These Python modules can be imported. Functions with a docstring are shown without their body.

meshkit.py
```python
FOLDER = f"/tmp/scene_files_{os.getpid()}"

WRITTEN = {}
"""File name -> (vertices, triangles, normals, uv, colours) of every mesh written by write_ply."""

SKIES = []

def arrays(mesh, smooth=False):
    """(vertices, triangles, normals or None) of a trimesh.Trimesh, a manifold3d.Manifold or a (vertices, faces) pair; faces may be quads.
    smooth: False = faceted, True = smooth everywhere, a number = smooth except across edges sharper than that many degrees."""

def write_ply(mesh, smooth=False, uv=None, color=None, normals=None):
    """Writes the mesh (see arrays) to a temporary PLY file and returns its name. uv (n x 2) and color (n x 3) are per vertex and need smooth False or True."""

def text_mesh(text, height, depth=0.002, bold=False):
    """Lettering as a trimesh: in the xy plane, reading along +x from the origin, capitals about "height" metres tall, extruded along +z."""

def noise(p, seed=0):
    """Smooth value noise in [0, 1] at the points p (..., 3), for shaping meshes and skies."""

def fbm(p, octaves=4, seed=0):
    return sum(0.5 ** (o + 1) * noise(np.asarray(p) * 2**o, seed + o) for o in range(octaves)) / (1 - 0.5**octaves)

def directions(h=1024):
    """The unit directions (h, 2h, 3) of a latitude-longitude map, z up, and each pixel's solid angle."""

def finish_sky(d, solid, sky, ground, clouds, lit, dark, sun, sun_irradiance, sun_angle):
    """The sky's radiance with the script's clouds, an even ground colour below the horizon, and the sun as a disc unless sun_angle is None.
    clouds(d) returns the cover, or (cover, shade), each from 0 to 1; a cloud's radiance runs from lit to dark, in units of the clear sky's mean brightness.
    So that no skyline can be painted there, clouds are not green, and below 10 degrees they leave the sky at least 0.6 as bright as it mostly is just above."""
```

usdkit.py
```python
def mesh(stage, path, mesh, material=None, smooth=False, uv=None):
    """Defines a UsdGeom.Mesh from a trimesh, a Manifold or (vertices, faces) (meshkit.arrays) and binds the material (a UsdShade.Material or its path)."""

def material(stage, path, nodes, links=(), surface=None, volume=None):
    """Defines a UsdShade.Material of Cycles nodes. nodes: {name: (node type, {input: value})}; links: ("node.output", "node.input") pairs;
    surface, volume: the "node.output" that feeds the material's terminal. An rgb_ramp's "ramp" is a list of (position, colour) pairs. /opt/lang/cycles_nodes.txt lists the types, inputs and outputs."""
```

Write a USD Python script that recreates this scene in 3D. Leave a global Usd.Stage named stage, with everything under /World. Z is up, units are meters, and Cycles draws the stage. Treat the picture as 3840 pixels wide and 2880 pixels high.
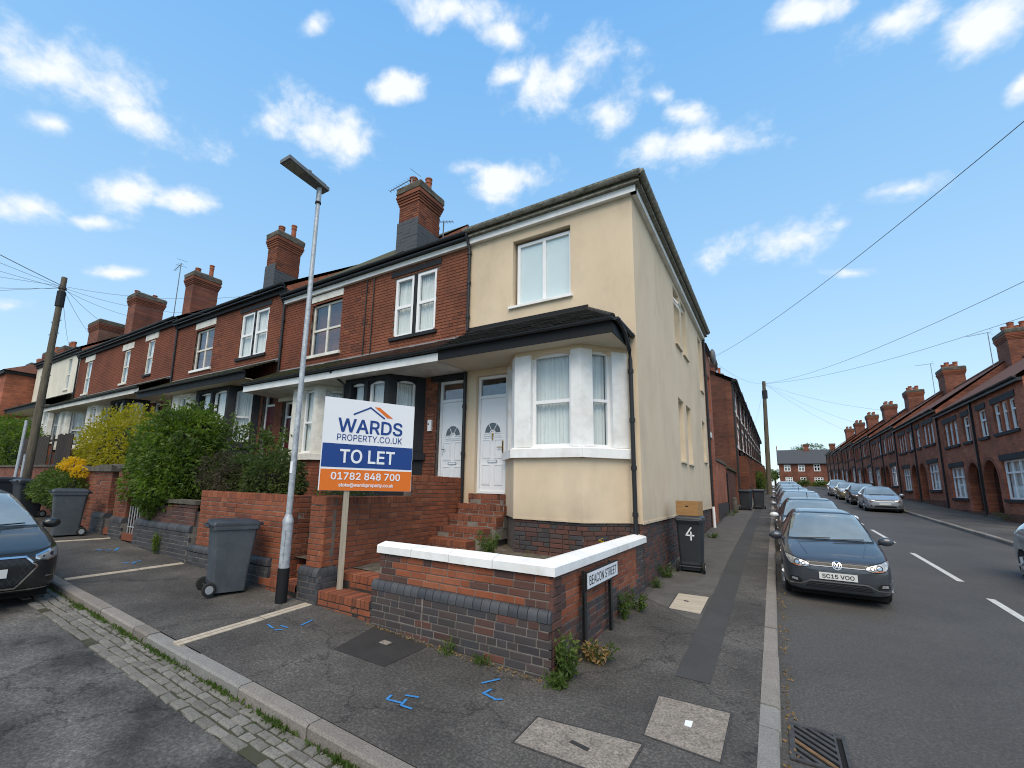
import math, random
import numpy as np, trimesh, manifold3d, shapely
from shapely.geometry import Polygon, box as sbox, LineString, Point
from shapely.ops import unary_union
from scipy.interpolate import PchipInterpolator
from pxr import Usd, UsdGeom, UsdLux, UsdShade, Gf, Sdf, Vt
import usdkit, meshkit

stage = Usd.Stage.CreateInMemory()
UsdGeom.SetStageUpAxis(stage, 'Z'); UsdGeom.SetStageMetersPerUnit(stage, 1.0)
UsdGeom.Xform.Define(stage, '/World')
random.seed(7)
rng = np.random.default_rng(11)

# ------------------------------------------------------------------ camera
CAM_H = 1.75
YAW, PITCH, ROLL = 0.577513552, 0.170682361, 0.0248102002
FPX, CXP, CYP = 1693.0495, 1796.0793, 1529.9364          # in pixels of a 3840 wide picture
_f = np.array([-math.sin(YAW)*math.cos(PITCH), math.cos(YAW)*math.cos(PITCH), math.sin(PITCH)])
_r0 = np.array([math.cos(YAW), math.sin(YAW), 0.0]); _u0 = np.cross(_r0, _f)
_r = math.cos(ROLL)*_r0 + math.sin(ROLL)*_u0; _u = np.cross(_r, _f)
cam = UsdGeom.Camera.Define(stage, '/World/camera')
cam.AddTransformOp().Set(Gf.Matrix4d(*[float(v) for v in (*_r, 0, *_u, 0, *(-_f), 0, 0, 0, CAM_H, 1)]))
cam.CreateHorizontalApertureAttr(36.0); cam.CreateVerticalApertureAttr(27.0)
cam.CreateFocalLengthAttr(36.0*FPX/3840)
cam.CreateHorizontalApertureOffsetAttr((1920-CXP)/3840*36.0)
cam.CreateVerticalApertureOffsetAttr((CYP-1440)/3840*36.0)
cam.CreateFStopAttr(0.0); cam.CreateFocusDistanceAttr(6.0)
cam.CreateClippingRangeAttr(Gf.Vec2f(0.05, 5000))
cam.CreateExposureAttr(EXPOSURE := 1.17)

# ------------------------------------------------------------------ sky and sun
SUN_DIR = np.array([0.27, -0.64, 0.95]); SUN_DIR /= np.linalg.norm(SUN_DIR)
sun_el = math.asin(SUN_DIR[2]); sun_rot = math.atan2(SUN_DIR[0], SUN_DIR[1])
# clouds: direction of the centre, direction of the long axis, half lengths, density
CLOUDS = [((-0.8161, 0.1344, 0.5621), (0.2260, 0.9694, 0.0963), 0.1387, 0.0354, 1.10),
          ((-0.7992, 0.2254, 0.5573), (0.3974, 0.8937, 0.2084), 0.0742, 0.0256, 0.70),
          ((-0.8502, 0.1406, 0.5074), (0.3666, 0.8497, 0.3789), 0.0316, 0.0147, 0.65),
          ((-0.6476, 0.4417, 0.6209), (0.6462, 0.7501, 0.1405), 0.0983, 0.0301, 1.00),
          ((-0.6539, 0.4057, 0.6386), (0.6039, 0.7884, 0.1175), 0.0663, 0.0308, 0.55),
          ((-0.5177, 0.4964, 0.6968), (0.8086, 0.5501, 0.2089), 0.0459, 0.0188, 0.80),
          ((-0.5794, 0.3611, 0.7307), (0.7563, 0.5725, 0.3167), 0.0318, 0.0151, 0.75),
          ((-0.3869, 0.4939, 0.7787), (0.7780, 0.6281, -0.0119), 0.1086, 0.0181, 0.90),
          ((-0.2653, 0.6526, 0.7097), (0.9466, 0.3162, 0.0632), 0.0983, 0.0359, 1.05),
          ((-0.3416, 0.6037, 0.7203), (0.9127, 0.3960, 0.1010), 0.0395, 0.0158, 0.60),
          ((-0.2059, 0.7117, 0.6716), (0.9668, 0.2540, 0.0272), 0.0589, 0.0263, 0.85),
          ((-0.1154, 0.7322, 0.6713), (0.9239, 0.3274, -0.1982), 0.0330, 0.0173, 0.70),
          ((-0.0436, 0.7964, 0.6032), (0.9608, 0.1988, -0.1931), 0.0829, 0.0252, 1.00),
          ((-0.0772, 0.7622, 0.6427), (0.8057, 0.4274, -0.4101), 0.0571, 0.0244, 0.65),
          ((-0.1500, 0.7742, 0.6150), (0.9719, 0.0012, 0.2356), 0.0569, 0.0235, 0.55),
          ((-0.4078, 0.6894, 0.5987), (0.8771, 0.4781, 0.0469), 0.0814, 0.0273, 0.90),
          ((-0.4672, 0.6382, 0.6119), (0.8513, 0.5116, 0.1163), 0.0499, 0.0174, 0.60),
          ((0.0875, 0.7149, 0.6937), (0.9704, 0.0961, -0.2214), 0.0589, 0.0164, 0.75),
          ((0.1836, 0.7410, 0.6459), (0.9780, -0.2038, -0.0441), 0.0552, 0.0234, 0.90),
          ((0.2739, 0.7534, 0.5978), (0.9344, -0.0612, -0.3509), 0.0431, 0.0279, 0.80),
          ((0.0421, 0.8983, 0.4373), (0.9990, -0.0312, -0.0320), 0.0942, 0.0262, 0.90),
          ((0.1215, 0.8903, 0.4389), (0.9869, -0.0609, -0.1496), 0.0348, 0.0159, 0.55),
          ((0.1960, 0.8654, 0.4612), (0.9796, -0.1515, -0.1321), 0.0442, 0.0145, 0.65),
          ((-0.9067, 0.1495, 0.3943), (0.2861, 0.9050, 0.3148), 0.0474, 0.0211, 0.85),
          ((-0.8920, 0.2107, 0.3999), (0.3375, 0.8991, 0.2790), 0.0350, 0.0113, 0.60),
          ((-0.8564, 0.2370, 0.4587), (0.4823, 0.6842, 0.5469), 0.0526, 0.0251, 0.70),
          ((-0.8230, 0.3142, 0.4733), (0.4530, 0.8657, 0.2130), 0.0489, 0.0193, 0.65),
          ((-0.9553, 0.1548, 0.2519), (0.2272, 0.9295, 0.2904), 0.0305, 0.0125, 0.50),
          ((0.1330, 0.9219, 0.3639), (0.9657, -0.0380, -0.2568), 0.0409, 0.0105, 0.38),
          ((-0.9013, 0.2684, 0.3400), (0.3714, 0.8828, 0.2877), 0.0587, 0.0107, 0.35),
          ((0.3035, 0.7948, 0.5255), (0.8776, -0.0183, -0.4791), 0.0168, 0.0183, 0.60),
          ((-0.3340, 0.5562, 0.7610), (0.7159, 0.6748, -0.1790), 0.0499, 0.0202, 0.45)]
def build_sky():
    from scipy.spatial.transform import Rotation
    n, l = {}, []
    n['tc'] = ('texture_coordinate', {})
    n['sky'] = ('sky_texture', {'sky_type': 'single_scattering', 'sun_disc': False, 'sun_elevation': sun_el, 'sun_rotation': sun_rot, 'air_density': 1.0, 'aerosol_density': 0.6, 'ozone_density': 3.0, 'altitude': 200.0})
    n['sep'] = ('separate_xyz', {}); l.append(('tc.generated', 'sep.vector'))
    n['clear'] = ('rgb_ramp', {'ramp': [(0, (2.6, 3.1, 3.4)), (.06, (2.45, 3.05, 3.45)), (.2, (1.9, 2.8, 3.5)), (.4, (1.4, 2.5, 3.6)), (.62, (1.0, 2.2, 3.65)), (.8, (.7, 1.9, 3.6)), (1, (.5, 1.6, 3.3))]})
    l.append(('sep.z', 'clear.fac'))
    n['air'] = ('mix', {'fac': .75}); l += [('sky.color', 'air.color1'), ('clear.color', 'air.color2')]
    # soft cumulus: ellipses broken up by noise; more of them go on round the sky behind the camera
    items = [(np.array(c), np.array(e1), ra, rb, dens) for c, e1, ra, rb, dens in CLOUDS]
    r2 = np.random.default_rng(5)
    while len(items) < len(CLOUDS)+7:
        az, el = r2.uniform(0, 2*math.pi), r2.uniform(.12, 1.1)
        c = np.array([math.cos(el)*math.cos(az), math.cos(el)*math.sin(az), math.sin(el)])
        if c @ _f > .35: continue
        e1 = np.cross([0, 0, 1.], c); e1 /= np.linalg.norm(e1)
        items.append((c, e1, r2.uniform(.3, .6), r2.uniform(.1, .2), r2.uniform(.6, 1)))
    prev = None
    for i, (c, e1, ra, rb, dens) in enumerate(items):
        e2 = np.cross(c, e1); q = .85+.55*dens
        eul = Rotation.from_matrix(np.stack([e1, e2, c], 1)).as_euler('xyz')
        n[f'm{i}'] = ('mapping', {'mapping_type': 'texture', 'location': tuple(c), 'rotation': tuple(eul), 'scale': (ra*q*.98, rb*q*1.12, .35)})
        n[f'd{i}'] = ('vector_math', {'math_type': 'length'})
        l += [('tc.generated', f'm{i}.vector'), (f'm{i}.vector', f'd{i}.vector1')]
        if prev:
            n[f'x{i}'] = ('math', {'math_type': 'minimum'}); l += [(f'{prev}.value', f'x{i}.value1'), (f'd{i}.value', f'x{i}.value2')]; prev = f'x{i}'
        else:
            prev = f'd{i}'
    n['inv'] = ('math', {'math_type': 'multiply_add', 'value2': -1.0, 'value3': 1.0}); l.append((f'{prev}.value', 'inv.value1')); prev = 'inv'
    n['st'] = ('mapping', {'scale': (1, 1, 1.35)}); l.append(('tc.generated', 'st.vector'))
    n['n1'] = ('noise_texture', {'scale': 10.5, 'detail': 9.0, 'roughness': .60, 'distortion': .12}); l.append(('st.vector', 'n1.vector'))
    n['amp'] = ('math', {'math_type': 'multiply_add', 'value2': 3.4, 'value3': -1.72}); l.append(('n1.fac', 'amp.value1'))
    n['sum'] = ('math', {'math_type': 'add'}); l += [('amp.value', 'sum.value1'), (f'{prev}.value', 'sum.value2')]
    n['cov'] = ('map_range', {'range_type': 'smoothstep', 'from_min': -.08, 'from_max': 1.0, 'to_min': 0.0, 'to_max': .93, 'clamp': True}); l.append(('sum.value', 'cov.value'))
    n['sh'] = ('map_range', {'from_min': .2, 'from_max': 1.0, 'clamp': True}); l.append(('sum.value', 'sh.value'))
    n['cc'] = ('mix', {'color1': (2.9, 3.3, 3.75), 'color2': (3.75, 3.85, 3.95)}); l.append(('sh.result', 'cc.fac'))
    n['all'] = ('mix', {}); l += [('cov.result', 'all.fac'), ('air.color', 'all.color1'), ('cc.color', 'all.color2')]
    n['bg'] = ('background_shader', {'strength': 0.122}); l.append(('all.color', 'bg.color'))
    return n, l
_n, _l = build_sky()
usdkit.material(stage, '/World/Looks/sky_mat', _n, _l, surface='bg.background')
dome = UsdLux.DomeLight.Define(stage, '/World/sky')
UsdShade.MaterialBindingAPI.Apply(dome.GetPrim()).Bind(UsdShade.Material.Get(stage, '/World/Looks/sky_mat'))
dome.GetPrim().SetCustomDataByKey('kind', 'structure')
sun = UsdLux.DistantLight.Define(stage, '/World/sun')
sun.CreateNormalizeAttr(True); sun.CreateIntensityAttr(0.4); sun.CreateAngleAttr(50.0); sun.CreateColorAttr(Gf.Vec3f(1.0, 0.86, 0.67))
_z = SUN_DIR; _x = np.cross([0, 0, 1.0], _z); _x /= np.linalg.norm(_x); _y = np.cross(_z, _x)
sun.AddTransformOp().Set(Gf.Matrix4d(*[float(v) for v in (*_x, 0, *_y, 0, *_z, 0, 0, 0, 30, 1)]))
# ------------------------------------------------------------------ naming and building helpers
_count = {}
def numbered(parent, name):
    k = (parent, name); i = _count.get(k, 0); _count[k] = i+1
    return f'{parent}/{name}' if i == 0 else f'{parent}/{name}_{i:03d}'
ORIGIN = {}
def tag(path, label=None, cat=None, group=None, kind=None):
    p = stage.GetPrimAtPath(path)
    for k, v in (('label', label), ('category', cat), ('group', group), ('kind', kind)):
        if v: p.SetCustomDataByKey(k, v)
def thing(name, label, cat, at=(0, 0, 0), group=None, kind=None, rotz=0.0):
    """An Xform at the thing's base; what emit() puts under it is given in world coordinates (before rotz)."""
    path = numbered('/World', name); x = UsdGeom.Xform.Define(stage, path)
    x.AddTranslateOp().Set(Gf.Vec3d(*map(float, at)))
    if rotz: x.AddRotateZOp().Set(float(rotz))
    ORIGIN[path] = np.array(at, float); tag(path, label, cat, group, kind)
    return path
def structure(name, label=None):
    path = numbered('/World', name); UsdGeom.Xform.Define(stage, path); ORIGIN[path] = np.zeros(3); tag(path, label, None, None, 'structure')
    return path
def copy_of(src, name, label, cat, at, group=None, rotz=0.0):
    path = numbered('/World', name); x = UsdGeom.Xform.Define(stage, path)
    p = x.GetPrim(); p.GetReferences().AddInternalReference(src); p.SetInstanceable(True)
    x.ClearXformOpOrder()
    x.AddTranslateOp().Set(Gf.Vec3d(*map(float, at)))
    x.AddRotateZOp().Set(float(rotz))
    tag(path, label, cat, group)
    return path
class MB:
    """Collects triangles in world coordinates."""
    def __init__(s): s.v, s.f, s.n = [], [], 0
    def add(s, v, f):
        v = np.asarray(v, float); f = np.asarray(f, int)
        if f.shape[1] == 4: f = np.vstack([f[:, [0, 1, 2]], f[:, [0, 2, 3]]])
        s.v.append(v); s.f.append(f+s.n); s.n += len(v); return s
    def tm(s, m): return s.add(m.vertices, m.faces)
    def box(s, a, b):
        a, b = np.minimum(a, b), np.maximum(a, b)
        v = np.array([[x, y, z] for x in (a[0], b[0]) for y in (a[1], b[1]) for z in (a[2], b[2])])
        return s.add(v, BOXF)
    def tube(s, pts, r, n=8, caps=True):
        p = np.asarray(pts, float); r = np.broadcast_to(r, (len(p),)); t = np.gradient(p, axis=0); t /= np.linalg.norm(t, axis=1, keepdims=True)+1e-12
        ref = np.where(np.abs(t[:, 2:]) < .9, [0, 0, 1.], [1., 0, 0]); a = np.cross(t, ref); a /= np.linalg.norm(a, axis=1, keepdims=True); b = np.cross(t, a)
        g = np.arange(n)*2*math.pi/n
        v = (p[:, None]+r[:, None, None]*(np.cos(g)[None, :, None]*a[:, None]+np.sin(g)[None, :, None]*b[:, None])).reshape(-1, 3)
        f = [[i*n+j, i*n+(j+1) % n, (i+1)*n+(j+1) % n, (i+1)*n+j] for i in range(len(p)-1) for j in range(n)]
        s.add(v, f)
        if caps:
            for i, o in ((0, 1), (len(p)-1, -1)):
                s.add(np.vstack([v[i*n:(i+1)*n], p[i]]), [[(j+1) % n, j, n][::o] for j in range(n)])
        return s
    def mesh(s): return np.vstack(s.v), np.vstack(s.f)
BOXF = np.array([[0, 1, 3, 2], [4, 6, 7, 5], [0, 4, 5, 1], [2, 3, 7, 6], [0, 2, 6, 4], [1, 5, 7, 3]])
def emit(parent, name, m, material, smooth=False, label=None, kind=None):
    top = '/'.join(parent.split('/')[:3])
    if isinstance(m, MB): v, f = m.mesh()
    elif isinstance(m, trimesh.Trimesh): v, f = np.array(m.vertices), np.array(m.faces)
    else: v, f, _ = meshkit.arrays(m)
    path = numbered(parent, name)
    usdkit.mesh(stage, path, (v-ORIGIN.get(top, np.zeros(3)), f), '/World/Looks/'+material, smooth)
    if label: stage.GetPrimAtPath(path).SetCustomDataByKey('label', label)
    if kind: stage.GetPrimAtPath(path).SetCustomDataByKey('kind', kind)
    return path
def single(name, label, cat, m, material, smooth=False, group=None, kind=None):
    path = emit('/World', name, m, material, smooth); tag(path, label, cat, group, kind); return path
def sub(parent, name):
    path = numbered(parent, name); UsdGeom.Xform.Define(stage, path); return path

class Frame:
    """Wall coordinates: u along the wall, n outwards, z up."""
    def __init__(s, o, u): s.o = np.array(o, float); s.u = np.array([*u, 0.])/np.hypot(*u); s.nn = np.array([s.u[1], -s.u[0], 0.])
    def P(s, u, n, z): return s.o + u*s.u + n*s.nn + np.array([0, 0, z])
    def pts(s, a): a = np.asarray(a, float); return s.o + a[:, :1]*s.u + a[:, 1:2]*s.nn + a[:, 2:]*np.array([0, 0, 1.])
    def box(s, mb, u0, u1, n0, n1, z0, z1):
        u0, u1 = sorted((u0, u1)); n0, n1 = sorted((n0, n1)); z0, z1 = sorted((z0, z1))
        v = np.array([[x, y, z] for x in (u0, u1) for y in (n0, n1) for z in (z0, z1)]); f = BOXF[:, ::-1]
        return mb.add(s.pts(v), f)
    def slab(s, mb, poly, n0, n1):
        """A polygon in (u, z), extruded from n0 to n1."""
        for g in getattr(poly, 'geoms', [poly]):
            if g.is_empty or g.area < 1e-5: continue
            m = trimesh.creation.extrude_polygon(g, abs(n1-n0), engine='earcut'); v = np.array(m.vertices)
            mb.add(s.pts(np.stack([v[:, 0], min(n0, n1)+v[:, 2], v[:, 1]], 1)), m.faces)
        return mb
    def prism(s, mb, prof, u0, u1):
        """A profile in (n, z), extruded along u."""
        m = trimesh.creation.extrude_polygon(Polygon(prof), abs(u1-u0), engine='earcut'); v = np.array(m.vertices)
        return mb.add(s.pts(np.stack([min(u0, u1)+v[:, 2], v[:, 0], v[:, 1]], 1)), m.faces[:, ::-1])

# ------------------------------------------------------------------ materials
def L(name): return '/World/Looks/'+name
def srgb(r, g, b): return tuple(((c/255+.055)/1.055)**2.4 if c > 10 else c/255/12.92 for c in (r, g, b))
def pbr(name, cols, rough=.8, scale=4.0, detail=6.0, grain=None, grain_scale=120.0, bump=0.0, bump_scale=90.0, bump_dist=.004, spec=.4, metal=0.0, island=0.0, stretch=(1, 1, 1), coat=0.0, obj=False, dirt=None, dirt_scale=.8, zramp=None, cracks=0.0):
    """A noise driven surface: cols is one colour or a ramp; grain a second, fine ramp multiplied in; island varies it piece by piece; dirt a third, wide ramp multiplied in."""
    n = {'p': ('principled_bsdf', {'roughness': rough, 'specular_ior_level': spec, 'metallic': metal, 'coat_weight': coat, 'coat_roughness': .04})}; l = []
    n['g'] = ('geometry', {}); src = 'g.position'
    if obj: n['tcx'] = ('texture_coordinate', {}); src = 'tcx.object'
    if stretch != (1, 1, 1): n['mp'] = ('mapping', {'scale': stretch}); l.append((src, 'mp.vector')); src = 'mp.vector'
    if not isinstance(cols[0], (tuple, list)): cols = [(0, cols), (1, cols)]
    n['r'] = ('rgb_ramp', {'ramp': cols}); out = 'r.color'
    n['a'] = ('noise_texture', {'scale': scale, 'detail': detail, 'roughness': .6}); l += [(src, 'a.vector')]
    if island:
        n['oi'] = ('object_info', {}); n['ad'] = ('math', {'math_type': 'add'}); l += [('g.random_per_island', 'ad.value1'), ('oi.random', 'ad.value2')]
        n['fr'] = ('math', {'math_type': 'fraction'}); l.append(('ad.value', 'fr.value1'))
        n['mx'] = ('mix_float', {'fac': island}); l += [('a.fac', 'mx.a'), ('fr.value', 'mx.b'), ('mx.result', 'r.fac')]
    else:
        n['st'] = ('map_range', {'from_min': .28, 'from_max': .72, 'clamp': True}); l += [('a.fac', 'st.value'), ('st.result', 'r.fac')]
    for key, ramp, sc, det in (('gr', grain, grain_scale, 3.0), ('di', dirt, dirt_scale, 5.0)):
        if ramp:
            n[key+'n'] = ('noise_texture', {'scale': sc, 'detail': det, 'roughness': .65}); n[key+'r'] = ('rgb_ramp', {'ramp': ramp}); n[key+'m'] = ('mix', {'mix_type': 'multiply', 'fac': 1.0})
            l += [(src, key+'n.vector'), (key+'n.fac', key+'r.fac'), (out, key+'m.color1'), (key+'r.color', key+'m.color2')]; out = key+'m.color'
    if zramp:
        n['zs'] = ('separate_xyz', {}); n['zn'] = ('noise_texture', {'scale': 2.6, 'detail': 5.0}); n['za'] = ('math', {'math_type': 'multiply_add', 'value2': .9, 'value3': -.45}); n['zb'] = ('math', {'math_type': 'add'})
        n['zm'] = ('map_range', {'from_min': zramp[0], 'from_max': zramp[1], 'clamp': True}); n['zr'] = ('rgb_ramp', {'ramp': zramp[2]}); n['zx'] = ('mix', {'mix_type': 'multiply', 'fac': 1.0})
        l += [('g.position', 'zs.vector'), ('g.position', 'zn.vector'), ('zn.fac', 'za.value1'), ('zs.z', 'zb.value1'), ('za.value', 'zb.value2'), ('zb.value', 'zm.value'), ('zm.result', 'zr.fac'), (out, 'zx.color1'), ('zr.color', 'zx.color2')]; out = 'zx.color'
    if cracks:
        n['cn'] = ('noise_texture', {'scale': 1.7, 'detail': 6.0, 'roughness': .7}); n['ca'] = ('vector_math', {'math_type': 'multiply_add', 'vector2': (.9, .9, 0)}); n['cv'] = ('voronoi_texture', {'feature': 'distance_to_edge', 'scale': cracks}); n['cm'] = ('map_range', {'from_min': .0, 'from_max': .011, 'to_min': .42, 'to_max': 1.0, 'clamp': True}); n['cx'] = ('mix', {'mix_type': 'multiply', 'fac': 1.0})
        l += [('g.position', 'cn.vector'), ('cn.color', 'ca.vector1'), ('g.position', 'ca.vector3'), ('ca.vector', 'cv.vector'), ('cv.distance', 'cm.value'), (out, 'cx.color1'), ('cm.result', 'cx.color2')]; out = 'cx.color'
    l.append((out, 'p.base_color'))
    if bump:
        n['bn'] = ('noise_texture', {'scale': bump_scale, 'detail': 4.0, 'roughness': .6}); n['b'] = ('bump', {'strength': bump, 'distance': bump_dist})
        l += [(src, 'bn.vector'), ('bn.fac', 'b.height'), ('b.normal', 'p.normal')]
    usdkit.material(stage, L(name), n, l, surface='p.BSDF'); return name
def gray(a): return (a, a, a)
GR = [(.3, gray(.78)), (.7, gray(1.12))]
BRICKS = [(0, (.070, .030, .022)), (.2, (.15, .052, .030)), (.45, (.225, .070, .035)), (.68, (.19, .058, .031)), (.86, (.26, .092, .048)), (1, (.10, .040, .028))]
pbr('brick_orange', [(0, (.11, .042, .030)), (.2, (.205, .064, .032)), (.45, (.275, .082, .036)), (.68, (.225, .067, .032)), (.88, (.305, .108, .055)), (1, (.14, .052, .036))], .85, 14, island=.8, bump=.5, grain=GR, dirt=[(.35, gray(.7)), (.6, gray(1.0))], dirt_scale=1.6)
pbr('brick_red', BRICKS, .88, 14, island=.8, bump=.5, grain=GR, dirt=[(.32, gray(.62)), (.6, gray(1.0))], dirt_scale=.9)
pbr('brick_dark', [(0, (.036, .032, .033)), (.3, (.056, .046, .045)), (.55, (.048, .046, .050)), (.8, (.072, .050, .044)), (1, (.055, .054, .058))], .6, 14, island=.85, bump=.4, grain=GR)
pbr('brick_blue', [(0, (.038, .040, .046)), (.5, (.056, .058, .064)), (1, (.075, .075, .080))], .5, 14, island=.8, bump=.3, grain=GR)
pbr('brick_brown', [(0, (.055, .030, .026)), (.4, (.085, .042, .034)), (.7, (.12, .050, .036)), (1, (.06, .042, .040))], .8, 14, island=.85, bump=.5, grain=GR)
pbr('mortar', [(0, (.13, .115, .10)), (1, (.24, .215, .19))], .95, 9, bump=.5, grain=GR)
pbr('mortar_dark', [(0, (.075, .062, .055)), (1, (.15, .125, .108))], .95, 9, bump=.4)
pbr('mortar_black', [(0, (.018, .017, .016)), (1, (.04, .036, .033))], .95, 9)
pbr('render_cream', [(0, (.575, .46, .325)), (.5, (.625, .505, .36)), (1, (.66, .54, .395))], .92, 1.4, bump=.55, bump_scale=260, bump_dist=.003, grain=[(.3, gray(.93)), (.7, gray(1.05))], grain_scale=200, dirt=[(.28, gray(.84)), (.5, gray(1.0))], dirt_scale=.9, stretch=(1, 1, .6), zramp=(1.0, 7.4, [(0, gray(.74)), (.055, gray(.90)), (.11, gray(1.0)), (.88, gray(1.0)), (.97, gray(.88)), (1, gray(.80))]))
pbr('soffit_cream', [(0, (.50, .44, .34)), (1, (.60, .53, .41))], .8, 2)
pbr('white_paint', [(0, (.66, .65, .62)), (.6, (.78, .78, .77)), (1, (.80, .80, .79))], .55, 3, dirt=[(.25, gray(.86)), (.5, gray(1.0))], dirt_scale=4, bump=.15, bump_scale=60)
pbr('white_upvc', [(0, (.74, .74, .74)), (1, (.80, .80, .80))], .3, 5, coat=.1)
pbr('old_white', [(0, (.52, .50, .45)), (.6, (.68, .66, .60)), (1, (.74, .73, .68))], .7, 4, dirt=[(.3, gray(.8)), (.55, gray(1.0))], dirt_scale=3)
pbr('cream_paint', [(0, (.60, .56, .46)), (1, (.72, .68, .58))], .7, 2.0, dirt=[(.3, gray(.84)), (.6, gray(1.0))], dirt_scale=1.2, stretch=(1, 1, .5))
pbr('black_paint', (.010, .010, .011), .6, 5, bump=.1, spec=.25)
pbr('black_gutter', (.013, .014, .016), .45, 5)
pbr('dark_paint', [(0, (.014, .015, .018)), (1, (.022, .024, .028))], .65, 5, bump=.2, spec=.25)
pbr('gutter_mossy', [(0, (.10, .10, .075)), (.5, (.22, .21, .17)), (1, (.34, .33, .28))], .8, 10, detail=8, grain=[(.35, gray(.6)), (.65, gray(1.1))], grain_scale=40)
pbr('tile_grey', [(0, (.020, .018, .017)), (.5, (.038, .034, .030)), (1, (.060, .052, .044))], .85, 20, island=.7, grain=[(.3, gray(.6)), (.75, gray(1.3))], grain_scale=60, bump=.5)
pbr('tile_brown', [(0, (.045, .025, .018)), (.5, (.085, .040, .026)), (1, (.11, .058, .038))], .85, 20, island=.7, grain=[(.3, gray(.6)), (.75, gray(1.3))], grain_scale=60, bump=.5)
pbr('tile_moss', [(0, (.05, .055, .018)), (.4, (.085, .085, .03)), (.7, (.06, .045, .032)), (1, (.10, .055, .038))], .95, 9, grain=[(.3, gray(.5)), (.75, gray(1.3))], grain_scale=50, bump=.8, bump_scale=40, bump_dist=.02)
pbr('roof_slate', [(0, (.030, .031, .034)), (1, (.060, .062, .066))], .6, 12, island=.5, stretch=(1, 1, 1))
pbr('roof_red', [(0, (.07, .030, .020)), (.5, (.13, .050, .030)), (1, (.17, .072, .046))], .9, 9, grain=[(.3, gray(.6)), (.75, gray(1.25))], grain_scale=14)
pbr('lead', [(0, (.16, .165, .175)), (1, (.28, .285, .30))], .55, 5, grain=GR, grain_scale=30)
pbr('slate_clad', [(0, (.045, .047, .052)), (1, (.085, .088, .096))], .6, 12, island=.7, bump=.4, grain=GR)
pbr('concrete_cap', [(0, (.045, .040, .030)), (.5, (.085, .077, .062)), (1, (.135, .124, .104))], .95, 6, bump=.6, bump_scale=30, bump_dist=.01)
pbr('terracotta', [(0, (.22, .065, .03)), (1, (.34, .11, .055))], .8, 8, grain=GR, grain_scale=30)
pbr('tarmac_pavement', [(0, (.040, .036, .032)), (.45, (.060, .055, .049)), (.8, (.078, .072, .065)), (1, (.11, .102, .092))], .82, 1.1, detail=9, grain=[(.25, gray(.5)), (.5, gray(.95)), (.76, gray(2.1))], grain_scale=48, bump=.7, bump_scale=110, bump_dist=.006, dirt=[(.3, gray(.66)), (.5, gray(1.0)), (.6, gray(1.18)), (.68, gray(1.6))], dirt_scale=.75, cracks=.55)
pbr('tarmac_patch', [(0, (.019, .0175, .016)), (1, (.033, .030, .028))], .8, 3, grain=[(.3, gray(.7)), (.75, gray(1.5))], grain_scale=110, bump=.5, bump_scale=130, bump_dist=.004)
pbr('tarmac_strip', [(0, (.038, .037, .036)), (1, (.052, .051, .049))], .85, 2, grain=[(.3, gray(.7)), (.75, gray(1.35))], grain_scale=110, bump=.5, bump_scale=130, bump_dist=.004)
pbr('tarmac_worn', [(0, (.066, .062, .056)), (.5, (.088, .082, .074)), (1, (.115, .108, .098))], .85, 3, detail=9, grain=[(.25, gray(.55)), (.55, gray(1.0)), (.8, gray(1.4))], grain_scale=70, bump=.6, bump_scale=110, bump_dist=.005)
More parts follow.
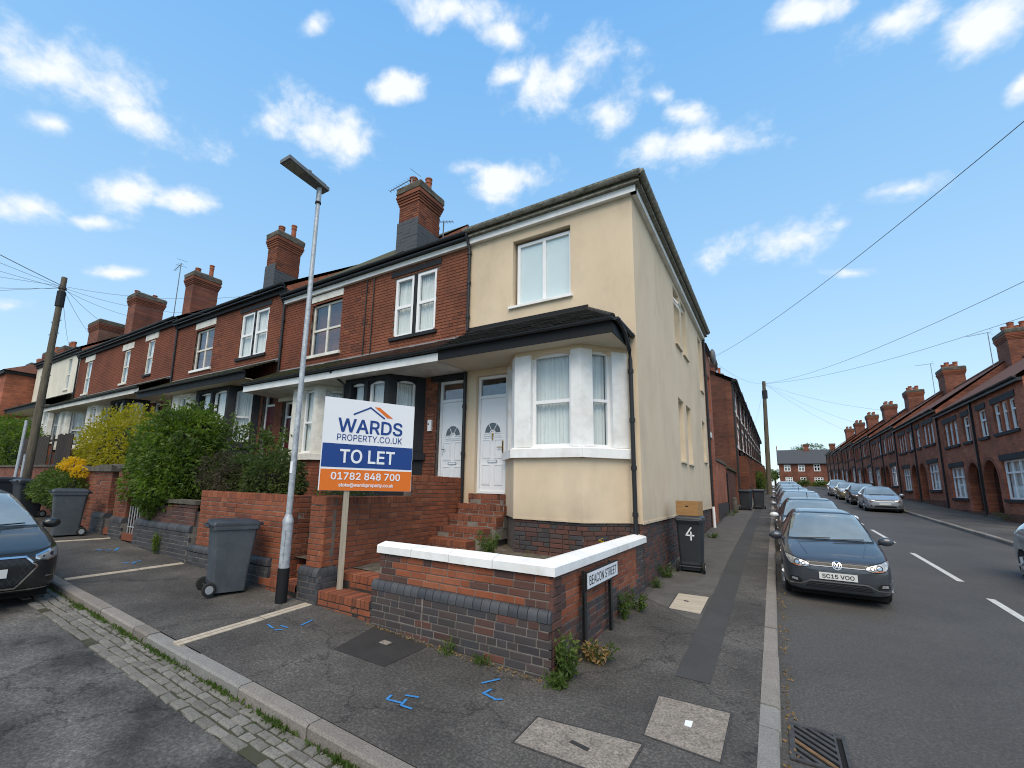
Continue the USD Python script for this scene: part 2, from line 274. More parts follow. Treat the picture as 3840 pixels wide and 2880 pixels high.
pbr('asphalt_main', [(0, (.052, .049, .046)), (1, (.072, .068, .063))], .78, .5, detail=5, grain=[(.25, gray(.55)), (.5, gray(1.0)), (.78, gray(1.8))], grain_scale=52, bump=.6, bump_scale=120, bump_dist=.005, dirt=[(.35, gray(.85)), (.6, gray(1.1))], dirt_scale=.35)
pbr('asphalt_old', [(0, (.020, .0195, .0185)), (.30, (.033, .032, .030)), (.42, (.062, .059, .055)), (.7, (.098, .093, .086)), (1, (.14, .133, .122))], .8, 1.15, detail=11, grain=[(.25, gray(.45)), (.5, gray(.95)), (.8, gray(2.0))], grain_scale=38, bump=.8, bump_scale=90, bump_dist=.008, dirt=[(.35, gray(.7)), (.6, gray(1.15))], dirt_scale=.6, cracks=.45)
pbr('kerb_stone', [(0, (.12, .105, .09)), (.5, (.19, .17, .15)), (1, (.27, .25, .225))], .9, 6, island=.45, grain=[(.3, gray(.6)), (.7, gray(1.25))], grain_scale=90, bump=.5, bump_scale=70, bump_dist=.006)
pbr('kerb_granite', [(0, (.15, .145, .135)), (1, (.27, .262, .245))], .85, 8, island=.3, grain=[(.3, gray(.6)), (.7, gray(1.25))], grain_scale=110, bump=.4)
pbr('sett_stone', [(0, (.095, .088, .076)), (.5, (.15, .142, .126)), (1, (.21, .20, .18))], .85, 10, island=.6, grain=[(.3, gray(.65)), (.7, gray(1.2))], grain_scale=70, bump=.4)
pbr('moss_joint', [(0, (.026, .026, .018)), (.5, (.046, .048, .026)), (1, (.050, .046, .038))], 1.0, 7, bump=.6)
pbr('concrete_strip', [(0, (.33, .28, .215)), (1, (.47, .41, .325))], .9, 5, grain=[(.3, gray(.75)), (.7, gray(1.15))], grain_scale=50, bump=.4, stretch=(.3, 3, 1))
pbr('concrete_cover', [(0, (.15, .13, .11)), (1, (.25, .215, .18))], .95, 12, detail=8, grain=[(.3, gray(.5)), (.7, gray(1.5))], grain_scale=55, bump=.7, bump_scale=70)
pbr('cast_iron', [(0, (.035, .033, .032)), (1, (.085, .08, .076))], .6, 20, metal=.3, bump=.4)
pbr('rust_iron', [(0, (.10, .055, .028)), (1, (.20, .12, .06))], .9, 20)
pbr('dark_void', (.004, .004, .004), .9)
pbr('soil', [(0, (.055, .045, .032)), (.6, (.10, .085, .065)), (1, (.16, .145, .12))], 1.0, 8, bump=.8, bump_scale=30, bump_dist=.02)
pbr('grass_ground', [(0, (.035, .055, .014)), (1, (.075, .10, .03))], 1.0, 4, bump=.8, bump_scale=30, bump_dist=.03)
pbr('line_paint', [(0, (.42, .42, .40)), (1, (.62, .62, .60))], .7, 9, grain=[(.3, gray(.75)), (.6, gray(1.0))], grain_scale=40)
pbr('blue_spray', [(0, (.025, .13, .32)), (1, (.04, .22, .50))], .8, 30)
pbr('galvanised', [(0, (.30, .33, .36)), (.5, (.40, .43, .46)), (1, (.50, .53, .56))], .5, 14, metal=.35, grain=GR, grain_scale=30)
pbr('lamp_grey', [(0, (.10, .105, .11)), (1, (.15, .155, .16))], .5, 6)
pbr('lamp_glass', (.22, .22, .21), .12, coat=.4)
pbr('timber_post', [(0, (.26, .225, .17)), (1, (.42, .37, .29))], .85, 6, stretch=(8, 8, .5), bump=.4)
pbr('pole_wood', [(0, (.055, .047, .035)), (.5, (.10, .085, .062)), (1, (.16, .14, .10))], .9, 7, stretch=(6, 6, .35), bump=.7, bump_scale=20, bump_dist=.01)
pbr('fence_wood', [(0, (.022, .016, .013)), (1, (.05, .038, .03))], .9, 6, stretch=(5, 5, .4))
pbr('plastic_grey', [(0, (.054, .063, .071)), (1, (.074, .085, .095))], .52, 3, bump=.15, bump_scale=160, bump_dist=.001, grain=[(.35, gray(.94)), (.62, gray(1.0)), (.72, gray(1.35))], grain_scale=14, dirt=[(.3, gray(.78)), (.6, gray(1.05))], dirt_scale=4, obj=True)
pbr('plastic_dark', [(0, (.018, .021, .026)), (1, (.028, .032, .038))], .5, 3, bump=.1)
pbr('plastic_lid', [(0, (.022, .025, .032)), (1, (.034, .038, .046))], .42, 3, dirt=[(.3, gray(.8)), (.6, gray(1.15))], dirt_scale=8, obj=True)
pbr('rubber', (.012, .012, .012), .8, 9)
pbr('alloy', (.42, .43, .45), .35, 9, metal=.7)
pbr('chrome', (.62, .62, .63), .15, 9, metal=1.0)
pbr('sign_white', (.72, .74, .78), .35, 2)
pbr('sign_blue', (.008, .045, .21), .4, 2)
pbr('sign_orange', (.66, .15, .012), .4, 2)
pbr('sign_black', (.012, .012, .012), .4, 2)
pbr('plate_white', (.62, .62, .60), .35, 2)
pbr('cardboard_wood', [(0, (.26, .14, .055)), (1, (.36, .21, .09))], .8, 4, stretch=(1, 1, 8))
pbr('door_white', (.76, .77, .79), .35, 2, coat=.1)
pbr('door_groove', (.42, .43, .45), .5, 2)
pbr('door_red', [(0, (.07, .008, .012)), (1, (.10, .012, .016))], .35, 3, coat=.3)
pbr('door_green', (.14, .17, .16), .5, 2)
pbr('door_grey', (.20, .22, .22), .5, 2)
pbr('brass', (.40, .27, .09), .3, 2, metal=.9)
pbr('curtain', [(0, (.60, .61, .60)), (1, (.82, .82, .80))], .9, 3, stretch=(14, 14, .2))
pbr('blind_white', (.62, .66, .68), .8, 2)
pbr('room_dark', (.020, .021, .023), .9, 2)
pbr('frosted', [(0, (.66, .72, .73)), (1, (.74, .79, .79))], .35, 1, coat=.15)
pbr('wire', (.06, .065, .07), .6, 2)
pbr('aerial', (.20, .21, .22), .5, 2, metal=.5)
def glass_pane(name, tint=(.95, .97, .97), base=.03):
    n = {'t': ('transparent_bsdf', {'color': tint}), 'g': ('glossy_bsdf', {'color': (.95, .97, 1.0), 'roughness': 0.0}), 'f': ('layer_weight', {'blend': .5}), 'p': ('math', {'math_type': 'power', 'value2': 5.0}), 'a': ('math', {'math_type': 'multiply_add', 'value2': .8, 'value3': base, 'use_clamp': True}), 'm': ('mix_closure', {})}
    usdkit.material(stage, L(name), n, [('f.facing', 'p.value1'), ('p.value', 'a.value1'), ('a.value', 'm.fac'), ('t.BSDF', 'm.closure1'), ('g.BSDF', 'm.closure2')], surface='m.closure'); return name
glass_pane('pane_glass'); glass_pane('pane_strong', (.8, .83, .83), .09)
pbr('car_glass', [(0, (.12, .145, .15)), (1, (.21, .245, .25))], .06, 1.6, spec=.8, coat=1.0)
pbr('lamp_clear', [(0, (.14, .145, .15)), (.5, (.34, .35, .36)), (1, (.62, .63, .64))], .12, 30, coat=1.0, metal=.3)
pbr('lamp_amber', (.45, .12, .02), .2, coat=.8)
def paint(name, col, metal=.35, coat=1.0): return pbr(name, col, .34, 2, metal=metal, coat=coat, spec=.4)
paint('paint_bluegrey', (.050, .056, .066), .35, .8); paint('paint_black', (.008, .008, .008), .0, .55); paint('paint_silver', (.36, .38, .41), .6); paint('paint_dark', (.035, .034, .033), .3, .7); paint('paint_gold', (.30, .255, .15), .5); paint('paint_white', (.62, .63, .64), .1); paint('paint_steel', (.23, .235, .24), .5)
def leaf_mat(name, cols, trans=.42):
    n = {'g': ('geometry', {}), 'r': ('rgb_ramp', {'ramp': cols}), 'p': ('principled_bsdf', {'roughness': .5, 'specular_ior_level': .35}), 't': ('translucent_bsdf', {}), 'm': ('mix_closure', {'fac': trans}), 'n': ('noise_texture', {'scale': 2.2, 'detail': 3.0}), 'x': ('mix_float', {'fac': .55}), 'hs': ('hsv', {'saturation': 1.1, 'value': 1.5})}
    l = [('g.random_per_island', 'x.a'), ('g.position', 'n.vector'), ('n.fac', 'x.b'), ('x.result', 'r.fac'), ('r.color', 'p.base_color'), ('r.color', 'hs.color'), ('hs.color', 't.color'), ('p.BSDF', 'm.closure1'), ('t.BSDF', 'm.closure2')]
    usdkit.material(stage, L(name), n, l, surface='m.closure'); return name
leaf_mat('leaf_green', [(.25, (.06, .10, .014)), (.48, (.17, .25, .03)), (.68, (.36, .44, .06))])
leaf_mat('leaf_yellow', [(.25, (.22, .20, .012)), (.5, (.55, .46, .022)), (.75, (.80, .66, .035))])
leaf_mat('leaf_dark', [(.25, (.045, .065, .016)), (.5, (.12, .155, .036)), (.72, (.22, .26, .07))])
leaf_mat('leaf_brown', [(.15, (.035, .028, .016)), (.5, (.075, .062, .035)), (.85, (.13, .11, .065))])
leaf_mat('leaf_mid', [(.25, (.06, .095, .018)), (.5, (.14, .20, .036)), (.75, (.28, .34, .07))])
leaf_mat('flower_yellow', [(.1, (.55, .33, .01)), (.9, (.75, .50, .02))])
leaf_mat('leaf_dry', [(.1, (.20, .13, .05)), (.9, (.34, .20, .08))], .2)
pbr('twig', [(0, (.05, .038, .026)), (1, (.09, .07, .05))], .9, 8)
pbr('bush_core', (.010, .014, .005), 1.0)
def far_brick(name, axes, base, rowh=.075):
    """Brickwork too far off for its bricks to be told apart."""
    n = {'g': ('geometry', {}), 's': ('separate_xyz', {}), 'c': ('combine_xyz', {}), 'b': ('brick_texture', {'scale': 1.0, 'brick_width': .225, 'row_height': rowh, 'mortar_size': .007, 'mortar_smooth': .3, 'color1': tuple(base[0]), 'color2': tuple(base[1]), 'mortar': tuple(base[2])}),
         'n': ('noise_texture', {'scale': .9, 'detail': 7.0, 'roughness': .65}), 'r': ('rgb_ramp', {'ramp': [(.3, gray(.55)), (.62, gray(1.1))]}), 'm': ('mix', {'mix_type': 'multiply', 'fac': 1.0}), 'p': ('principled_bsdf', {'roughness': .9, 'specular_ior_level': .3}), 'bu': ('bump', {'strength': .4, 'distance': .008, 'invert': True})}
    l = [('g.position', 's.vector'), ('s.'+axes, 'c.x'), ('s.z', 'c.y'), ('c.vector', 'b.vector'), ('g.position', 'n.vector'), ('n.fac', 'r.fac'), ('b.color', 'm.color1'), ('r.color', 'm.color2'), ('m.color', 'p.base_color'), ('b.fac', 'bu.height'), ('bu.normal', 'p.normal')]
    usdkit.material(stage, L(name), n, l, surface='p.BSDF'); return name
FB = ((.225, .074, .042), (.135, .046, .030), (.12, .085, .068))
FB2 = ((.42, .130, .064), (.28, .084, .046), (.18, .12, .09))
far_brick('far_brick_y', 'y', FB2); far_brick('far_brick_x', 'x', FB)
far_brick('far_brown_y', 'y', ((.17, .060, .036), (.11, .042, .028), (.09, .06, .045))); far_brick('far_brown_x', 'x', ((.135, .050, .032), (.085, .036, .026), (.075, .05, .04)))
# ------------------------------------------------------------------ lie of the land: both streets climb away from the corner
_hb = PchipInterpolator([-60, -20, -5, 2.4, 4.19, 8.2, 11, 17.5, 28, 45, 96, 130, 220, 420], [-1.6, -.75, -.30, -.07, 0, .19, .33, .58, .96, 1.65, 3.0, 3.55, 3.9, 4.2])
def S(x, y):
    x = np.asarray(x, float); y = np.asarray(y, float)
    d = np.clip(-1.85-x, -8, 75); a = .045*(np.where(d > 8, d, np.logaddexp(0, d*4)/4))
    return _hb(np.clip(y, -60, 420))+a-.02*np.clip(x, 0, 5.55)
ROAD = -.11
def drape(poly, dz, edge=.6, lift=S):
    """A sheet over the polygon at a height above the lie of the land."""
    mb = MB()
    for g in getattr(poly, 'geoms', [poly]):
        if g.area < 1e-6: continue
        v, f = trimesh.creation.triangulate_polygon(g, engine='earcut'); v = np.column_stack([v, np.zeros(len(v))])
        v, f = trimesh.remesh.subdivide_to_size(v, f, edge, max_iter=14); m = trimesh.Trimesh(v, f, process=True); v = np.array(m.vertices); f = np.array(m.faces)
        v[:, 2] = lift(v[:, 0], v[:, 1])+dz
        nz = np.cross(v[f[:, 1]]-v[f[:, 0]], v[f[:, 2]]-v[f[:, 0]])[:, 2]; f[nz < 0] = f[nz < 0][:, ::-1]
        mb.add(v, f)
    return mb
def slab_block(poly, top, thick):
    """A flat topped block of any outline, standing at the height of its middle, following the slope of the land."""
    mb = MB(); g = poly; v, f = trimesh.creation.triangulate_polygon(g, engine='earcut'); n = len(v); z = S(v[:, 0], v[:, 1])+top
    a = np.column_stack([v, z]); b = np.column_stack([v, z-thick]); m = trimesh.creation.extrude_polygon(g, 1.0, engine='earcut')
    w = np.array(m.vertices); w[:, 2] = S(w[:, 0], w[:, 1])+top-thick*(1-w[:, 2]); return MB().add(w, m.faces)
# the ground: one sheet to the horizon
gx = np.concatenate([np.linspace(-420, -80, 12), np.linspace(-70, 30, 51), np.linspace(45, 420, 12)]); gy = np.concatenate([np.linspace(-300, -60, 8), np.linspace(-50, 60, 56), np.linspace(65, 420, 45)])
GX, GY = np.meshgrid(gx, gy, indexing='ij'); GZ = S(GX, GY)-.16
gi = np.arange(GX.size).reshape(GX.shape)
single('ground', None, None, MB().add(np.stack([GX, GY, GZ], -1).reshape(-1, 3), np.stack([gi[:-1, :-1], gi[1:, :-1], gi[1:, 1:], gi[:-1, 1:]], -1).reshape(-1, 4)), 'grass_ground', kind='structure')

KA, KB, KR = 2.42, -0.10, 5.55            # kerb lines: of the near street (y), of the side street (x), of its far side (x)
WL = 4.19                                 # line of the front garden walls
# roads
single('side_road', None, None, drape(sbox(KB-.2, 2.0, KR+.2, 116.5), ROAD, 1.2), 'asphalt_main', kind='structure')
near = sbox(-75, -9, 30, KA+.05).union(sbox(KB-.3, KA, KR+.3, 4.2))
single('near_road', None, None, drape(near.difference(sbox(KB-.2, 2.0, KR+.2, 6)), ROAD, .8), 'asphalt_old', kind='structure')
single('cross_road', None, None, drape(sbox(-30, 116.5, 60, 122.5), ROAD, 2.0), 'asphalt_main', kind='structure')
# pavements
RAD = 1.35
corner = Point(KB-RAD, KA+RAD).buffer(RAD, 24)
pave = sbox(-75, KA+.13, -1.6, WL+.3).union(sbox(-1.95, KA+RAD, KB-.13, 116)).union(sbox(-3, KA+.13, KB-RAD, 6)).union(corner.buffer(-.125)).difference(sbox(-75, WL+.1, -1.95, 150))
pavement = single('pavement', None, None, drape(pave, 0, .55), 'tarmac_pavement', kind='structure')
single('far_pavement', None, None, drape(sbox(KR+.13, 3.5, 8.05, 116), 0, 1.5), 'tarmac_pavement', kind='structure')
# kerbs, stone by stone
kerb = structure('kerb')
def kerb_stones(path, lengths, width, mat, inner, thick=.30, many=0):
    """Stones laid along a polyline; inner = +1 when the pavement lies to the left of it."""
    ls = LineString(path); s = 0; i = 0; rest = MB()
    while s < ls.length-.2:
        Ln = lengths[i % len(lengths)]; e = min(s+Ln, ls.length)-.008; k = max(2, int((e-s)/.25)+1)
        p = np.array([ls.interpolate(t).coords[0] for t in np.linspace(s+.004, e, k)]); t = np.gradient(p, axis=0); t /= np.linalg.norm(t, axis=1, keepdims=True); nrm = np.stack([-t[:, 1], t[:, 0]], 1)*inner
        j = rng.normal(0, .004); h = rng.normal(0, .004); c = .018
        prof = [(0+j, -thick), (0+j, h-c), (c+j, h), (width, h+.002), (width, -thick)]
        z = S(p[:, 0], p[:, 1]); v = np.array([[*(p[a]+nrm[a]*q), z[a]+zz] for a in range(k) for q, zz in prof]); m = len(prof)
        f = [[a*m+b, (a+1)*m+b, (a+1)*m+b+1, a*m+b+1] for a in range(k-1) for b in range(m-1)]; mb = MB().add(v, f)
        mb.add(v[:m], [[0, 1, 2], [0, 2, 3], [0, 3, 4]]); mb.add(v[-m:], [[0, 2, 1], [0, 3, 2], [0, 4, 3]])
        mt = mat(i) if callable(mat) else mat
        if many and i >= many: rest.add(*mb.mesh())
        else: emit(kerb, 'kerb_stone', mb, mt)
        s += Ln; i += 1
    if rest.n: emit(kerb, 'kerb_stones', rest, mat(0) if callable(mat) else mat, kind='stuff')
arc = [(KB-RAD+RAD*math.sin(a), KA+RAD-RAD*math.cos(a)) for a in np.linspace(0, math.pi/2, 14)]
kerb_stones([(KB-RAD, KA), (-75, KA)], [.62, .95, .92, .9, .88, .34, .93, .9, .6, .95], .13, lambda i: 'kerb_granite' if i in (0, 3, 4) else 'kerb_stone', -1, many=40)
kerb_stones(arc, [.6], .13, 'kerb_granite', 1)
kerb_stones([(KB, KA+RAD), (KB, 116)], [.6, .38, .35, .9, .92, .9, .95, .88], .13, lambda i: 'kerb_granite' if i in (0, 1) else 'kerb_stone', 1, many=70)
kerb_stones([(KR, 3.0), (KR, 116)], [.92, .9, .95], .13, 'kerb_stone', -1, many=90)
# gutter of setts along the near street
setts = structure('gutter_setts')
emit(setts, 'bedding', drape(sbox(-40, KA-.36, -1.6, KA+.01), ROAD+.006, .8), 'moss_joint')
x = -1.7; n_set = 0; far_setts = MB()
rows = [-1.7-rng.random()*.2 for _ in range(4)]
while min(-r for r in rows) < 38:
    r = int(np.argmax(rows)); ln = rng.uniform(.11, .19) if r < 3 else rng.uniform(.17, .28); x1 = rows[r]; x0 = x1-ln*.85; rows[r] = x0-.014
    if r == 3 and rng.random() < .10: continue
    y1 = KA-.012-r*.088; y0 = y1-.075-(0.012 if r == 3 else 0); c = .016; dz = rng.normal(0, .003)+ROAD+.022-.006*r*0
    q = rng.normal(0, .006, (4, 2)); base = np.array([(x0, y0), (x1, y0), (x1, y1), (x0, y1)])+q; ctr = base.mean(0); inn = ctr+(base-ctr)*np.array([1-2*c/ln, 1-2*c/.09])
    lo = np.column_stack([base, S(base[:, 0], base[:, 1])+ROAD-.05]); mid = np.column_stack([base, S(base[:, 0], base[:, 1])+dz-.012]); top = np.column_stack([inn, S(inn[:, 0], inn[:, 1])+dz])
    v = np.vstack([lo, mid, top]); f = [[a+4*k, (a+1) % 4+4*k, (a+1) % 4+4*k+4, a+4*k+4] for k in (0, 1) for a in range(4)]+[[8, 9, 10, 11]]
    if n_set < 290: emit(setts, 'sett', MB().add(v, f), 'sett_stone'); n_set += 1
    else: far_setts.add(v, f)
emit(setts, 'far_setts', far_setts, 'sett_stone', kind='stuff')
# patches, strips and worn areas of the pavement, each a few millimetres up
def wob(poly, amp=.03, step=.07):
    ls = poly.exterior; p = np.array([ls.interpolate(t).coords[0] for t in np.arange(0, ls.length, step)]); nz = meshkit.fbm(np.column_stack([p*3.1, np.zeros(len(p))]), 3)-.5
    c = p.mean(0); d = p-c; return Polygon(p+d/np.linalg.norm(d, axis=1, keepdims=True)*nz[:, None]*amp*2).buffer(0)
P1 = Polygon([(-3.922, 3.397), (-3.240, 3.437), (-3.218, 4.066), (-4.061, 4.128)])
single('pavement_patch', None, None, drape(P1, .004, .4), 'tarmac_patch', kind='structure')
single('worn_tarmac', None, None, drape(wob(Polygon([(-1.74, 7.4), (-.935, 6.6), (-.935, 60), (-1.74, 60)]), .02, .3), .0035, .6), 'tarmac_worn', kind='structure')
strip = sbox(-.92, 4.9, -.62, 60); single('pavement_patch', None, None, drape(strip, .004, .8), 'tarmac_strip', kind='structure')
for i, ((x0, y0), (x1, y1), w0) in enumerate((((-5.245, 2.500), (-5.290, 4.122), 0.135), ((-8.827, 2.561), (-8.693, 4.088), 0.12), ((-12.363, 2.921), (-11.987, 4.119), 0.12))):
    d = np.array([x1-x0, y1-y0]); d /= np.linalg.norm(d); nn = np.array([-d[1], d[0]])*w0/2
    ch = structure('drainage_channel'); mid = .58 if i != 2 else .3
    L_ = math.hypot(x1-x0, y1-y0)
    for s0, s1, off in ((0, mid, 0), (mid+.012, 1, .015)):
        A, B = np.array([x0, y0])+d*L_*s0+nn*off*8, np.array([x0, y0])+d*L_*s1+nn*off*8
        for e0, e1 in ((-1, -.12), (.12, 1)):
            emit(ch, 'channel_block', slab_block(Polygon([A+nn*e0, B+nn*e0, B+nn*e1, A+nn*e1]), .007, .05), 'concrete_strip')
        emit(ch, 'slot', slab_block(Polygon([A-nn*.12, B-nn*.12, B+nn*.12, A+nn*.12]), .001, .04), 'concrete_strip')
def cover(pts, label, mat='concrete_cover', mark=None):
    pl = Polygon(pts); c = np.array(pl.centroid.coords[0]); t = thing('manhole_cover', label, 'manhole cover', (c[0], c[1], float(S(*c))))
    emit(t, 'frame', slab_block(pl.difference(pl.buffer(-.012)), .005, .06), 'cast_iron'); emit(t, 'panel', slab_block(pl.buffer(-.016), .004, .05), mat)
    if mark: emit(t, mark[0], slab_block(Polygon(mark[1]), .0065, .02), mark[2])
    return t
cover([(-1.699, 3.553), (-0.903, 3.642), (-0.923, 3.151), (-1.699, 3.132)], 'concrete filled manhole cover with a small dark slot, lowest in the photo', mark=('slot', [(-1.354, 3.359), (-1.349, 3.401), (-1.207, 3.373), (-1.215, 3.330)], 'tarmac_patch'))
cover([(-0.981, 4.436), (-0.412, 4.451), (-0.423, 3.690), (-0.950, 3.746)], 'concrete filled manhole cover with a white square mark, beside the kerb', mark=('mark', [(-0.711, 4.130), (-0.660, 4.140), (-0.659, 4.043), (-0.708, 4.048)], 'sign_white'))
cover([(-1.392, 7.943), (-0.941, 7.966), (-0.945, 6.997), (-1.377, 7.046)], 'small pale concrete cover in the pavement in front of the numbered bin', 'concrete_strip', mark=('slot', [(-1.243, 7.575), (-1.179, 7.562), (-1.177, 7.509), (-1.241, 7.522)], 'tarmac_patch'))
c0 = [(-3.685, 3.782), (-3.551, 3.784), (-3.548, 3.893), (-3.689, 3.890)]
t = thing('stopcock_cover', 'small square iron cover in the black tarmac patch', 'access cover', (*np.mean(c0, 0), 0.05)); emit(t, 'frame', slab_block(Polygon(c0), .009, .05), 'cast_iron'); emit(t, 'lid', slab_block(Polygon(c0).buffer(-.012), .011, .05), 'concrete_cover')
# blue survey marks sprayed on the pavement, and road markings
def stroke(ab, w=.022):
    return LineString(ab).buffer(w, cap_style='flat')
for name, marks in (('H', [[(-2.809, 3.028), (-2.672, 3.062)], [(-2.809, 3.028), (-2.822, 3.101)], [(-2.733, 3.169), (-2.618, 3.212)], [(-2.680, 3.127), (-2.654, 3.032)], [(-2.654, 3.032), (-2.548, 3.045)]]), ('L', [[(-2.334, 3.735), (-2.240, 3.903)], [(-2.228, 3.584), (-2.205, 3.699)], [(-2.236, 3.597), (-2.082, 3.571)], [(-2.101, 3.557), (-2.042, 3.609)]]), ('T', [[(-5.029, 3.367), (-4.881, 3.342)], [(-4.825, 3.317), (-4.760, 3.389)], [(-4.894, 3.442), (-4.769, 3.453)], [(-4.719, 3.587), (-4.767, 3.780)]]), ('F', [[(-9.408, 3.464), (-9.342, 3.527)], [(-9.234, 3.536), (-9.332, 3.631)], [(-9.352, 3.659), (-9.347, 3.712)]]), ('N', [[(-10.860, 3.542), (-10.749, 3.593)], [(-10.659, 3.621), (-10.685, 3.715)], [(-10.550, 3.729), (-10.783, 3.864)]])):
    single('spray_mark', None, None, drape(unary_union([stroke(m, .012 if name in 'HLT' else .022) for m in marks]), .0065, .3), 'blue_spray', kind='structure')
for y0_, y1_ in [(8.8, 10.9), (12.25, 15.8), (17.8, 21.4), (23.3, 26.7)]+[(28.8+5.5*k, 32.2+5.5*k) for k in range(14)]:
    single('road_marking', None, None, drape(sbox(2.72, y0_, 2.82, y1_), ROAD+.005, 1.0), 'line_paint', kind='structure')
# gully grate by the kerb
gq = [(-0.045, 4.720), (0.296, 4.839), (0.329, 4.304), (-0.027, 4.134)]; gx0, gx1 = gq[0][0], (gq[1][0]+gq[2][0])/2; gy0, gy1 = (gq[2][1]+gq[3][1])/2, (gq[0][1]+gq[1][1])/2
t = thing('drain_grate', 'cast iron gully grate with slanting bars in the road beside the kerb', 'drain grate', ((gx0+gx1)/2, (gy0+gy1)/2, float(S(gx0, gy0))+ROAD))
outer = sbox(gx0, gy0, gx1, gy1); inn = sbox(gx0+.035, gy0+.035, gx1-.075, gy1-.035)
emit(t, 'pit', drape(outer, ROAD+.003, .5), 'dark_void')
emit(t, 'frame', slab_block(outer.difference(inn).difference(sbox(gx1-.06, gy0+.06, gx1-.025, gy1-.06)), ROAD+.017, .012), 'cast_iron')
dd = np.array([1, -1.0])/math.sqrt(2)
span = gx1-gx0+gy1-gy0
for i, o in enumerate(np.arange(-span/2, span/2, .062)):
    c = np.array([(gx0+gx1)/2-.02, (gy0+gy1)/2])+np.array([1, 1])/math.sqrt(2)*o; bar = LineString([c-dd, c+dd]).buffer(.0155, cap_style='flat').intersection(inn)
    if not bar.is_empty and bar.area > .0005 and bar.geom_type == 'Polygon': emit(t, 'bar', slab_block(bar, ROAD+.0165, .010), 'rust_iron' if i == 6 else 'cast_iron')
# ------------------------------------------------------------------ building parts
CAMP = np.array([0, 0, CAM_H])
def brick_mesh(F, u0, u1, z0, z1, n, depth=.04, c=.005):
    j = rng.normal(0, .0018); n = n+j; t = rng.normal(0, .002, 4); c = min(c, (u1-u0)*.2, (z1-z0)*.2)
    q = [(u0, z0), (u1, z0), (u1, z1), (u0, z1)]; i = [(u0+c, z0+c), (u1-c, z0+c), (u1-c, z1-c), (u0+c, z1-c)]
    v = F.pts([(a, n-depth, b) for a, b in q]+[(a, n-c, b) for a, b in q]+[(a, n+t[k]*.5, b) for k, (a, b) in enumerate(i)])
    f = [[a+4*k, (a+1) % 4+4*k, (a+1) % 4+4*k+4, a+4*k+4] for k in (0, 1) for a in range(4)]+[[8, 9, 10, 11]]
    return v, np.array(f)[:, ::-1]
def brickwork(parent, F, region, n, mat, limit=280, course=.075, bl=.215, gap=.010, header=.35, name='brick', z_start=None, seed=0, stuff='brickwork', depth=.04):
    """Bricks laid over a region of the wall, given in (u, z); the nearest are parts, the rest one part."""
    from shapely.prepared import prep
    r = np.random.default_rng(seed+17); u0, z0, u1, z1 = region.bounds; P_ = prep(region); out = []
    z0 = z0 if z_start is None else z_start; hd = (bl-gap)/2; row = 0
    z = z0
    while z < z1-.02:
        u = u0-r.uniform(0, bl) if row % 2 else u0-r.uniform(0, hd)*.3
        while u < u1:
            w = hd if r.random() < header else bl; a, b = max(u, u0), min(u+w, u1); u += w+gap
            if b-a < .03: continue
            rc = sbox(a, z+gap/2, b, z+course-gap/2)
            if P_.contains(rc): out.append((a, b, z+gap/2, z+course-gap/2))
            elif P_.intersects(rc):
                it = rc.intersection(region)
                for g in getattr(it, 'geoms', [it]):
                    if g.geom_type == 'Polygon' and g.area > .0022:
                        x = g.bounds
                        if g.area > .55*(x[2]-x[0])*(x[3]-x[1]): out.append((x[0], x[2], x[1], x[3]))
        z += course; row += 1
    if not out: return out
    c = F.pts([((o[0]+o[1])/2, n, (o[2]+o[3])/2) for o in out]); order = np.argsort(np.linalg.norm(c-CAMP, axis=1)); rest = {}
    for k, i in enumerate(order):
        o = out[i]; m = brick_mesh(F, *o, n, depth); mt = mat(o, r) if callable(mat) else mat
        if k < limit: emit(parent, name, MB().add(*m), mt)
        else: rest.setdefault(mt, MB()).add(*m)
    for mt, q in rest.items(): emit(parent, stuff, q, mt, kind='stuff')
    return out
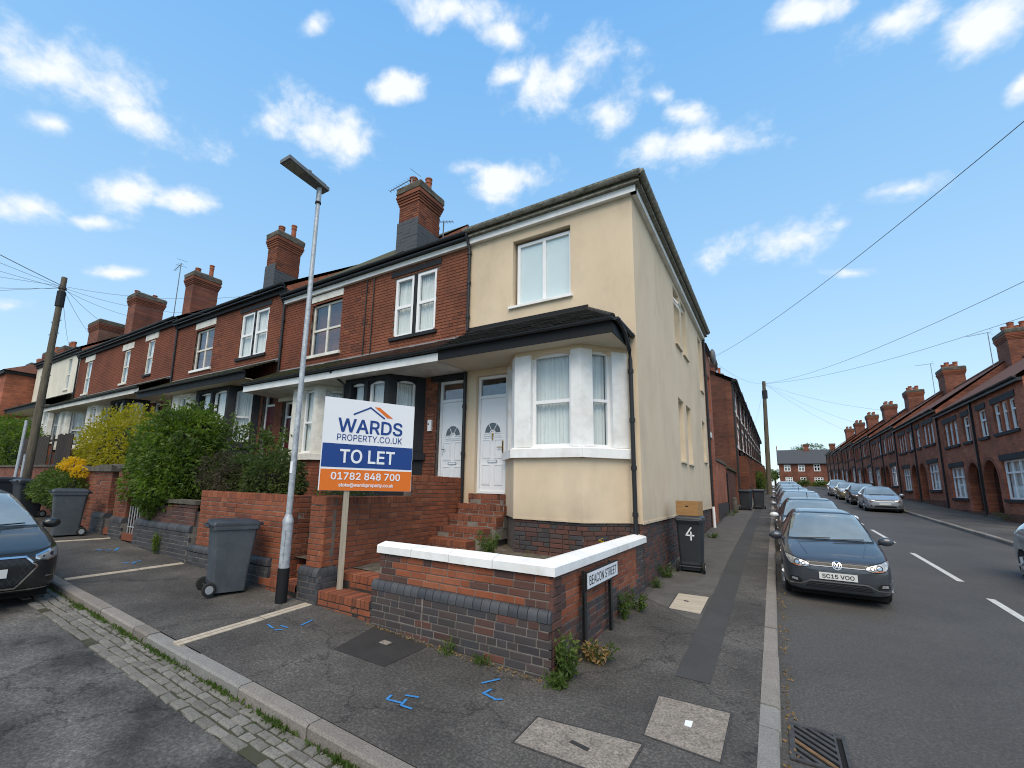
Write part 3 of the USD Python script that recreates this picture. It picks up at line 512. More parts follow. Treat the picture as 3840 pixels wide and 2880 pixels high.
def window(parent, F, u0, u1, z0, z1, n=-.07, mull=(), trans=(), fw=.055, mat='white_upvc', curtain='curtain', pane='pane_glass', depth=.06, casement=(), arch=0.0, bars=(), label=None):
    """Frame (the part) with its panes, curtain and the dark room behind as sub-parts."""
    mb = MB(); us = [u0, *[u0+(u1-u0)*m for m in mull], u1]; zs = [z0, *[z0+(z1-z0)*t for t in trans], z1]
    F.box(mb, u0, u0+fw, n-depth, n, z0, z1); F.box(mb, u1-fw, u1, n-depth, n, z0, z1); F.box(mb, u0+fw, u1-fw, n-depth, n, z0, z0+fw); F.box(mb, u0+fw, u1-fw, n-depth, n, z1-fw-arch, z1)
    for m in us[1:-1]: F.box(mb, m-fw*.55, m+fw*.55, n-depth+.002, n-.002, z0+fw, z1-fw)
    for t in zs[1:-1]: F.box(mb, u0+fw, u1-fw, n-depth+.004, n+.006, t-fw*.5, t+fw*.5)
    for (b0, b1, b2, b3) in bars: F.box(mb, b0, b1, n-depth+.01, n-.008, b2, b3)
    w = emit(parent, 'window', mb, mat, label=label)
    for i in range(len(us)-1):
        for k in range(len(zs)-1):
            g = MB(); F.box(g, us[i]+fw*.4, us[i+1]-fw*.4, n-.034, n-.026, zs[k]+fw*.4, zs[k+1]-fw*.4); emit(w, 'pane', g, pane)
    if curtain:
        g = MB(); N = max(10, int((u1-u0)*46)); uu = np.linspace(u0+.02, u1-.02, N); off = n-depth-.06+.016*np.sin(np.arange(N)*1.9+rng.random()*6)+.008*np.sin(np.arange(N)*.7)
        if curtain in ('blind_white', 'frosted'): off = np.full(N, n-.045)
        v = F.pts(np.vstack([np.stack([uu, off, np.full(N, z0+.02)], 1), np.stack([uu, off, np.full(N, z1-.02)], 1)])); g.add(v, [[i, i+1, N+i+1, N+i] for i in range(N-1)]); emit(w, 'curtain', g, curtain)
    g = MB(); F.box(g, u0-.05, u1+.05, n-.5, n-.44, z0-.05, z1+.05); emit(w, 'interior', g, 'room_dark')
    return w
def tiles(parent, o, a, top, poly, tw, th, mat, limit=280, name='tile', lift=.030, thick=.014, stuff='tiling', seed=3):
    """Tiles over a roof plane: o the eave corner, a the direction along the eave, top the direction up the slope; poly in those coordinates."""
    o = np.array(o, float); a = np.array(a, float)/np.linalg.norm(a); b = np.array(top, float)/np.linalg.norm(top); nn = np.cross(a, b); nn *= np.sign(nn[2]); r = np.random.default_rng(seed)
    u0, v0, u1, v1 = poly.bounds; out = []; row = 0; v = v0
    while v < v1:
        u = u0-(tw/2 if row % 2 else 0)
        while u < u1:
            rc = sbox(u+.002, v, u+tw-.002, min(v+th*1.15, v1)).intersection(poly)
            if rc.geom_type == 'Polygon' and rc.area > .1*tw*th: out.append((rc, v))
            u += tw
        v += th; row += 1
    def mk(rc, v):
        p = np.array(rc.exterior.coords[:-1]); k = len(p); jit = r.normal(0, .0025)
        h = lift*(1-(p[:, 1]-v)/(th*1.15))+.004+jit; lo = o+p[:, :1]*a+p[:, 1:]*b+h[:, None]*nn; hi = lo+thick*nn
        f = [[i, (i+1) % k, k+(i+1) % k] for i in range(k)]+[[i, k+(i+1) % k, k+i] for i in range(k)]+[[k, k+i, k+i+1] for i in range(1, k-1)]
        return np.vstack([lo, hi]), np.array(f)
    c = np.array([o+rc.centroid.x*a+rc.centroid.y*b for rc, v in out]); order = np.argsort(np.linalg.norm(c-CAMP, axis=1)); rest = MB()
    for k, i in enumerate(order):
        m = mk(*out[i])
        if k < limit: emit(parent, name, MB().add(*m), mat)
        else: rest.add(*m)
    if rest.n: emit(parent, stuff, rest, mat, kind='stuff')
def half_gutter(F, mb, u0, u1, n, z, r=.055):
    a = np.linspace(math.pi, 2*math.pi, 8); F.prism(mb, [(n+r*math.cos(t), z+r*math.sin(t)) for t in a], u0, u1)
    k = max(1, int((u1-u0)/1.0))
    for q in np.linspace(u0+.1, u1-.1, k+1): F.prism(mb, [(n+(r+.006)*math.cos(t), z+.004+(r+.006)*math.sin(t)) for t in a], q-.02, q+.02)
    return mb
def downpipe(parent, pts, r=.036, mat='black_gutter', collars=()):
    mb = MB().tube(pts, r, 10)
    for c in collars: mb.tube([np.array(c)-[0, 0, .035], np.array(c)+[0, 0, .035]], r*1.35, 10)
    return emit(parent, 'downpipe', mb, mat, 40)
def chimney(parent, x0, x1, y0, y1, zb, zt, pots, clad_to=None, fine=0, mat='brick_red'):
    """Stack with oversailing courses, a weathered cap and pots."""
    FX, FY = Frame((0, y0, 0), (1, 0)), Frame((x1, 0, 0), (0, 1)); zc = zt-.62
    core = MB().box((x0+.012, y0+.012, zb), (x1-.012, y1-.012, zt-.2)); ch = emit(parent, 'chimney', core, 'mortar_dark')
    if fine:
        brickwork(ch, FX, sbox(x0, zb, x1, zc), .0, mat, fine//2, header=.3, seed=1); brickwork(ch, FY, sbox(y0, zb, y1, zc), .0, mat, fine//2, header=.3, seed=2)
    else:
        b = MB(); b.box((x0, y0, zb), (x1, y1, zc)); emit(ch, 'brickwork', b, 'far_brick_x'); 
    for k in range(5):
        o = .02+.022*k if k < 4 else .07; z = zc+k*.075; emit(ch, 'corbel_course', MB().box((x0-o, y0-o, z+.006), (x1+o, y1+o, z+.069)), mat)
    cap = trimesh.creation.box(bounds=[(x0-.085, y0-.085, zt-.24), (x1+.085, y1+.085, zt)]); cap = cap.subdivide().subdivide(); v = np.array(cap.vertices); top = v[:, 2] > zt-.02
    v[top, :2] += (np.array([(x0+x1)/2, (y0+y1)/2])-v[top, :2])*.08; v += (meshkit.noise(v*9)[:, None]-.5)*.035; emit(ch, 'cap', trimesh.Trimesh(v, cap.faces, process=False), 'concrete_cap')
    for px_, py_, h, r in pots:
        prof = [(r*.98, 0), (r*.86, h*.12), (r*.82, h*.72), (r*.95, h*.74), (r*.95, h*.80), (r*.84, h*.82), (r*.86, h*.92), (r, h*.94), (r, h), (r*.7, h), (r*.66, h*.6)]
        m = trimesh.creation.revolve(prof, sections=16); m.apply_translation((px_, py_, zt-.03)); emit(ch, 'pot', m, 'terracotta', 40)
    if clad_to:
        b = MB(); r = np.random.default_rng(4); z = zb
        while z < clad_to:
            for F_, a0, a1, lim in ((FX, x0-.03, x1+.03, clad_to), (FY, y0-.03, y1+.03, clad_to-.25)):
                u = a0
                while u < a1-.02 and z < lim+.1:
                    w = min(r.uniform(.16, .30), a1-u); h = .105; k = r.normal(0, .003)
                    F_.box(b, u+.002, u+w-.002, .006, .026+k, z, min(z+h, lim+.1)); u += w
            z += .11
        emit(ch, 'slate_cladding', b, 'slate_clad')
    return ch
def door(parent, F, u0, u1, z0, z1, ztop, n=-.10, leaf='door_white', frame='door_white', style='moon', fw=.06):
    mb = MB(); F.box(mb, u0, u0+fw, n-.08, n, z0, ztop); F.box(mb, u1-fw, u1, n-.08, n, z0, ztop); F.box(mb, u0+fw, u1-fw, n-.08, n, z1, z1+fw); F.box(mb, u0+fw, u1-fw, n-.08, n, ztop-fw, ztop)
    if style != 'red': F.box(mb, u0+fw, u1-fw, n-.08, n+.012, z0, z0+.05)
    d = emit(parent, 'door', mb, frame); a, b = u0+fw+.004, u1-fw-.004; g = MB(); F.box(g, a, b, n-.06, n-.018, z0+.05, z1-.004); emit(d, 'leaf', g, leaf)
    g = MB(); F.box(g, a-.02, b+.02, n-.045, n-.037, z1+fw-.01, ztop-fw+.01); emit(d, 'fanlight', g, 'pane_strong'); g = MB(); F.box(g, a-.05, b+.05, n-.5, n-.45, z1, ztop); emit(d, 'interior', g, 'room_dark')
    w = b-a; h = z1-z0; c = (a+b)/2; f = n-.018
    def raised(p0, p1, q0, q1, t=.012):
        o = MB(); s = .018
        F.slab(o, sbox(p0, q0, p1, q1).difference(sbox(p0+s, q0+s, p1-s, q1-s)), f, f+t); emit(d, 'panel_moulding', o, 'door_groove' if leaf == 'door_white' and False else leaf)
        o = MB(); F.box(o, p0+.03, p1-.03, f, f+.006, q0+.03, q1-.03); emit(d, 'panel', o, leaf)
    if style == 'moon':
        zc = z0+.63*h; R = .17*w/.55; ang = np.linspace(0, math.pi, 20); moon = Polygon([(c+R*math.cos(t), zc+R*1.1*math.sin(t)) for t in ang]).difference(Point(c, zc-.01).buffer(R*.38))
        ring = moon.buffer(.022, join_style='mitre').difference(moon); o = MB(); F.slab(o, ring, f, f+.014); emit(d, 'moon_surround', o, leaf); o = MB(); F.slab(o, moon, f, f+.004); emit(d, 'half_moon_light', o, 'pane_strong'); o = MB(); F.slab(o, moon.buffer(.004), f-.006, f+.001); emit(d, 'half_moon_backing', o, 'room_dark')
        o = MB()
        for t in (.33, .67): F.slab(o, LineString([(c+.4*R*math.cos(t*math.pi), zc+.4*R*math.sin(t*math.pi)), (c+R*math.cos(t*math.pi), zc+R*1.1*math.sin(t*math.pi))]).buffer(.006), f+.004, f+.010)
        emit(d, 'glazing_bars', o, leaf)
        for s in (-1, 1):
            raised(*sorted((c+s*.045, c+s*.23*w/.55*1.0)), z0+.36*h, z0+.56*h); raised(*sorted((c+s*.045, c+s*.23*w/.55)), z0+.09*h, z0+.30*h)
        raised(c-.2*w/.55, c+.2*w/.55, z0+.575*h, z0+.605*h)
        o = MB(); F.slab(o, sbox(c-.11, z0+.315*h, c+.11, z0+.345*h), f, f+.012); emit(d, 'letterbox', o, 'alloy'); o = MB(); F.slab(o, sbox(c-.09, z0+.321*h, c+.09, z0+.339*h), f+.012, f+.015); emit(d, 'letter_flap', o, 'door_white')
    elif style == 'red':
        o = MB(); F.slab(o, Point(c, z0+.68*h).buffer(.16, 20).difference(Point(c, z0+.68*h).buffer(.13, 20)), f, f+.012); emit(d, 'oval_moulding', o, leaf); raised(c-.2, c+.2, z0+.1*h, z0+.42*h)
    return d, a, b, f

# ------------------------------------------------------------------ the near terrace, seen along its front
FY = 7.79                                   # plane of the fronts
FA = Frame((0, FY, 0), (1, 0)); FS = Frame((-1.84, FY, 0), (0, 1))
EAVE = 7.22
def bay(parent, base, A, B, C, D, z0, zs, zh, body, trim, glass=(), plinth=None, sill_t=.17, head=None):
    """Bay window: plan A-B-C-D, wall below the sill, sill band, posts and head, one window to each face."""
    faces = [(A, B), (B, C), (C, D)]
    for i, (p, q) in enumerate(faces):
        p, q = np.array(p), np.array(q); Lf = np.hypot(*(q-p))
        if Lf < .05: continue
        F = Frame((*p, 0), q-p); e = .0
        m = MB(); F.box(m, e, Lf-e, -.2, 0, base, zs-sill_t); bw_ = emit(parent, 'bay_wall', m, body)
        if body == 'brick_red' and p[0] > -12: brickwork(bw_, F, sbox(0, base, Lf, zs-sill_t), .006, body, 60, header=.3, seed=i+70)
        m = MB(); F.box(m, -.03, Lf+.03, -.22, .075, zs-sill_t, zs-.03); F.prism(m, [(-.22, zs-.03), (.075, zs-.03), (.075, zs-.02), (-.02, zs+.012), (-.22, zs+.012)], -.03, Lf+.03); emit(parent, 'bay_sill', m, trim)
        ws = glass[i]
        holes = unary_union([sbox(a, zs+.012, b, zh) for a, b in ws]) if ws else Polygon()
        m = MB(); F.slab(m, sbox(0, zs+.012, Lf, zh).difference(holes), -.2, 0); emit(parent, 'bay_posts', m, trim)
        m = MB(); F.box(m, 0, Lf, -.2, -.004, zh, z0)
        emit(parent, 'bay_head', m, head or body)
        for a, b in ws:
            if head and b-a > .35:
                arc = [(a+(b-a)*t, zh-.07*(2*t-1)**2) for t in np.linspace(0, 1, 13)]; m = MB(); F.slab(m, Polygon(arc+[(b, zh+.01), (a, zh+.01)]), -.16, -.03); emit(parent, 'bay_head', m, head)
            window(parent, F, a, b, zs+.012, zh, n=-.09, trans=(.48,), fw=.06 if b-a > .45 else .05)
    poly = Polygon([A, B, C, D]).buffer(-.05); return poly
def lean_to(parent, x0, x1, dz, ztop, mat, fascia, z_f=4.17, hip_r=False, soffit='soffit_cream', y_e=6.75, limit=200, wall_l=None, fh=.17, fascia_x=None):
    """Tiled lean-to roof over door and bay: tiles, lead flashing, fascia, gutter, soffit."""
    zt, ze = ztop+dz, z_f+.235+dz; n_e = FY-y_e; Ls = math.hypot(n_e, zt-ze); ln = x1-x0
    hip = .74 if hip_r else 0
    pl = Polygon([(0, 0), (ln, 0), (ln-hip, Ls), (0, Ls)])
    rf = emit(parent, 'porch_roof', MB().add([(x0, y_e, ze-.01), (x1, y_e, ze-.01), (x1-hip, FY, zt-.01), (x0, FY, zt-.01)], [[0, 1, 2, 3]]), 'black_paint')
    tiles(rf, (x0, y_e, ze), (1, 0, 0), (0, FY-y_e, zt-ze), pl, .22, .135, mat, limit, seed=int(-x0*7))
    if hip_r:
        up = np.array([x1-hip-x1, FY-y_e, zt-ze]); a = np.array([0, 1., 0]); o = np.array([x1, y_e, ze]); b = np.array([-hip, 0, zt-ze]); Lb = np.linalg.norm(b)
        tiles(rf, o, a, b, Polygon([(0, 0), (FY-y_e, 0), (FY-y_e, Lb)]),   .22, .135, mat, 60, seed=9)
        emit(rf, 'hip_ridge', MB().tube([o+[0, 0, .02], (x1-hip, FY, zt+.02)], .05, 8), mat); emit(rf, 'deck', MB().add([o-[0, 0, .01], (x1, FY, ze-.01), (x1-hip, FY, zt-.01)], [[0, 1, 2]]), 'black_paint')
    fl = MB(); FA.box(fl, x0, x1-hip, .004, .03, zt-.03, zt+(.11 if hip_r else .06)); FA.prism(fl, [(0, zt+.03), (.04, zt+.03), (.16, zt-.07), (.14, zt-.085), (0, zt)], x0, x1-hip); emit(rf, 'flashing', fl, 'black_paint' if hip_r else 'lead')
    m = MB(); FA.box(m, x0, x1, n_e-.03, n_e-.01, z_f+dz, z_f+dz+fh)
    fa = emit(rf, 'fascia', m, fascia)
    m = MB(); FA.box(m, x0, x1-.01, .0, n_e-.03, z_f+dz+.004, z_f+dz+.02); emit(rf, 'soffit', m, soffit)
    m = MB(); FA.box(m, x0, x1, n_e-.012, n_e+.0, z_f+dz+fh-.01, ze+.0); half_gutter(FA, m, x0, x1+.02, n_e+.045, ze-.01, .05); emit(rf, 'gutter', m, 'black_gutter')
    if hip_r:
        F = Frame((x1, y_e, 0), (0, 1)); m = MB(); F.box(m, 0, FY-y_e-.01, -.02, 0, z_f+dz, z_f+dz+fh); emit(rf, 'fascia', m, fascia); m = MB(); half_gutter(F, m, -.02, FY-y_e-.02, .05, ze-.01, .05); emit(rf, 'gutter', m, 'black_gutter')
    return rf
# ------------------------------------------------------------------ the cream corner house
XC0, XC1, YB = -5.40, -1.84, 17.40
H = thing('corner_house', 'cream rendered two storey end house with white canted bay and dark tiled porch roof', 'house', (-3.6, 12.0, .3))
h_open = [(-4.31, -3.03, 5.40, 6.89)]; d_open = (-5.155, -4.42, 1.55, 4.04)
front = sbox(XC0, 1.2, XC1, 7.25).difference(unary_union([sbox(a, c, b, d) for a, b, c, d in h_open]+[sbox(d_open[0], d_open[2], d_open[1], d_open[3])])).difference(sbox(-4.38, 1.2, -2.06, 4.3))
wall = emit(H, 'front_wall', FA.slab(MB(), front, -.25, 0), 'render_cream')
side_w = [(3.99, 4.80, 5.42, 6.95), (5.16, 5.95, 5.42, 6.95), (8.42, 9.12, 5.06, 6.90), (3.97, 4.75, 2.45, 4.02), (5.17, 5.93, 2.45, 4.02), (8.34, 9.02, 2.69, 4.02)]
sidep = sbox(.25, 1.21, YB-FY, 7.25).difference(unary_union([sbox(a, c, b, d) for a, b, c, d in side_w]))
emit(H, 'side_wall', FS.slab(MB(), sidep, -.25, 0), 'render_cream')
m = MB(); FA.box(m, XC0, XC1+.012, 0, .016, 1.195, 1.235); m2 = MB(); FS.box(m2, -.016, YB-FY, 0, .016, 1.195, 1.235)
emit(H, 'render_drip', MB().add(*m2.mesh()), 'render_cream')
# plinth of dark bricks below the render
pl = emit(H, 'plinth', MB().box((XC0+.02, FY+.03, -.3), (XC1-.03, YB-.02, 1.205)), 'mortar_dark')
gl = lambda u: float(S(-1.84, FY+u))
def dark_mix(o, r): return r.choice(['brick_dark', 'brick_brown'], p=[.45, .55])
brickwork(pl, FS, Polygon([(-.0, -.1), (9.6, -.1), (9.6, 1.2), (0, 1.2)]), -.02, dark_mix, 290, header=.2, seed=3)
brickwork(pl, FA, sbox(-2.2, .3, -1.84, 1.2), -.018, dark_mix, 40, seed=4)
emit(H, 'rear_wall', MB().box((XC0, YB-.2, 0), (XC1-.25, YB-.001, 7.2)), 'render_cream'); emit(H, 'party_wall', MB().box((XC0+.001, FY+.25, 0), (XC0+.2, YB-.2, 7.2)), 'far_brick_y')
# upper front window
w = window(H, FA, -4.25, -3.035, 5.44, 6.83, n=-.10, mull=(.505,), fw=.065, curtain='frosted', label='two light upper window with pale blind')
m = MB(); FA.box(m, -4.385, -2.99, -.10, .055, 5.375, 5.425); emit(H, 'window_sill', m, 'white_paint')
for i, (a, b, c, d) in enumerate(side_w):
    w = window(H, FS, a, b, c, d, n=-.16, trans=(.68,) if i != 0 else (.60,), fw=.05, curtain='frosted' if i != 2 else 'curtain')
    m = MB(); FS.box(m, a-.03, b+.03, -.16, .05, c-.035, c+.004); emit(H, 'window_sill', m, 'soffit_cream')
    if i == 0:                                                   # a top light hung open
        k = MB(); ang = math.radians(32); L_ = .42
        for (p0, p1, q0, q1) in ((a+.03, b-.03, 0, .05), (a+.03, b-.03, L_-.05, L_), (a+.03, a+.08, .05, L_-.05), (b-.08, b-.03, .05, L_-.05)):
            v = np.array([[u, q] for u in (p0, p1) for q in (q0, q1)]); pts = [(u, -.13+q*math.sin(ang)+t*math.cos(ang), d-.16-q*math.cos(ang)+t*math.sin(ang)) for u, q in v for t in (0, .035)]
            hull = trimesh.convex.convex_hull(FS.pts(pts)); k.tm(hull)
        emit(w, 'open_light', k, 'white_upvc')
# eaves
m = MB(); FA.box(m, XC0-.03, XC1+.10, .0, .10, 7.10, 7.23); m.add(*(lambda q: (FS.box(q, -.099, YB-FY+.1, .0, .10, 7.10, 7.23), q.mesh())[1])(MB())); emit(H, 'fascia', m, 'white_paint')
m = MB(); FA.box(m, XC0-.03, XC1+.18, .0, .18, 7.235, 7.265); half_gutter(FA, m, XC0-.05, XC1+.22, .20, 7.40, .08); FA.box(m, XC0-.03, XC1+.14, .10, .14, 7.265, 7.39)
q = MB(); FS.box(q, -.179, YB-FY+.1, .0, .18, 7.236, 7.264); half_gutter(FS, q, -.24, YB-FY+.12, .20, 7.40, .08); FS.box(q, -.12, YB-FY+.1, .10, .14, 7.266, 7.39); m.add(*q.mesh())
emit(H, 'gutter', m, 'gutter_mossy')
zr = 7.36; rr = zr+1.78
v = [(XC0-.02, FY-.2, zr), (XC1+.2, FY-.2, zr), (XC1+.2, YB+.1, zr), (XC0-.02, YB+.1, zr), (XC0-.02, FY+3.3, rr), (-3.6, FY+3.3, rr), (-3.6, YB-3, rr), (XC0-.02, YB-3, rr)]
emit(H, 'roof', MB().add(v, [[0, 1, 5, 4]]).add(v, [[1, 2, 6, 5]]).add(v, [[2, 3, 7, 6]]).add(v, [[4, 5, 6, 7]]), 'tile_grey')
# bay and porch roof
bay(H, 1.215, (-4.42, FY), (-3.86, 7.10), (-2.60, 7.10), (-2.02, FY), 4.2, 2.42, 4.10, 'render_cream', 'white_paint', ([(.25, .62)], [(.325, 1.075)], [(.22, .60)]), head='render_cream')
pb = [(-4.40, FY), (-3.85, 7.12), (-2.61, 7.12), (-2.04, FY)]
cr = emit(H, 'bay_plinth', MB().tm(trimesh.creation.extrude_polygon(Polygon(pb).buffer(-.02, join_style='mitre'), 1.0).apply_translation((0, 0, .21))), 'mortar_dark')
for i in range(1, 3):
    p, q = np.array(pb[i]), np.array(pb[i+1]); brickwork(cr, Frame((*p, 0), q-p), sbox(0, .40, np.hypot(*(q-p)), 1.20), 0, dark_mix, 140, header=.3, seed=20+i)
m = MB()
for p, q in ((pb[1], pb[2]), (pb[2], pb[3])): F = Frame((*p, 0), np.array(q)-np.array(p)); F.box(m, -.01, np.hypot(*(np.array(q)-np.array(p)))+.01, .0, .03, 1.205, 1.235)
emit(H, 'render_drip', m, 'render_cream')
lean_to(H, -5.40, -1.95, 0, 5.03, 'tile_grey', 'black_paint', hip_r=True, limit=230)
d, a, b, f = door(H, FA, d_open[0]+.005, d_open[1]-.005, 1.60, 3.56, 4.035, n=-.09)
o = MB(); FA.box(o, b-.075, b-.045, f, f+.012, 2.36, 2.66); o.tube(FA.pts([(b-.06, f+.012, 2.53), (b-.06, f+.05, 2.53), (b-.17, f+.05, 2.53)]), .010, 8); emit(d, 'handle', o, 'brass', 40)
o = MB(); o.tm(trimesh.creation.icosphere(2, .026).apply_translation(FA.P((a+b)/2, f+.012, 2.80))); o.tube(FA.pts([((a+b)/2, f+.02, 2.80), ((a+b)/2, f+.022, 2.67)]), [.016, .008], 8); emit(d, 'knocker', o, 'brass', 40)
m = MB(); FA.box(m, -4.375, -4.335, 0, .02, 3.02, 3.10); emit(H, 'number_plate', m, 'sign_white'); m = MB(); FA.box(m, -4.375, -4.345, 0, .025, 2.62, 2.68); emit(H, 'doorbell', m, 'cast_iron')
# pipes
downpipe(H, [(-1.90, 6.9, 4.40), (-1.90, 7.25, 4.30), (-1.935, 7.66, 4.12), (-1.935, 7.70, 3.95), (-1.935, 7.70, 1.02)], collars=[(-1.935, 7.70, z) for z in (3.75, 2.9, 2.1, 1.35)])
downpipe(H, [(-1.78, YB-.16, 1.25), (-1.77, YB-.16, .5)], .045, 'white_upvc')
downpipe(H, [(-1.78, YB+.02, 7.3), (-1.78, YB-.04, 7.1), (-1.79, YB-.03, .5)], .04, collars=[(-1.785, YB-.03, z) for z in (5.8, 4.2, 2.6)])
downpipe(H, [(-5.40, FY-.20, 7.32), (-5.40, FY-.18, 7.22), (-5.395, FY-.05, 7.0), (-5.395, FY-.05, 5.06)], collars=[(-5.395, FY-.05, z) for z in (6.9, 6.2, 5.4)])
downpipe(H, [(-5.41, FY-.06, 4.15), (-5.41, FY-.06, 1.38)], collars=[(-5.41, FY-.06, z) for z in (3.4, 2.4)])

# ------------------------------------------------------------------ the brick terrace to the left
def party(name, label, x0, x1, dz, uppers, lintel, sill, lint_rect, bayspec, bmat, fascia, doors, tile, ch=None, front='brick', limit=200, roof='tile_moss', white_fascia=False, pipes=(), ry=.66):
    h = thing(name, label, 'house', ((x0+x1)/2, FY+4, float(S((x0+x1)/2, FY))+.5), group='brick terrace along the near street')
    E = EAVE+dz; gz = float(S((x0+x1)/2, FY))+.3
    ho = [sbox(a, c, b, d) for a, b, c, d in uppers]; do = [sbox(a-.01, gz, b+.01, 4.05+dz) for a, b, _ in doors]; A, B, C, D = bayspec
    bo = sbox(A[0]+.05, gz-1, D[0]-.05, 4.3+dz); reg = sbox(x0, gz, x1, E).difference(unary_union(ho+do+[bo]))
    if front == 'brick':
        w = emit(h, 'front_wall', FA.slab(MB(), reg, -.25, -.014), 'mortar_dark')
        brickwork(w, FA, reg, 0, 'brick_red', limit, seed=int(-x0*3), header=.22)
    else: w = emit(h, 'front_wall', FA.slab(MB(), reg, -.25, 0), front)
    for a, b, c, d in uppers:
        mid = (b-a) > .9
        if mid and lintel == 'dark_paint':
            c0 = (a+b)/2; window(h, FA, a, c0-.055, c, d, n=-.03, trans=(.5,), fw=.075); window(h, FA, c0+.055, b, c, d, n=-.03, trans=(.5,), fw=.075); m = MB(); FA.box(m, c0-.055, c0+.055, -.1, -.02, c, d); emit(h, 'mullion', m, 'dark_paint')
        else: window(h, FA, a, b, c, d, n=-.08 if limit else -.02, mull=(.5,) if mid else (), trans=(.49,), fw=.06, mat='old_white' if lintel != 'dark_paint' else 'white_upvc', curtain=None if mid else 'curtain', pane='pane_strong' if mid else 'pane_glass')
        m = MB(); FA.box(m, a-lint_rect[0], b+lint_rect[0], -.2, .02, d+lint_rect[1], d+lint_rect[2]); emit(h, 'lintel', m, lintel)
        m = MB(); FA.box(m, a-.09, b+.07, -.1, .06, c-.085, c-.004); emit(h, 'window_sill', m, sill)
        if lint_rect[1] > .03: m = MB(); FA.box(m, a, b, -.12, -.03, d, d+lint_rect[1]); emit(h, 'window_head', m, 'old_white')
    gl_ = []
    for p, q in ((A, B), (B, C), (C, D)):
        L_ = math.hypot(q[0]-p[0], q[1]-p[1])
        gl_.append([] if L_ < .4 else [(.12, L_*.5-.06), (L_*.5+.06, L_-.12)] if L_ > 1.3 else [(.42 if L_ > .95 else .2, L_-.14 if L_ > .95 else L_-.22)])
    bay(h, gz-.6, A, B, C, D, 4.25+dz, 2.45+dz, 4.06+dz, 'brick_red' if bmat == 'old_white' else bmat, bmat, gl_, head=bmat)
    lean_to(h, x0, x1, dz, 4.94, tile, fascia, z_f=4.16, y_e=6.75, limit=60 if limit > 100 else 0, soffit='old_white' if white_fascia else 'soffit_cream')
    for a, b, st in doors:
        dd_, a_, b_, f_ = door(h, FA, a, b, 1.55+dz*1.0, 3.56+dz, 4.04+dz, n=-.12, leaf='door_red' if st == 'red' else 'door_white', frame='door_white', style=st)
        o = MB(); FA.box(o, a_+.03, a_+.055, f_, f_+.012, 2.40+dz, 2.62+dz); o.tube(FA.pts([(a_+.042, f_+.01, 2.52+dz), (a_+.042, f_+.05, 2.52+dz), (a_+.13, f_+.05, 2.52+dz)]), .009, 6); emit(dd_, 'handle', o, 'chrome')
        m = MB(); FA.box(m, a-.18, b+.02, -.08, .03, 4.045+dz, 4.16+dz); emit(h, 'door_lintel', m, 'dark_paint' if lintel == 'dark_paint' else 'old_white')
    m = MB(); FA.box(m, x0, x1, .0, .09, E-.13, E-.01); emit(h, 'fascia', m, 'white_paint' if white_fascia else 'black_paint')
    m = MB(); FA.box(m, x0, x1, .0, .2, E+.0, E+.03); FA.box(m, x0, x1, .09, .13, E+.03, E+.12); half_gutter(FA, m, x0+.005, x1-.005, .19, E+.14, .065); emit(h, 'gutter', m, 'black_gutter')
    zr_ = E+.13; yr = FY+4.4; zt = zr_+ry*(yr-FY+.2)
    v = [(x0, FY-.2, zr_), (x1, FY-.2, zr_), (x1, yr, zt), (x0, yr, zt), (x0, yr+4.6, zr_), (x1, yr+4.6, zr_)]
    emit(h, 'roof', MB().add(v, [[0, 1, 2, 3], [3, 2, 5, 4]]), roof)
    for xg, nb in ((x1-.004, -.2), (x0+.204, -.2)): emit(h, 'gable', Frame((xg, 0, 0), (0, 1)).slab(MB(), Polygon([(FY+.0, E-.02), (FY+.0, E+.12), (yr, zt-.05), (yr+4.5, E+.1), (yr+4.5, E-.02)]), nb, 0), 'far_brick_y')
    emit(h, 'party_wall', MB().box((x0+.004, FY+.26, gz), (x1-.004, yr+4.4, E-.05)), 'far_brick_y')
    if ch: chimney(h, *ch[0], ch[1], ch[2], ch[3], clad_to=ch[4], fine=ch[5])
    for p in pipes: downpipe(h, p[0], p[1], 'black_gutter', p[2] if len(p) > 2 else ())
    return h
dk = lambda x0: ((x0+.10, FY-.05), (x0+.14, 7.10), (x0+1.56, 7.10), (x0+2.06, FY))
h1 = party('terraced_house', 'brick house adjoining the cream one, with black bay and white half moon door', -8.60, -5.402, 0, [(-7.68, -6.36, 5.29, 6.84)], 'dark_paint', 'dark_paint', (.14, .06, .19),
     dk(-8.60), 'dark_paint', 'white_paint', [(-6.19, -5.45, 'moon')], 'tile_brown', ((-8.90, -8.14, 9.0, 10.0), 8.2, 10.58, [(-8.62, 9.25, .42, .13), (-8.42, 9.72, .62, .115)], 9.35, 380), white_fascia=True, limit=280, ry=.70,
     pipes=[([(-8.42, FY-.03, 7.05), (-8.42, FY-.03, 4.95)], .014), ([(-8.69, FY-.03, 7.05), (-8.69, FY-.03, 4.95)], .014), ([(-8.60, 6.72, 4.33), (-8.56, 6.9, 4.2), (-8.42, 7.03, 4.05), (-8.42, 7.05, 3.6)], .03)])
m = MB(); FA.box(m, -6.40, -6.30, 0, .05, 2.92, 3.17); emit(h1, 'meter_box', m, 'white_upvc'); m = MB(); FA.box(m, -6.385, -6.36, .05, .054, 3.06, 3.09); emit(h1, 'meter_button', m, 'sign_black')
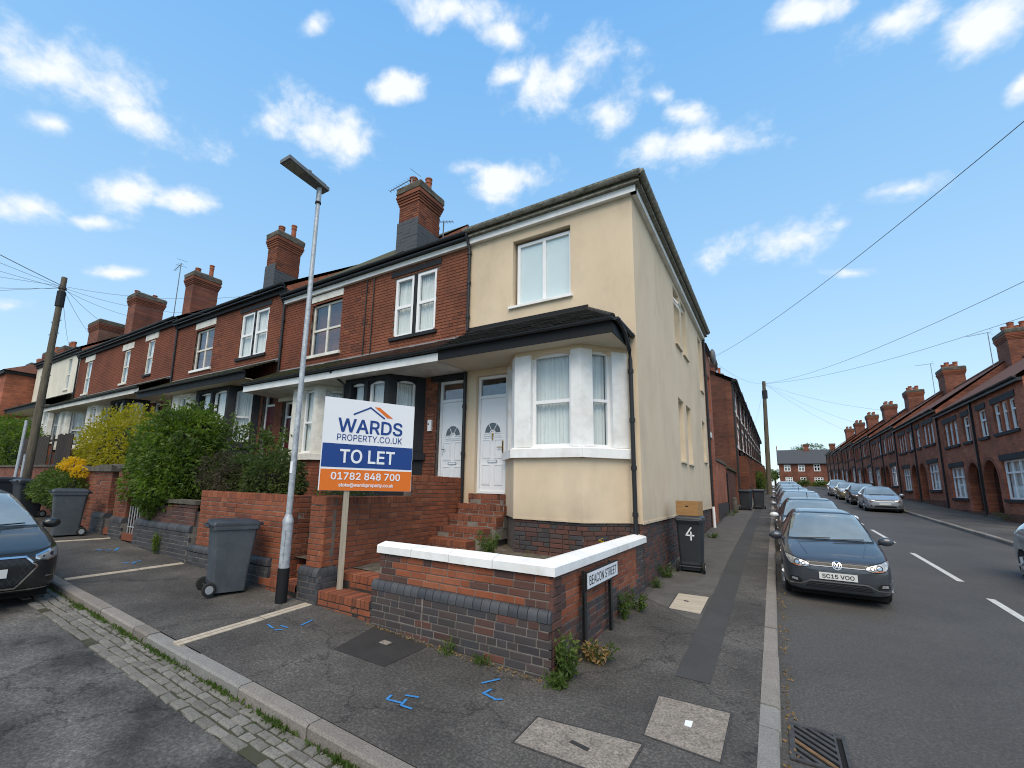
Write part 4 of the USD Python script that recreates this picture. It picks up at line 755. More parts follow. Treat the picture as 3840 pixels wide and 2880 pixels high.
h2 = party('terraced_house', 'brick house with plain dark sash window behind the street lamp', -12.285, -8.602, 0, [(-10.95, -9.66, 5.27, 6.80)], 'old_white', 'old_white', (.03, .07, .26),
     ((-11.0, FY), (-10.46, 7.10), (-9.46, 7.10), (-8.85, FY)), 'old_white', 'white_paint', [(-11.95, -11.28, 'red')], 'tile_moss', white_fascia=True, limit=280, ry=.80,
     pipes=[([(-12.27, FY-.19, 7.3), (-12.27, FY-.06, 7.05), (-12.26, FY-.05, 4.95)], .036, [(-12.265, FY-.05, z) for z in (6.6, 5.8)])])
D1 = .41
h3 = party('terraced_house', 'brick house with black bay and red door behind the dark hedge', -15.80, -12.287, D1, [(-14.71, -13.16, 5.70, 7.25)], 'dark_paint', 'dark_paint', (.12, .05, .2),
     ((-15.70, FY-.05), (-15.66, 7.10), (-13.66, 7.10), (-13.1, FY)), 'dark_paint', 'black_paint', [(-12.98, -12.34, 'red')], 'tile_moss', ((-15.72, -15.12, 9.0, 10.0), 8.6, 11.15, [(-15.45, 9.3, .40, .13), (-15.3, 9.72, .62, .11)], 9.7, 200), limit=150)
h4 = party('terraced_house', 'brick house with white lintel and narrow white bay above the green bush', -19.30, -15.802, D1, [(-17.78, -16.46, 5.66, 7.18)], 'old_white', 'white_paint', (.06, .06, .3),
     ((-17.9, FY), (-17.28, 7.10), (-16.1, 7.10), (-15.5, FY)), 'old_white', 'black_paint', [(-18.95, -18.25, 'red')], 'tile_moss', limit=100,
     pipes=[([(-19.25, FY-.19, 7.7), (-19.25, FY-.06, 7.45), (-19.2, FY-.05, 5.4)], .036)])
D2 = .65
h5 = party('terraced_house', 'brick house with narrow sash window, fifth from the cream house', -22.90, -19.302, D2, [(-21.87, -21.28, 5.97, 7.46)], 'old_white', 'dark_paint', (.3, .02, .30),
     dk(-22.9), 'dark_paint', 'old_white', [(-20.6, -19.9, 'red')], 'tile_moss', ((-22.2, -21.47, 9.0, 10.1), 9.0, 11.1, [(-21.9, 9.3, .36, .13), (-21.6, 9.75, .62, .11)], None, 0), limit=0, roof='roof_slate')
h6 = party('terraced_house', 'brick house with narrow sash window above the yellow hedge', -26.40, -22.902, D2, [(-24.22, -23.62, 5.84, 7.36)], 'old_white', 'old_white', (.3, .02, .30),
     ((-25.9, FY), (-25.3, 7.1), (-24.1, 7.1), (-23.5, FY)), 'old_white', 'old_white', [(-23.45, -22.98, 'red')], 'tile_moss', limit=0, roof='roof_slate')
h7 = party('terraced_house', 'brick house with narrow sash window beside the white rendered house', -29.98, -26.402, D2, [(-28.80, -28.13, 5.78, 7.42)], 'old_white', 'old_white', (.3, .02, .30),
     ((-29.4, FY), (-28.9, 7.1), (-27.9, 7.1), (-27.3, FY)), 'old_white', 'old_white', [(-27.2, -26.6, 'red')], 'tile_moss', ((-28.6, -27.64, 9.0, 10.3), 9.2, 11.45, [(-28.3, 9.2, .3, .13), (-27.9, 9.9, .2, .12)], None, 0), limit=0, roof='roof_slate',
     pipes=[([(-29.95, FY-.19, 7.95), (-29.95, FY-.06, 7.7), (-29.93, FY-.05, 5.6)], .036)])
D3 = 1.02
h8 = party('white_house', 'white rendered terraced house with curved white bay behind the telegraph pole', -37.3, -29.985, D3, [(-31.72, -31.22, 6.30, 7.95), (-35.9, -35.3, 6.30, 7.95)], 'cream_paint', 'old_white', (.02, .0, .05),
     ((-32.2, FY), (-31.7, 7.10), (-30.5, 7.10), (-29.99, FY)), 'old_white', 'black_paint', [(-33.6, -32.9, 'moon')], 'tile_moss', ((-34.0, -32.4, 9.0, 10.2), 9.2, 10.85, [], None, 0), front='cream_paint', limit=0, roof='roof_slate')
# brick house beyond, its gable end towards us
t = thing('brick_house', 'brick house with blank red side wall beyond the white house', 'house', (-41, 8, 2.2))
emit(t, 'wall', MB().box((-45, 6.55, 1), (-37.52, 13.5, 7.6)), 'far_brick_y'); emit(t, 'eaves_board', MB().box((-45.1, 6.40, 7.6), (-37.38, 13.6, 7.78)), 'black_paint')
emit(t, 'roof', MB().add([(-45.1, 6.35, 7.79), (-37.3, 6.35, 7.79), (-37.3, 13.6, 7.79), (-45.1, 13.6, 7.79), (-45, 9.9, 9.6), (-39.4, 9.9, 9.6)], [[0, 1, 5, 4], [2, 3, 4, 5]]).add([(-37.3, 6.35, 7.79), (-37.3, 13.6, 7.79), (-39.4, 9.9, 9.6)], [[0, 1, 2]]), 'roof_red')
window(t, Frame((0, 6.55, 0), (1, 0)), -39.6, -38.7, 6.0, 7.3, n=.01, trans=(.5,))
for cx, zt_ in ((-39.4, 10.25), (-42.6, 10.35), (-46.4, 10.0)): chimney(t, cx-.6, cx+.6, 9.2, 10.2, 8.6, zt_, [(cx-.38, 9.7, .5, .12), (cx, 9.7, .5, .12), (cx+.36, 9.7, .45, .12)])
t = thing('brick_house', 'brick house at the left edge of the photo with low chimney', 'house', (-52, 8, 2.5))
emit(t, 'wall', MB().box((-60, 6.2, 1.5), (-45.02, 13.5, 7.4)), 'far_brick_x'); emit(t, 'roof', MB().add([(-60, 5.9, 7.4), (-45.0, 5.9, 7.4), (-45.0, 9.8, 9.7), (-60, 9.8, 9.7), (-60, 13.6, 7.4), (-45.0, 13.6, 7.4)], [[0, 1, 2, 3], [3, 2, 5, 4]]), 'roof_red')
for k in range(3): window(t, Frame((0, 6.2, 0), (1, 0)), -49-4*k, -48-4*k, 5.4, 6.9, n=.01, trans=(.5,))
# ------------------------------------------------------------------ garden walls and steps
FW = Frame((0, WL, 0), (1, 0))
def bullnose(parent, F, u0, u1, n, z0, z1, mat='brick_blue', w=.105, proud=.06):
    """Plinth course of rounded headers."""
    u = u0; h = z1-z0
    while u < u1-.02:
        e = min(u+w, u1)-.007; a = np.linspace(0, math.pi/2, 6); pr = [(n-.12, z0), (n+proud, z0), (n+proud, z0+h*.25)]+[(n+proud*math.cos(t)*1.0, z0+h*.25+h*.75*math.sin(t)) for t in a[1:]]+[(n-.12, z1)]
        m = MB(); F.prism(m, pr, u, e); emit(parent, 'bullnose_brick', m, mat, 30); u += w
def header_row(parent, F, u0, u1, n, z0, z1, depth, mat, w=.075, name='brick', gap=.008, limit=999):
    u = u0; k = 0
    while u < u1-.02:
        e = min(u+w, u1)-gap; j = rng.normal(0, .0025); c = .005
        q = [(u, z0), (e, z0), (e, z1+j), (u, z1+j)]; i = [(u+c, z0+c), (e-c, z0+c), (e-c, z1+j-c), (u+c, z1+j-c)]
        v = F.pts([(a, n-depth, b) for a, b in q]+[(a, n-c, b) for a, b in q]+[(a, n+j, b) for a, b in i]); f = [[a+4*k_, (a+1) % 4+4*k_, (a+1) % 4+4*k_+4, a+4*k_+4] for k_ in (0, 1) for a in range(4)]+[[8, 9, 10, 11], [3, 2, 1, 0]]
        emit(parent, name, MB().add(v, np.array(f)[:, ::-1]), mat); u += w; k += 1
t = thing('garden_wall', 'low corner garden wall of orange and blue bricks with white painted coping', 'garden wall', (-2.9, 4.3, 0))
core = MB(); FW.box(core, -4.11, -1.856, -.21, -.008, -.2, .92); FW.box(core, -4.16, -1.866, -.1, .048, -.2, .49); core.box((-2.05, WL+.21, -.2), (-1.848, 7.74, .92)); cw = emit(t, 'core', core, 'mortar')
def corner_mix(o, r):
    if o is None: return 'brick_orange'
    if o[0] < -3.9 and r.random() < .8 or o[2] < .65 and o[0] < -3.5 and r.random() < .6: return 'brick_brown'
    if o[1] > -2.1: return 'brick_brown' if r.random() < .8 else 'brick_orange'
    return 'brick_brown' if r.random() < .08 else 'brick_orange'
brickwork(t, FW, sbox(-4.12, .60, -1.84, .915), 0, corner_mix, 300, header=.3, seed=31, course=.077, bl=.225)
bullnose(t, FW, -4.18, -1.84, 0, .495, .605)
reg = Polygon([(-4.18, .05), (-1.84, -.08), (-1.84, .495), (-4.18, .495)])
brickwork(t, FW, reg, .055, lambda o, r: 'brick_dark' if r.random() < .86 else 'brick_brown', 300, header=.35, seed=32, course=.076, z_start=-.113, bl=.225)
m = MB(); FW.slab(m, Polygon([(-3.386, .08), (-3.374, .08), (-3.374, .30), (-3.370, .42), (-3.368, .50), (-3.392, .50), (-3.388, .38), (-3.382, .28)]), .05, .0575); emit(t, 'lime_run', m, 'mortar')
FWS = Frame((-1.84, 4.13, 0), (0, 1))
def side_mix(o, r):
    if o is None: return 'brick_dark'
    line = .36+.10*math.sin(o[0]*1.2) if o[0] < 3.1 else 9
    if o[0] < .2: return 'brick_brown'
    return 'brick_orange' if o[2] > line else ('brick_dark' if r.random() < .6 else 'brick_brown')
brickwork(t, FWS, Polygon([(.06, -.1), (3.64, -.02), (3.64, .915), (.06, .915)]), 0, side_mix, 300, header=.3, seed=33, course=.076, z_start=-.113, bl=.22)
FE = Frame((-4.12, WL+.22, 0), (0, -1))
prof = [(.035, .917), (.035, 1.00), (.02, 1.012), (-.11, 1.045), (-.235, 1.012), (-.25, 1.00), (-.25, .917)]
xs = [-4.15, -3.60, -3.06, -2.50]
for a, b in zip(xs[:-1], xs[1:]):
    m = MB(); FW.prism(m, [(n+rng.normal(0, .0015), z+rng.normal(0, .0015)) for n, z in prof], a+.003, b-.003); emit(t, 'coping_stone', m, 'white_paint')
ys = [WL+.95, WL+1.85, WL+2.75, 7.83]
for a, b in zip(ys[:-1], ys[1:]):
    m = MB(); Frame((-1.84, 0, 0), (0, 1)).prism(m, prof, a+.003, b-.003); emit(t, 'coping_stone', m, 'white_paint')
k = len(prof); mid = [(-1.84+n, WL-n, z) for n, z in prof]; A_ = [(-2.497, WL-n, z) for n, z in prof]; B_ = [(-1.84+n, WL+.947, z) for n, z in prof]; v = A_+mid+B_
m = MB().add(v, [[a*k+b, a*k+(b+1) % k, (a+1)*k+(b+1) % k, (a+1)*k+b] for a in (0, 1) for b in range(k)]); emit(t, 'coping_stone', m, 'white_paint')
single('garden_soil', None, None, MB().add(*(lambda g: (g[0]+[0, 0, 0], g[1]))(drape(sbox(-5.3, 4.38, -1.95, FY+.1).difference(sbox(-5.35, 4.3, -4.1, 4.8)), 0, .3, lambda x, y: .50+.05*meshkit.fbm(np.stack([x*2, y*2, y*0], -1), 4)+.05*np.clip(y-4.8, 0, 3)).mesh())), 'soil', kind='structure')
def step(t, F, u0, u1, zb, zt, depth, core_m='mortar_black', mat='brick_orange', right=True):
    m = MB(); F.box(m, u0+.006, u1-.008, -depth, -.008, zb-.2, zt-.012); emit(t, 'step_core', m, core_m)
    header_row(t, F, u0, u1, 0, zt-.10, zt, min(depth, .30), mat)
    if zt-.115-zb > .03:
        brickwork(t, F, sbox(u0, zb, u1, zt-.105), -.006, mat, 60, header=.15, seed=int(abs(u0*50)+zt*100), course=.075, z_start=zt-.105-.075*math.ceil((zt-.105-zb)/.075))
    if right:
        Fr = Frame((*(F.P(u1, 0, 0)[:2]), 0), (-F.nn[0], -F.nn[1])); m = MB(); header_row(t, Fr, 0.01, min(depth, .3), 0, zt-.10, zt, .05, mat, w=.3); brickwork(t, Fr, sbox(0, zb, depth, zt-.105), -.004, mat, 20, header=.2, seed=int(zt*77), z_start=zt-.105-.075*math.ceil((zt-.105-zb)/.075))
t = thing('brick_steps', 'orange brick steps from the pavement between the pillar and the white coped wall', 'steps', (-4.6, 4.3, .1))
step(t, Frame((0, 4.15, 0), (1, 0)), -5.19, -4.20, .06, .335, .33, right=False); step(t, Frame((0, 4.47, 0), (1, 0)), -5.19, -4.13, .30, .53, .4, right=False)
t = thing('brick_steps', 'flight of brick steps up to the white door of the cream house', 'steps', (-4.85, 7.1, .6))
for y0, zt, x1 in ((6.60, .80, -4.50), (6.90, 1.00, -4.38), (7.25, 1.19, -4.30), (7.53, 1.39, -4.29), (7.70, 1.59, -4.36)):
    step(t, Frame((0, y0, 0), (1, 0)), -5.36 if zt < 1.5 else -5.22, x1, max(.58, zt-.205), zt, 7.79-y0-.012, core_m='mortar', mat='brick_red' if zt > .9 else 'brick_orange')
# party wall with its pillar, stepping up to the doors
t = thing('party_wall', 'orange brick wall stepping up from a pillar to the doors, behind the board', 'garden wall', (-5.35, 5.8, .2))
p0, p1 = np.array([-5.20, WL]), np.array([-5.41, 7.74]); FP = Frame((*p0, 0), p1-p0); LP = np.hypot(*(p1-p0))
m = MB(); FP.box(m, .04, 1.93, -.21, -.008, -.1, 1.53); FP.box(m, 1.93, LP, -.21, -.008, -.1, 1.89); emit(t, 'core', m, 'mortar_dark')
brickwork(t, FP, Polygon([(.0, .3), (LP, .5), (LP, 1.79), (1.93, 1.79), (1.93, 1.435), (0, 1.435)]), 0, 'brick_orange', 300, header=.15, seed=41, z_start=.31)
header_row(t, FP, .0, 1.93, 0, 1.44, 1.545, .22, 'brick_orange'); header_row(t, FP, 1.93, LP, 0, 1.80, 1.905, .22, 'brick_orange')
FPf = Frame((0, WL, 0), (1, 0)); brickwork(t, FPf, sbox(-5.52, .60, -5.20, 1.435), 0, 'brick_orange', 60, header=.3, seed=42, z_start=.60); header_row(t, FPf, -5.52, -5.2, 0, 1.44, 1.545, .21, 'brick_orange')
m = MB(); FPf.box(m, -5.515, -5.21, -.2, -.008, -.1, 1.53); FPf.box(m, -5.60, -5.18, -.1, .048, -.1, .49); emit(t, 'pillar_core', m, 'mortar_dark')
bullnose(t, FPf, -5.61, -5.17, 0, .495, .605); brickwork(t, FPf, sbox(-5.61, .12, -5.17, .495), .055, 'brick_blue', 40, header=.4, seed=43, z_start=.115)
FPr = Frame((-5.17, WL-.055, 0), (0, 1)); brickwork(t, FPr, sbox(.0, .12, .32, .495), 0, 'brick_blue', 20, seed=44, z_start=.115)
FPr = Frame((-5.17, WL, 0), (0, 1)); bullnose(t, FPr, 0, .27, -.03, .495, .605, proud=.03)
m = MB().box((-5.3, WL-.02, .05), (-5.178, WL+.26, .50)); emit(t, 'pillar_core', m, 'mortar_dark')
# next wall along
t = thing('garden_wall', 'tall orange brick garden wall with blue plinth behind the grey bin', 'garden wall', (-7.3, 4.3, .2))
m = MB(); FW.box(m, -8.55, -6.095, -.21, -.008, -.1, 1.53); FW.box(m, -8.68, -6.33, -.1, .048, -.1, .50); emit(t, 'core', m, 'mortar')
brickwork(t, FW, sbox(-8.56, .62, -6.085, 1.435).union(sbox(-6.31, .1, -6.085, .65)), 0, 'brick_orange', 300, header=.2, seed=51, z_start=.02)
header_row(t, FW, -8.56, -6.085, 0, 1.44, 1.545, .22, 'brick_orange')
bullnose(t, FW, -8.70, -6.31, 0, .515, .625); brickwork(t, FW, sbox(-8.70, .15, -6.31, .51), .055, 'brick_blue', 200, header=.4, seed=52, z_start=.13)
FWr = Frame((-6.085, WL, 0), (0, 1)); m = MB(); FWr.box(m, .22, 1.2, -.21, -.008, .1, 1.53); emit(t, 'core', m, 'mortar'); brickwork(t, FWr, sbox(0, .3, 1.2, 1.54), 0, 'brick_orange', 30, seed=53)
t = thing('brick_steps', 'low brick steps behind the foot of the street lamp', 'steps', (-6.0, 4.3, .2))
step(t, Frame((0, 4.13, 0), (1, 0)), -6.50, -5.63, .14, .345, .33, right=False); step(t, Frame((0, 4.45, 0), (1, 0)), -6.07, -5.60, .3, .53, .8, right=False)
t = thing('garden_gate', 'black metal garden gate between two brick walls behind the street lamp', 'gate', (-5.85, 4.75, .55))
m = MB()
for z in (.62, .95, 1.28): m.box((-6.07, 4.74, z-.015), (-5.62, 4.765, z+.015))
emit(t, 'frame', m, 'black_paint')
for i in range(8): emit(t, 'bar', MB().tube([(-6.05+.058*i, 4.752, .58), (-6.05+.058*i, 4.752, 1.32 if i % 2 else 1.38)], .008, 6), 'black_paint')
t = thing('garden_wall', 'dark brick garden wall with blue plinth under the green bush', 'garden wall', (-9.8, 4.3, .35))
m = MB(); FW.box(m, -10.87, -8.72, -.21, -.008, .1, 1.17); FW.box(m, -10.95, -8.735, -.1, .048, .1, .80); emit(t, 'core', m, 'mortar')
brickwork(t, FW, Polygon([(-10.88, .92), (-8.71, .92), (-8.71, 1.30), (-10.88, 1.16)]), 0, 'brick_brown', 120, header=.3, seed=61)
bullnose(t, FW, -10.97, -8.72, 0, .81, .93); brickwork(t, FW, sbox(-10.97, .28, -8.72, .81), .055, 'brick_blue', 200, header=.4, seed=62)
m = MB(); FW.box(m, -9.9, -8.70, -.24, .02, 1.29, 1.36); FW.box(m, -10.9, -9.9, -.24, .02, 1.17, 1.24); emit(t, 'coping', m, 'concrete_cap')
def pier(x0, x1, zt, label, plinth=True, cap=True):
    g = float(S((x0+x1)/2, WL)); t = thing('gate_pier', label, 'gate pier', ((x0+x1)/2, WL+.2, g)); m = MB(); FW.box(m, x0+.008, x1-.008, -.39, -.008, g-.1, zt); emit(t, 'core', m, 'mortar')
    brickwork(t, FW, sbox(x0, g-.05, x1, zt), 0, 'brick_red', 150, header=.4, seed=int(-x0*9)); F = Frame((x1, WL, 0), (0, 1)); brickwork(t, F, sbox(0, g-.05, .4, zt), 0, 'brick_red', 60, header=.4, seed=int(-x0*9)+1)
    if plinth: bullnose(t, FW, x0-.05, x1+.03, 0, g+.33, g+.45); brickwork(t, FW, sbox(x0-.05, g-.05, x1+.03, g+.33), .055, 'brick_blue', 40, header=.4, seed=int(-x0*9)+2); m = MB(); FW.box(m, x0-.045, x1+.025, -.1, .048, g-.1, g+.33); emit(t, 'core', m, 'mortar')
    if cap: m = MB(); FW.box(m, x0-.05, x1+.05, -.44, .05, zt+.003, zt+.09); emit(t, 'cap', m, 'concrete_cap')
    return t
pier(-12.20, -11.62, 1.93, 'red brick gate pier with blue plinth left of the green bush'); pier(-13.25, -12.62, 1.93, 'red brick gate pier behind the left grey bin', cap=False)
t = thing('garden_wall', 'red brick garden wall with rough stone coping below the yellow hedge', 'garden wall', (-14.2, 4.3, .55)); m = MB(); FW.box(m, -15.4, -13.255, -.21, -.008, .4, 1.87); emit(t, 'core', m, 'mortar')
brickwork(t, FW, sbox(-15.4, .5, -13.255, 1.87), 0, 'brick_red', 200, header=.2, seed=71)
cp = trimesh.creation.box(bounds=[(-15.45, WL-.06, 1.87), (-12.55, WL+.36, 2.0)]).subdivide().subdivide().subdivide(); v = np.array(cp.vertices); v[:, 2] += (meshkit.noise(v*[2.2, 5, 5])-.4)*.10*(v[:, 2] > 1.9); emit(t, 'coping', trimesh.Trimesh(v, cp.faces, process=False), 'concrete_cap', 60)
t = thing('garden_gate', 'tall rusty pipe gate leaning between the two brick piers', 'gate', (-12.4, 4.3, .5))
for x in (-12.52, -12.42, -12.30): emit(t, 'post', MB().tube([(x, 4.3, .5), (x+.01, 4.3, 1.86)], .022, 8), 'rust_iron' if x < -12.4 else 'galvanised')
emit(t, 'rail', MB().tube([(-12.55, 4.3, 1.0), (-12.25, 4.3, 1.0)], .015, 6), 'rust_iron')
t = thing('garden_gate', 'short bent metal railing gate in front of the green bush', 'gate', (-11.3, 4.25, .5))
for i in range(5): emit(t, 'bar', MB().tube([(-11.55+.12*i, 4.25, .5), (-11.55+.12*i, 4.25, 1.15)], .012, 6), 'galvanised')
emit(t, 'rail', MB().tube([(-11.58, 4.25, .72), (-11.04, 4.25, .72)], .012, 6), 'galvanised')
for k, (xa, xb) in enumerate(((-11.6, -10.98), (-12.6, -12.22))):
    single('door_step', 'worn red stone step at the gate %s' % ('beside the blue plinth under the bush' if k == 0 else 'between the two brick piers'), 'step', MB().box((xa, WL-.02, float(S(xa, WL))+.02), (xb, WL+.3, float(S(xa, WL))+.15)), 'brick_red')
t = thing('garden_wall', 'low brick wall under the dark board fence', 'garden wall', (-20, 4.6, .85)); emit(t, 'wall', MB().box((-32, 4.5, .6), (-15.5, 4.72, 2.0)), 'far_brick_x'); emit(t, 'coping', MB().box((-32.05, 4.46, 2.0), (-15.45, 4.76, 2.06)), 'concrete_cap')
t = thing('board_fence', 'dark brown upright board fence behind the telegraph pole', 'fence', (-19.5, 4.62, 2.06)); x = -22.4
while x < -17.2:
    gap = -19.5 < x < -18.5
    if not gap or rng.random() < .5: emit(t, 'board', MB().box((x, 4.60, 2.06), (x+.13, 4.625, 2.98+rng.normal(0, .03))), 'fence_wood')
    x += .15
for z in (2.3, 2.8): emit(t, 'rail', MB().box((-22.4, 4.63, z), (-17.2, 4.67, z+.07)), 'fence_wood')
# raised front gardens of the terrace
for xa, xb, dz in ((-12.3, -5.6, .62), (-19.3, -12.3, .98), (-37, -19.3, 1.35)):
    single('garden_soil', None, None, drape(sbox(xa, 4.4, xb, FY+.1), 0, .8, lambda x, y, dz=dz: dz+.04*meshkit.fbm(np.stack([x*2, y*2, y*0], -1), 3)), 'soil', kind='structure')

# ------------------------------------------------------------------ street lamp
t = thing('street_lamp', 'galvanised street lamp with flat LED head and black painted foot', 'street lamp', (-5.63, 3.93, .19))
g = .17; c = np.array([-5.63, 3.93, 0])
emit(t, 'base', MB().tube([c+[0, 0, g-.05], c+[0, 0, .60]], .076, 20), 'black_paint', 40); emit(t, 'door_section', MB().tube([c+[0, 0, .60], c+[0, 0, 1.18]], .069, 20), 'galvanised', 40)
emit(t, 'shoulder', MB().tube([c+[0, 0, 1.18], c+[0, 0, 1.22], c+[0, 0, 1.30]], [.072, .072, .043], 20), 'galvanised', 40)
emit(t, 'pole', MB().tube([c+[0, 0, 1.30], c+[0, 0, 6.02]], [.042, .031], 16), 'galvanised', 40); emit(t, 'sleeve', MB().tube([c+[0, 0, 6.0], c+[0, 0, 6.26]], .039, 16), 'galvanised', 40); emit(t, 'collar', MB().tube([c+[0, 0, 5.99], c+[0, 0, 6.02]], .044, 16), 'black_paint')
m = MB(); Frame((*c[:2], 0), (1, .35)).box(m, -.025, .025, .069, .073, .66, 1.10); emit(t, 'access_door', m, 'galvanised')
def head(u0, u1, z0, z1, w0, w1):
    v = []
    for u, w in ((u0, w0), (u1, w1)):
        for s in (-1, 1):
            for z in (z0, z1): v.append((c[0]+s*w/2+.06*u*.0, c[1]+.07-u, 6.26+z+.10*u))
    return MB().tm(trimesh.convex.convex_hull(np.array(v)))
emit(t, 'lamp_head', head(-.05, .68, .0, .055, .17, .235), 'lamp_grey'); emit(t, 'heat_sink', head(.0, .40, .055, .085, .13, .15), 'lamp_grey'); emit(t, 'lens', head(.40, .65, -.006, .0, .17, .185), 'lamp_glass')
emit(t, 'photocell', MB().tube([(c[0], c[1]-.2, 6.35), (c[0], c[1]-.2, 6.43)], .035, 12), 'lamp_grey', 40); m = MB(); Frame((*c[:2], 0), (1, .3)).box(m, -.02, .02, .040, .043, 1.86, 2.02); emit(t, 'number_sticker', m, 'sign_white')

# ------------------------------------------------------------------ to let board
def lettering(parent, F, text, u0, u1, z0, z1, n, mat, bold=True, name='lettering', depth=.003):
    tm = meshkit.text_mesh(text, 1.0, .1, bold); v = np.array(tm.vertices); a, b = v.min(0), v.max(0)
    q = np.stack([u0+(v[:, 0]-a[0])/(b[0]-a[0])*(u1-u0), n+(v[:, 2]-a[2])/(b[2]-a[2])*depth, z0+(v[:, 1]-a[1])/(b[1]-a[1])*(z1-z0)], 1)
    return emit(parent, name, MB().add(F.pts(q), tm.faces), mat)
t = thing('to_let_board', 'white, blue and orange TO LET board on a timber post', 'sign board', (-4.97, 4.37, .42))
BL, BR = np.array([-5.147, 3.995]), np.array([-4.571, 5.203]); FB_ = Frame((*BL, 0), BR-BL); W = float(np.hypot(*(BR-BL))); ZB, ZT = 1.64, 2.925; Hh = ZT-ZB
Zf = lambda f: ZT-f*Hh
m = MB(); FB_.box(m, 0, W, -.012, 0, ZB, ZT); emit(t, 'board', m, 'sign_white')
for a, b, mt in ((.50, .755, 'sign_blue'), (.775, 1.0, 'sign_orange')): m = MB(); FB_.box(m, .012, W-.004, 0, .002, Zf(b)+.002, Zf(a)); emit(t, 'colour_band', m, mt)
lettering(t, FB_, 'WARDS', .150*W, .865*W, Zf(.372), Zf(.215), .001, 'sign_blue'); lettering(t, FB_, 'PROPERTY.CO.UK', .148*W, .865*W, Zf(.462), Zf(.392), .001, 'sign_blue', False)
lettering(t, FB_, 'TO LET', .19*W, .79*W, Zf(.705), Zf(.555), .003, 'sign_white'); lettering(t, FB_, '01782 848 700', .115*W, .865*W, Zf(.885), Zf(.805), .003, 'sign_white'); lettering(t, FB_, 'stoke@wardsproperty.co.uk', .20*W, .79*W, Zf(.968), Zf(.92), .003, 'sign_white')
for pts in (((.31, .165), (.486, .072)), ((.486, .072), (.645, .18))): m = MB(); FB_.slab(m, LineString([(u*W, Zf(f)) for u, f in pts]).buffer(.011), .001, .004); emit(t, 'logo_line', m, 'sign_blue')
m = MB(); FB_.slab(m, Polygon([(.53*W, Zf(.06)), (.588*W, Zf(.06)), (.745*W, Zf(.172)), (.68*W, Zf(.172))]), .001, .004); emit(t, 'logo_roof', m, 'sign_orange')
m = MB(); FB_.box(m, .36, .43, -.055, -.013, .30, ZT-.1); emit(t, 'post', m, 'timber_post')
# ------------------------------------------------------------------ street name plate
t = thing('street_sign', 'low street name plate reading BEACON STREET on two black posts', 'street sign', (-1.76, 5.4, .08)); FN = Frame((-1.765, 0, 0), (0, 1))
m = MB(); FN.box(m, 4.90, 6.05, -.02, .0, .665, .865); emit(t, 'backing', m, 'sign_black'); m = MB(); FN.box(m, 4.925, 6.035, .0, .003, .685, .845); emit(t, 'plate', m, 'sign_white')
lettering(t, FN, 'BEACON STREET', 4.985, 5.98, .715, .815, .002, 'sign_black', False)
for y in (4.875, 5.78): emit(t, 'post', MB().box((-1.80, y-.033, float(S(-1.77, y))-.1), (-1.787, y+.033, .88)).box((-1.787, y-.012, float(S(-1.77, y))-.1), (-1.775, y+.012, .88)).box((-1.774, y-.033, float(S(-1.77, y))-.1), (-1.766+.0, y+.033, .66)), 'sign_black')

# ------------------------------------------------------------------ wheeled bins: one model, copied
def make_bin(path, at, body='plastic_grey', k=(.90, .86, .93)):
    o = np.array(at, float)
    def emit(p, n, m, mat, *a):
        v, f = m.mesh(); return globals()['emit'](p, n, MB().add(o+(v-o)*np.array(k), f), mat, *a)
    def ring(w, d, z, dy=0, r=.05):
        p = Polygon([(-w/2, -d/2), (w/2, -d/2), (w/2, d/2), (-w/2, d/2)]).buffer(-r).buffer(r, 3); c = np.array(p.exterior.coords[:-1]); return np.column_stack([c[:, 0], c[:, 1]+dy, np.full(len(c), z)])+o
    def loft(rings):
        n = len(rings[0]); mb = MB().add(np.vstack(rings), [[i*n+j, i*n+(j+1) % n, (i+1)*n+(j+1) % n, (i+1)*n+j] for i in range(len(rings)-1) for j in range(n)])
        for r_, s in ((rings[0], -1), (rings[-1], 1)): mb.add(np.vstack([r_, r_.mean(0)]), [[j, (j+1) % n, n][::s] for j in range(n)])
        return mb
    emit(path, 'body', loft([ring(.46, .50, .03, .02), ring(.47, .52, .20, .02), ring(.545, .64, .93), ring(.55, .645, .95)]), body, 35)
    emit(path, 'rim', loft([ring(.585, .69, .93), ring(.595, .70, .955), ring(.595, .70, .985)]), body, 35)
    emit(path, 'lid', loft([ring(.60, .73, .986, .0), ring(.60, .73, 1.02, .0), ring(.56, .66, 1.055, .01), ring(.46, .52, 1.07, .02)]), 'plastic_lid', 35)
    m = MB()
    for s in (-1, 1): m.box(o+[s*.20-.02, -.40, .985], o+[s*.20+.02, -.34, 1.03])
    m.tube([o+[-.24, -.395, 1.0], o+[.24, -.395, 1.0]], .014, 8); emit(path, 'lid_handle', m, 'plastic_lid')
    m = MB().tube([o+[-.24, .40, .985], o+[.24, .40, .985]], .016, 8)
    for s in (-1, 1): m.box(o+[s*.22-.02, .30, .965], o+[s*.22+.02, .41, 1.0])
    emit(path, 'handle', m, 'plastic_lid'); m = MB().box(o+[-.2, .255, .14], o+[.2, .30, .19]); m.tube([o+[-.29, .31, .10], o+[.29, .31, .10]], .014, 8); emit(path, 'axle', m, 'plastic_lid')
    for s in (-1, 1):
        w = MB().tube([o+[s*.245, .31, .10], o+[s*.255, .31, .10], o+[s*.295, .31, .10], o+[s*.305, .31, .10]], [.085, .10, .10, .085], 18); emit(path, 'wheel', w, 'rubber', 40); emit(path, 'wheel_hub', MB().tube([o+[s*.29, .31, .10], o+[s*.309, .31, .10]], .058, 14), 'alloy', 40)
def gz_(x, y): return float(S(x, y))
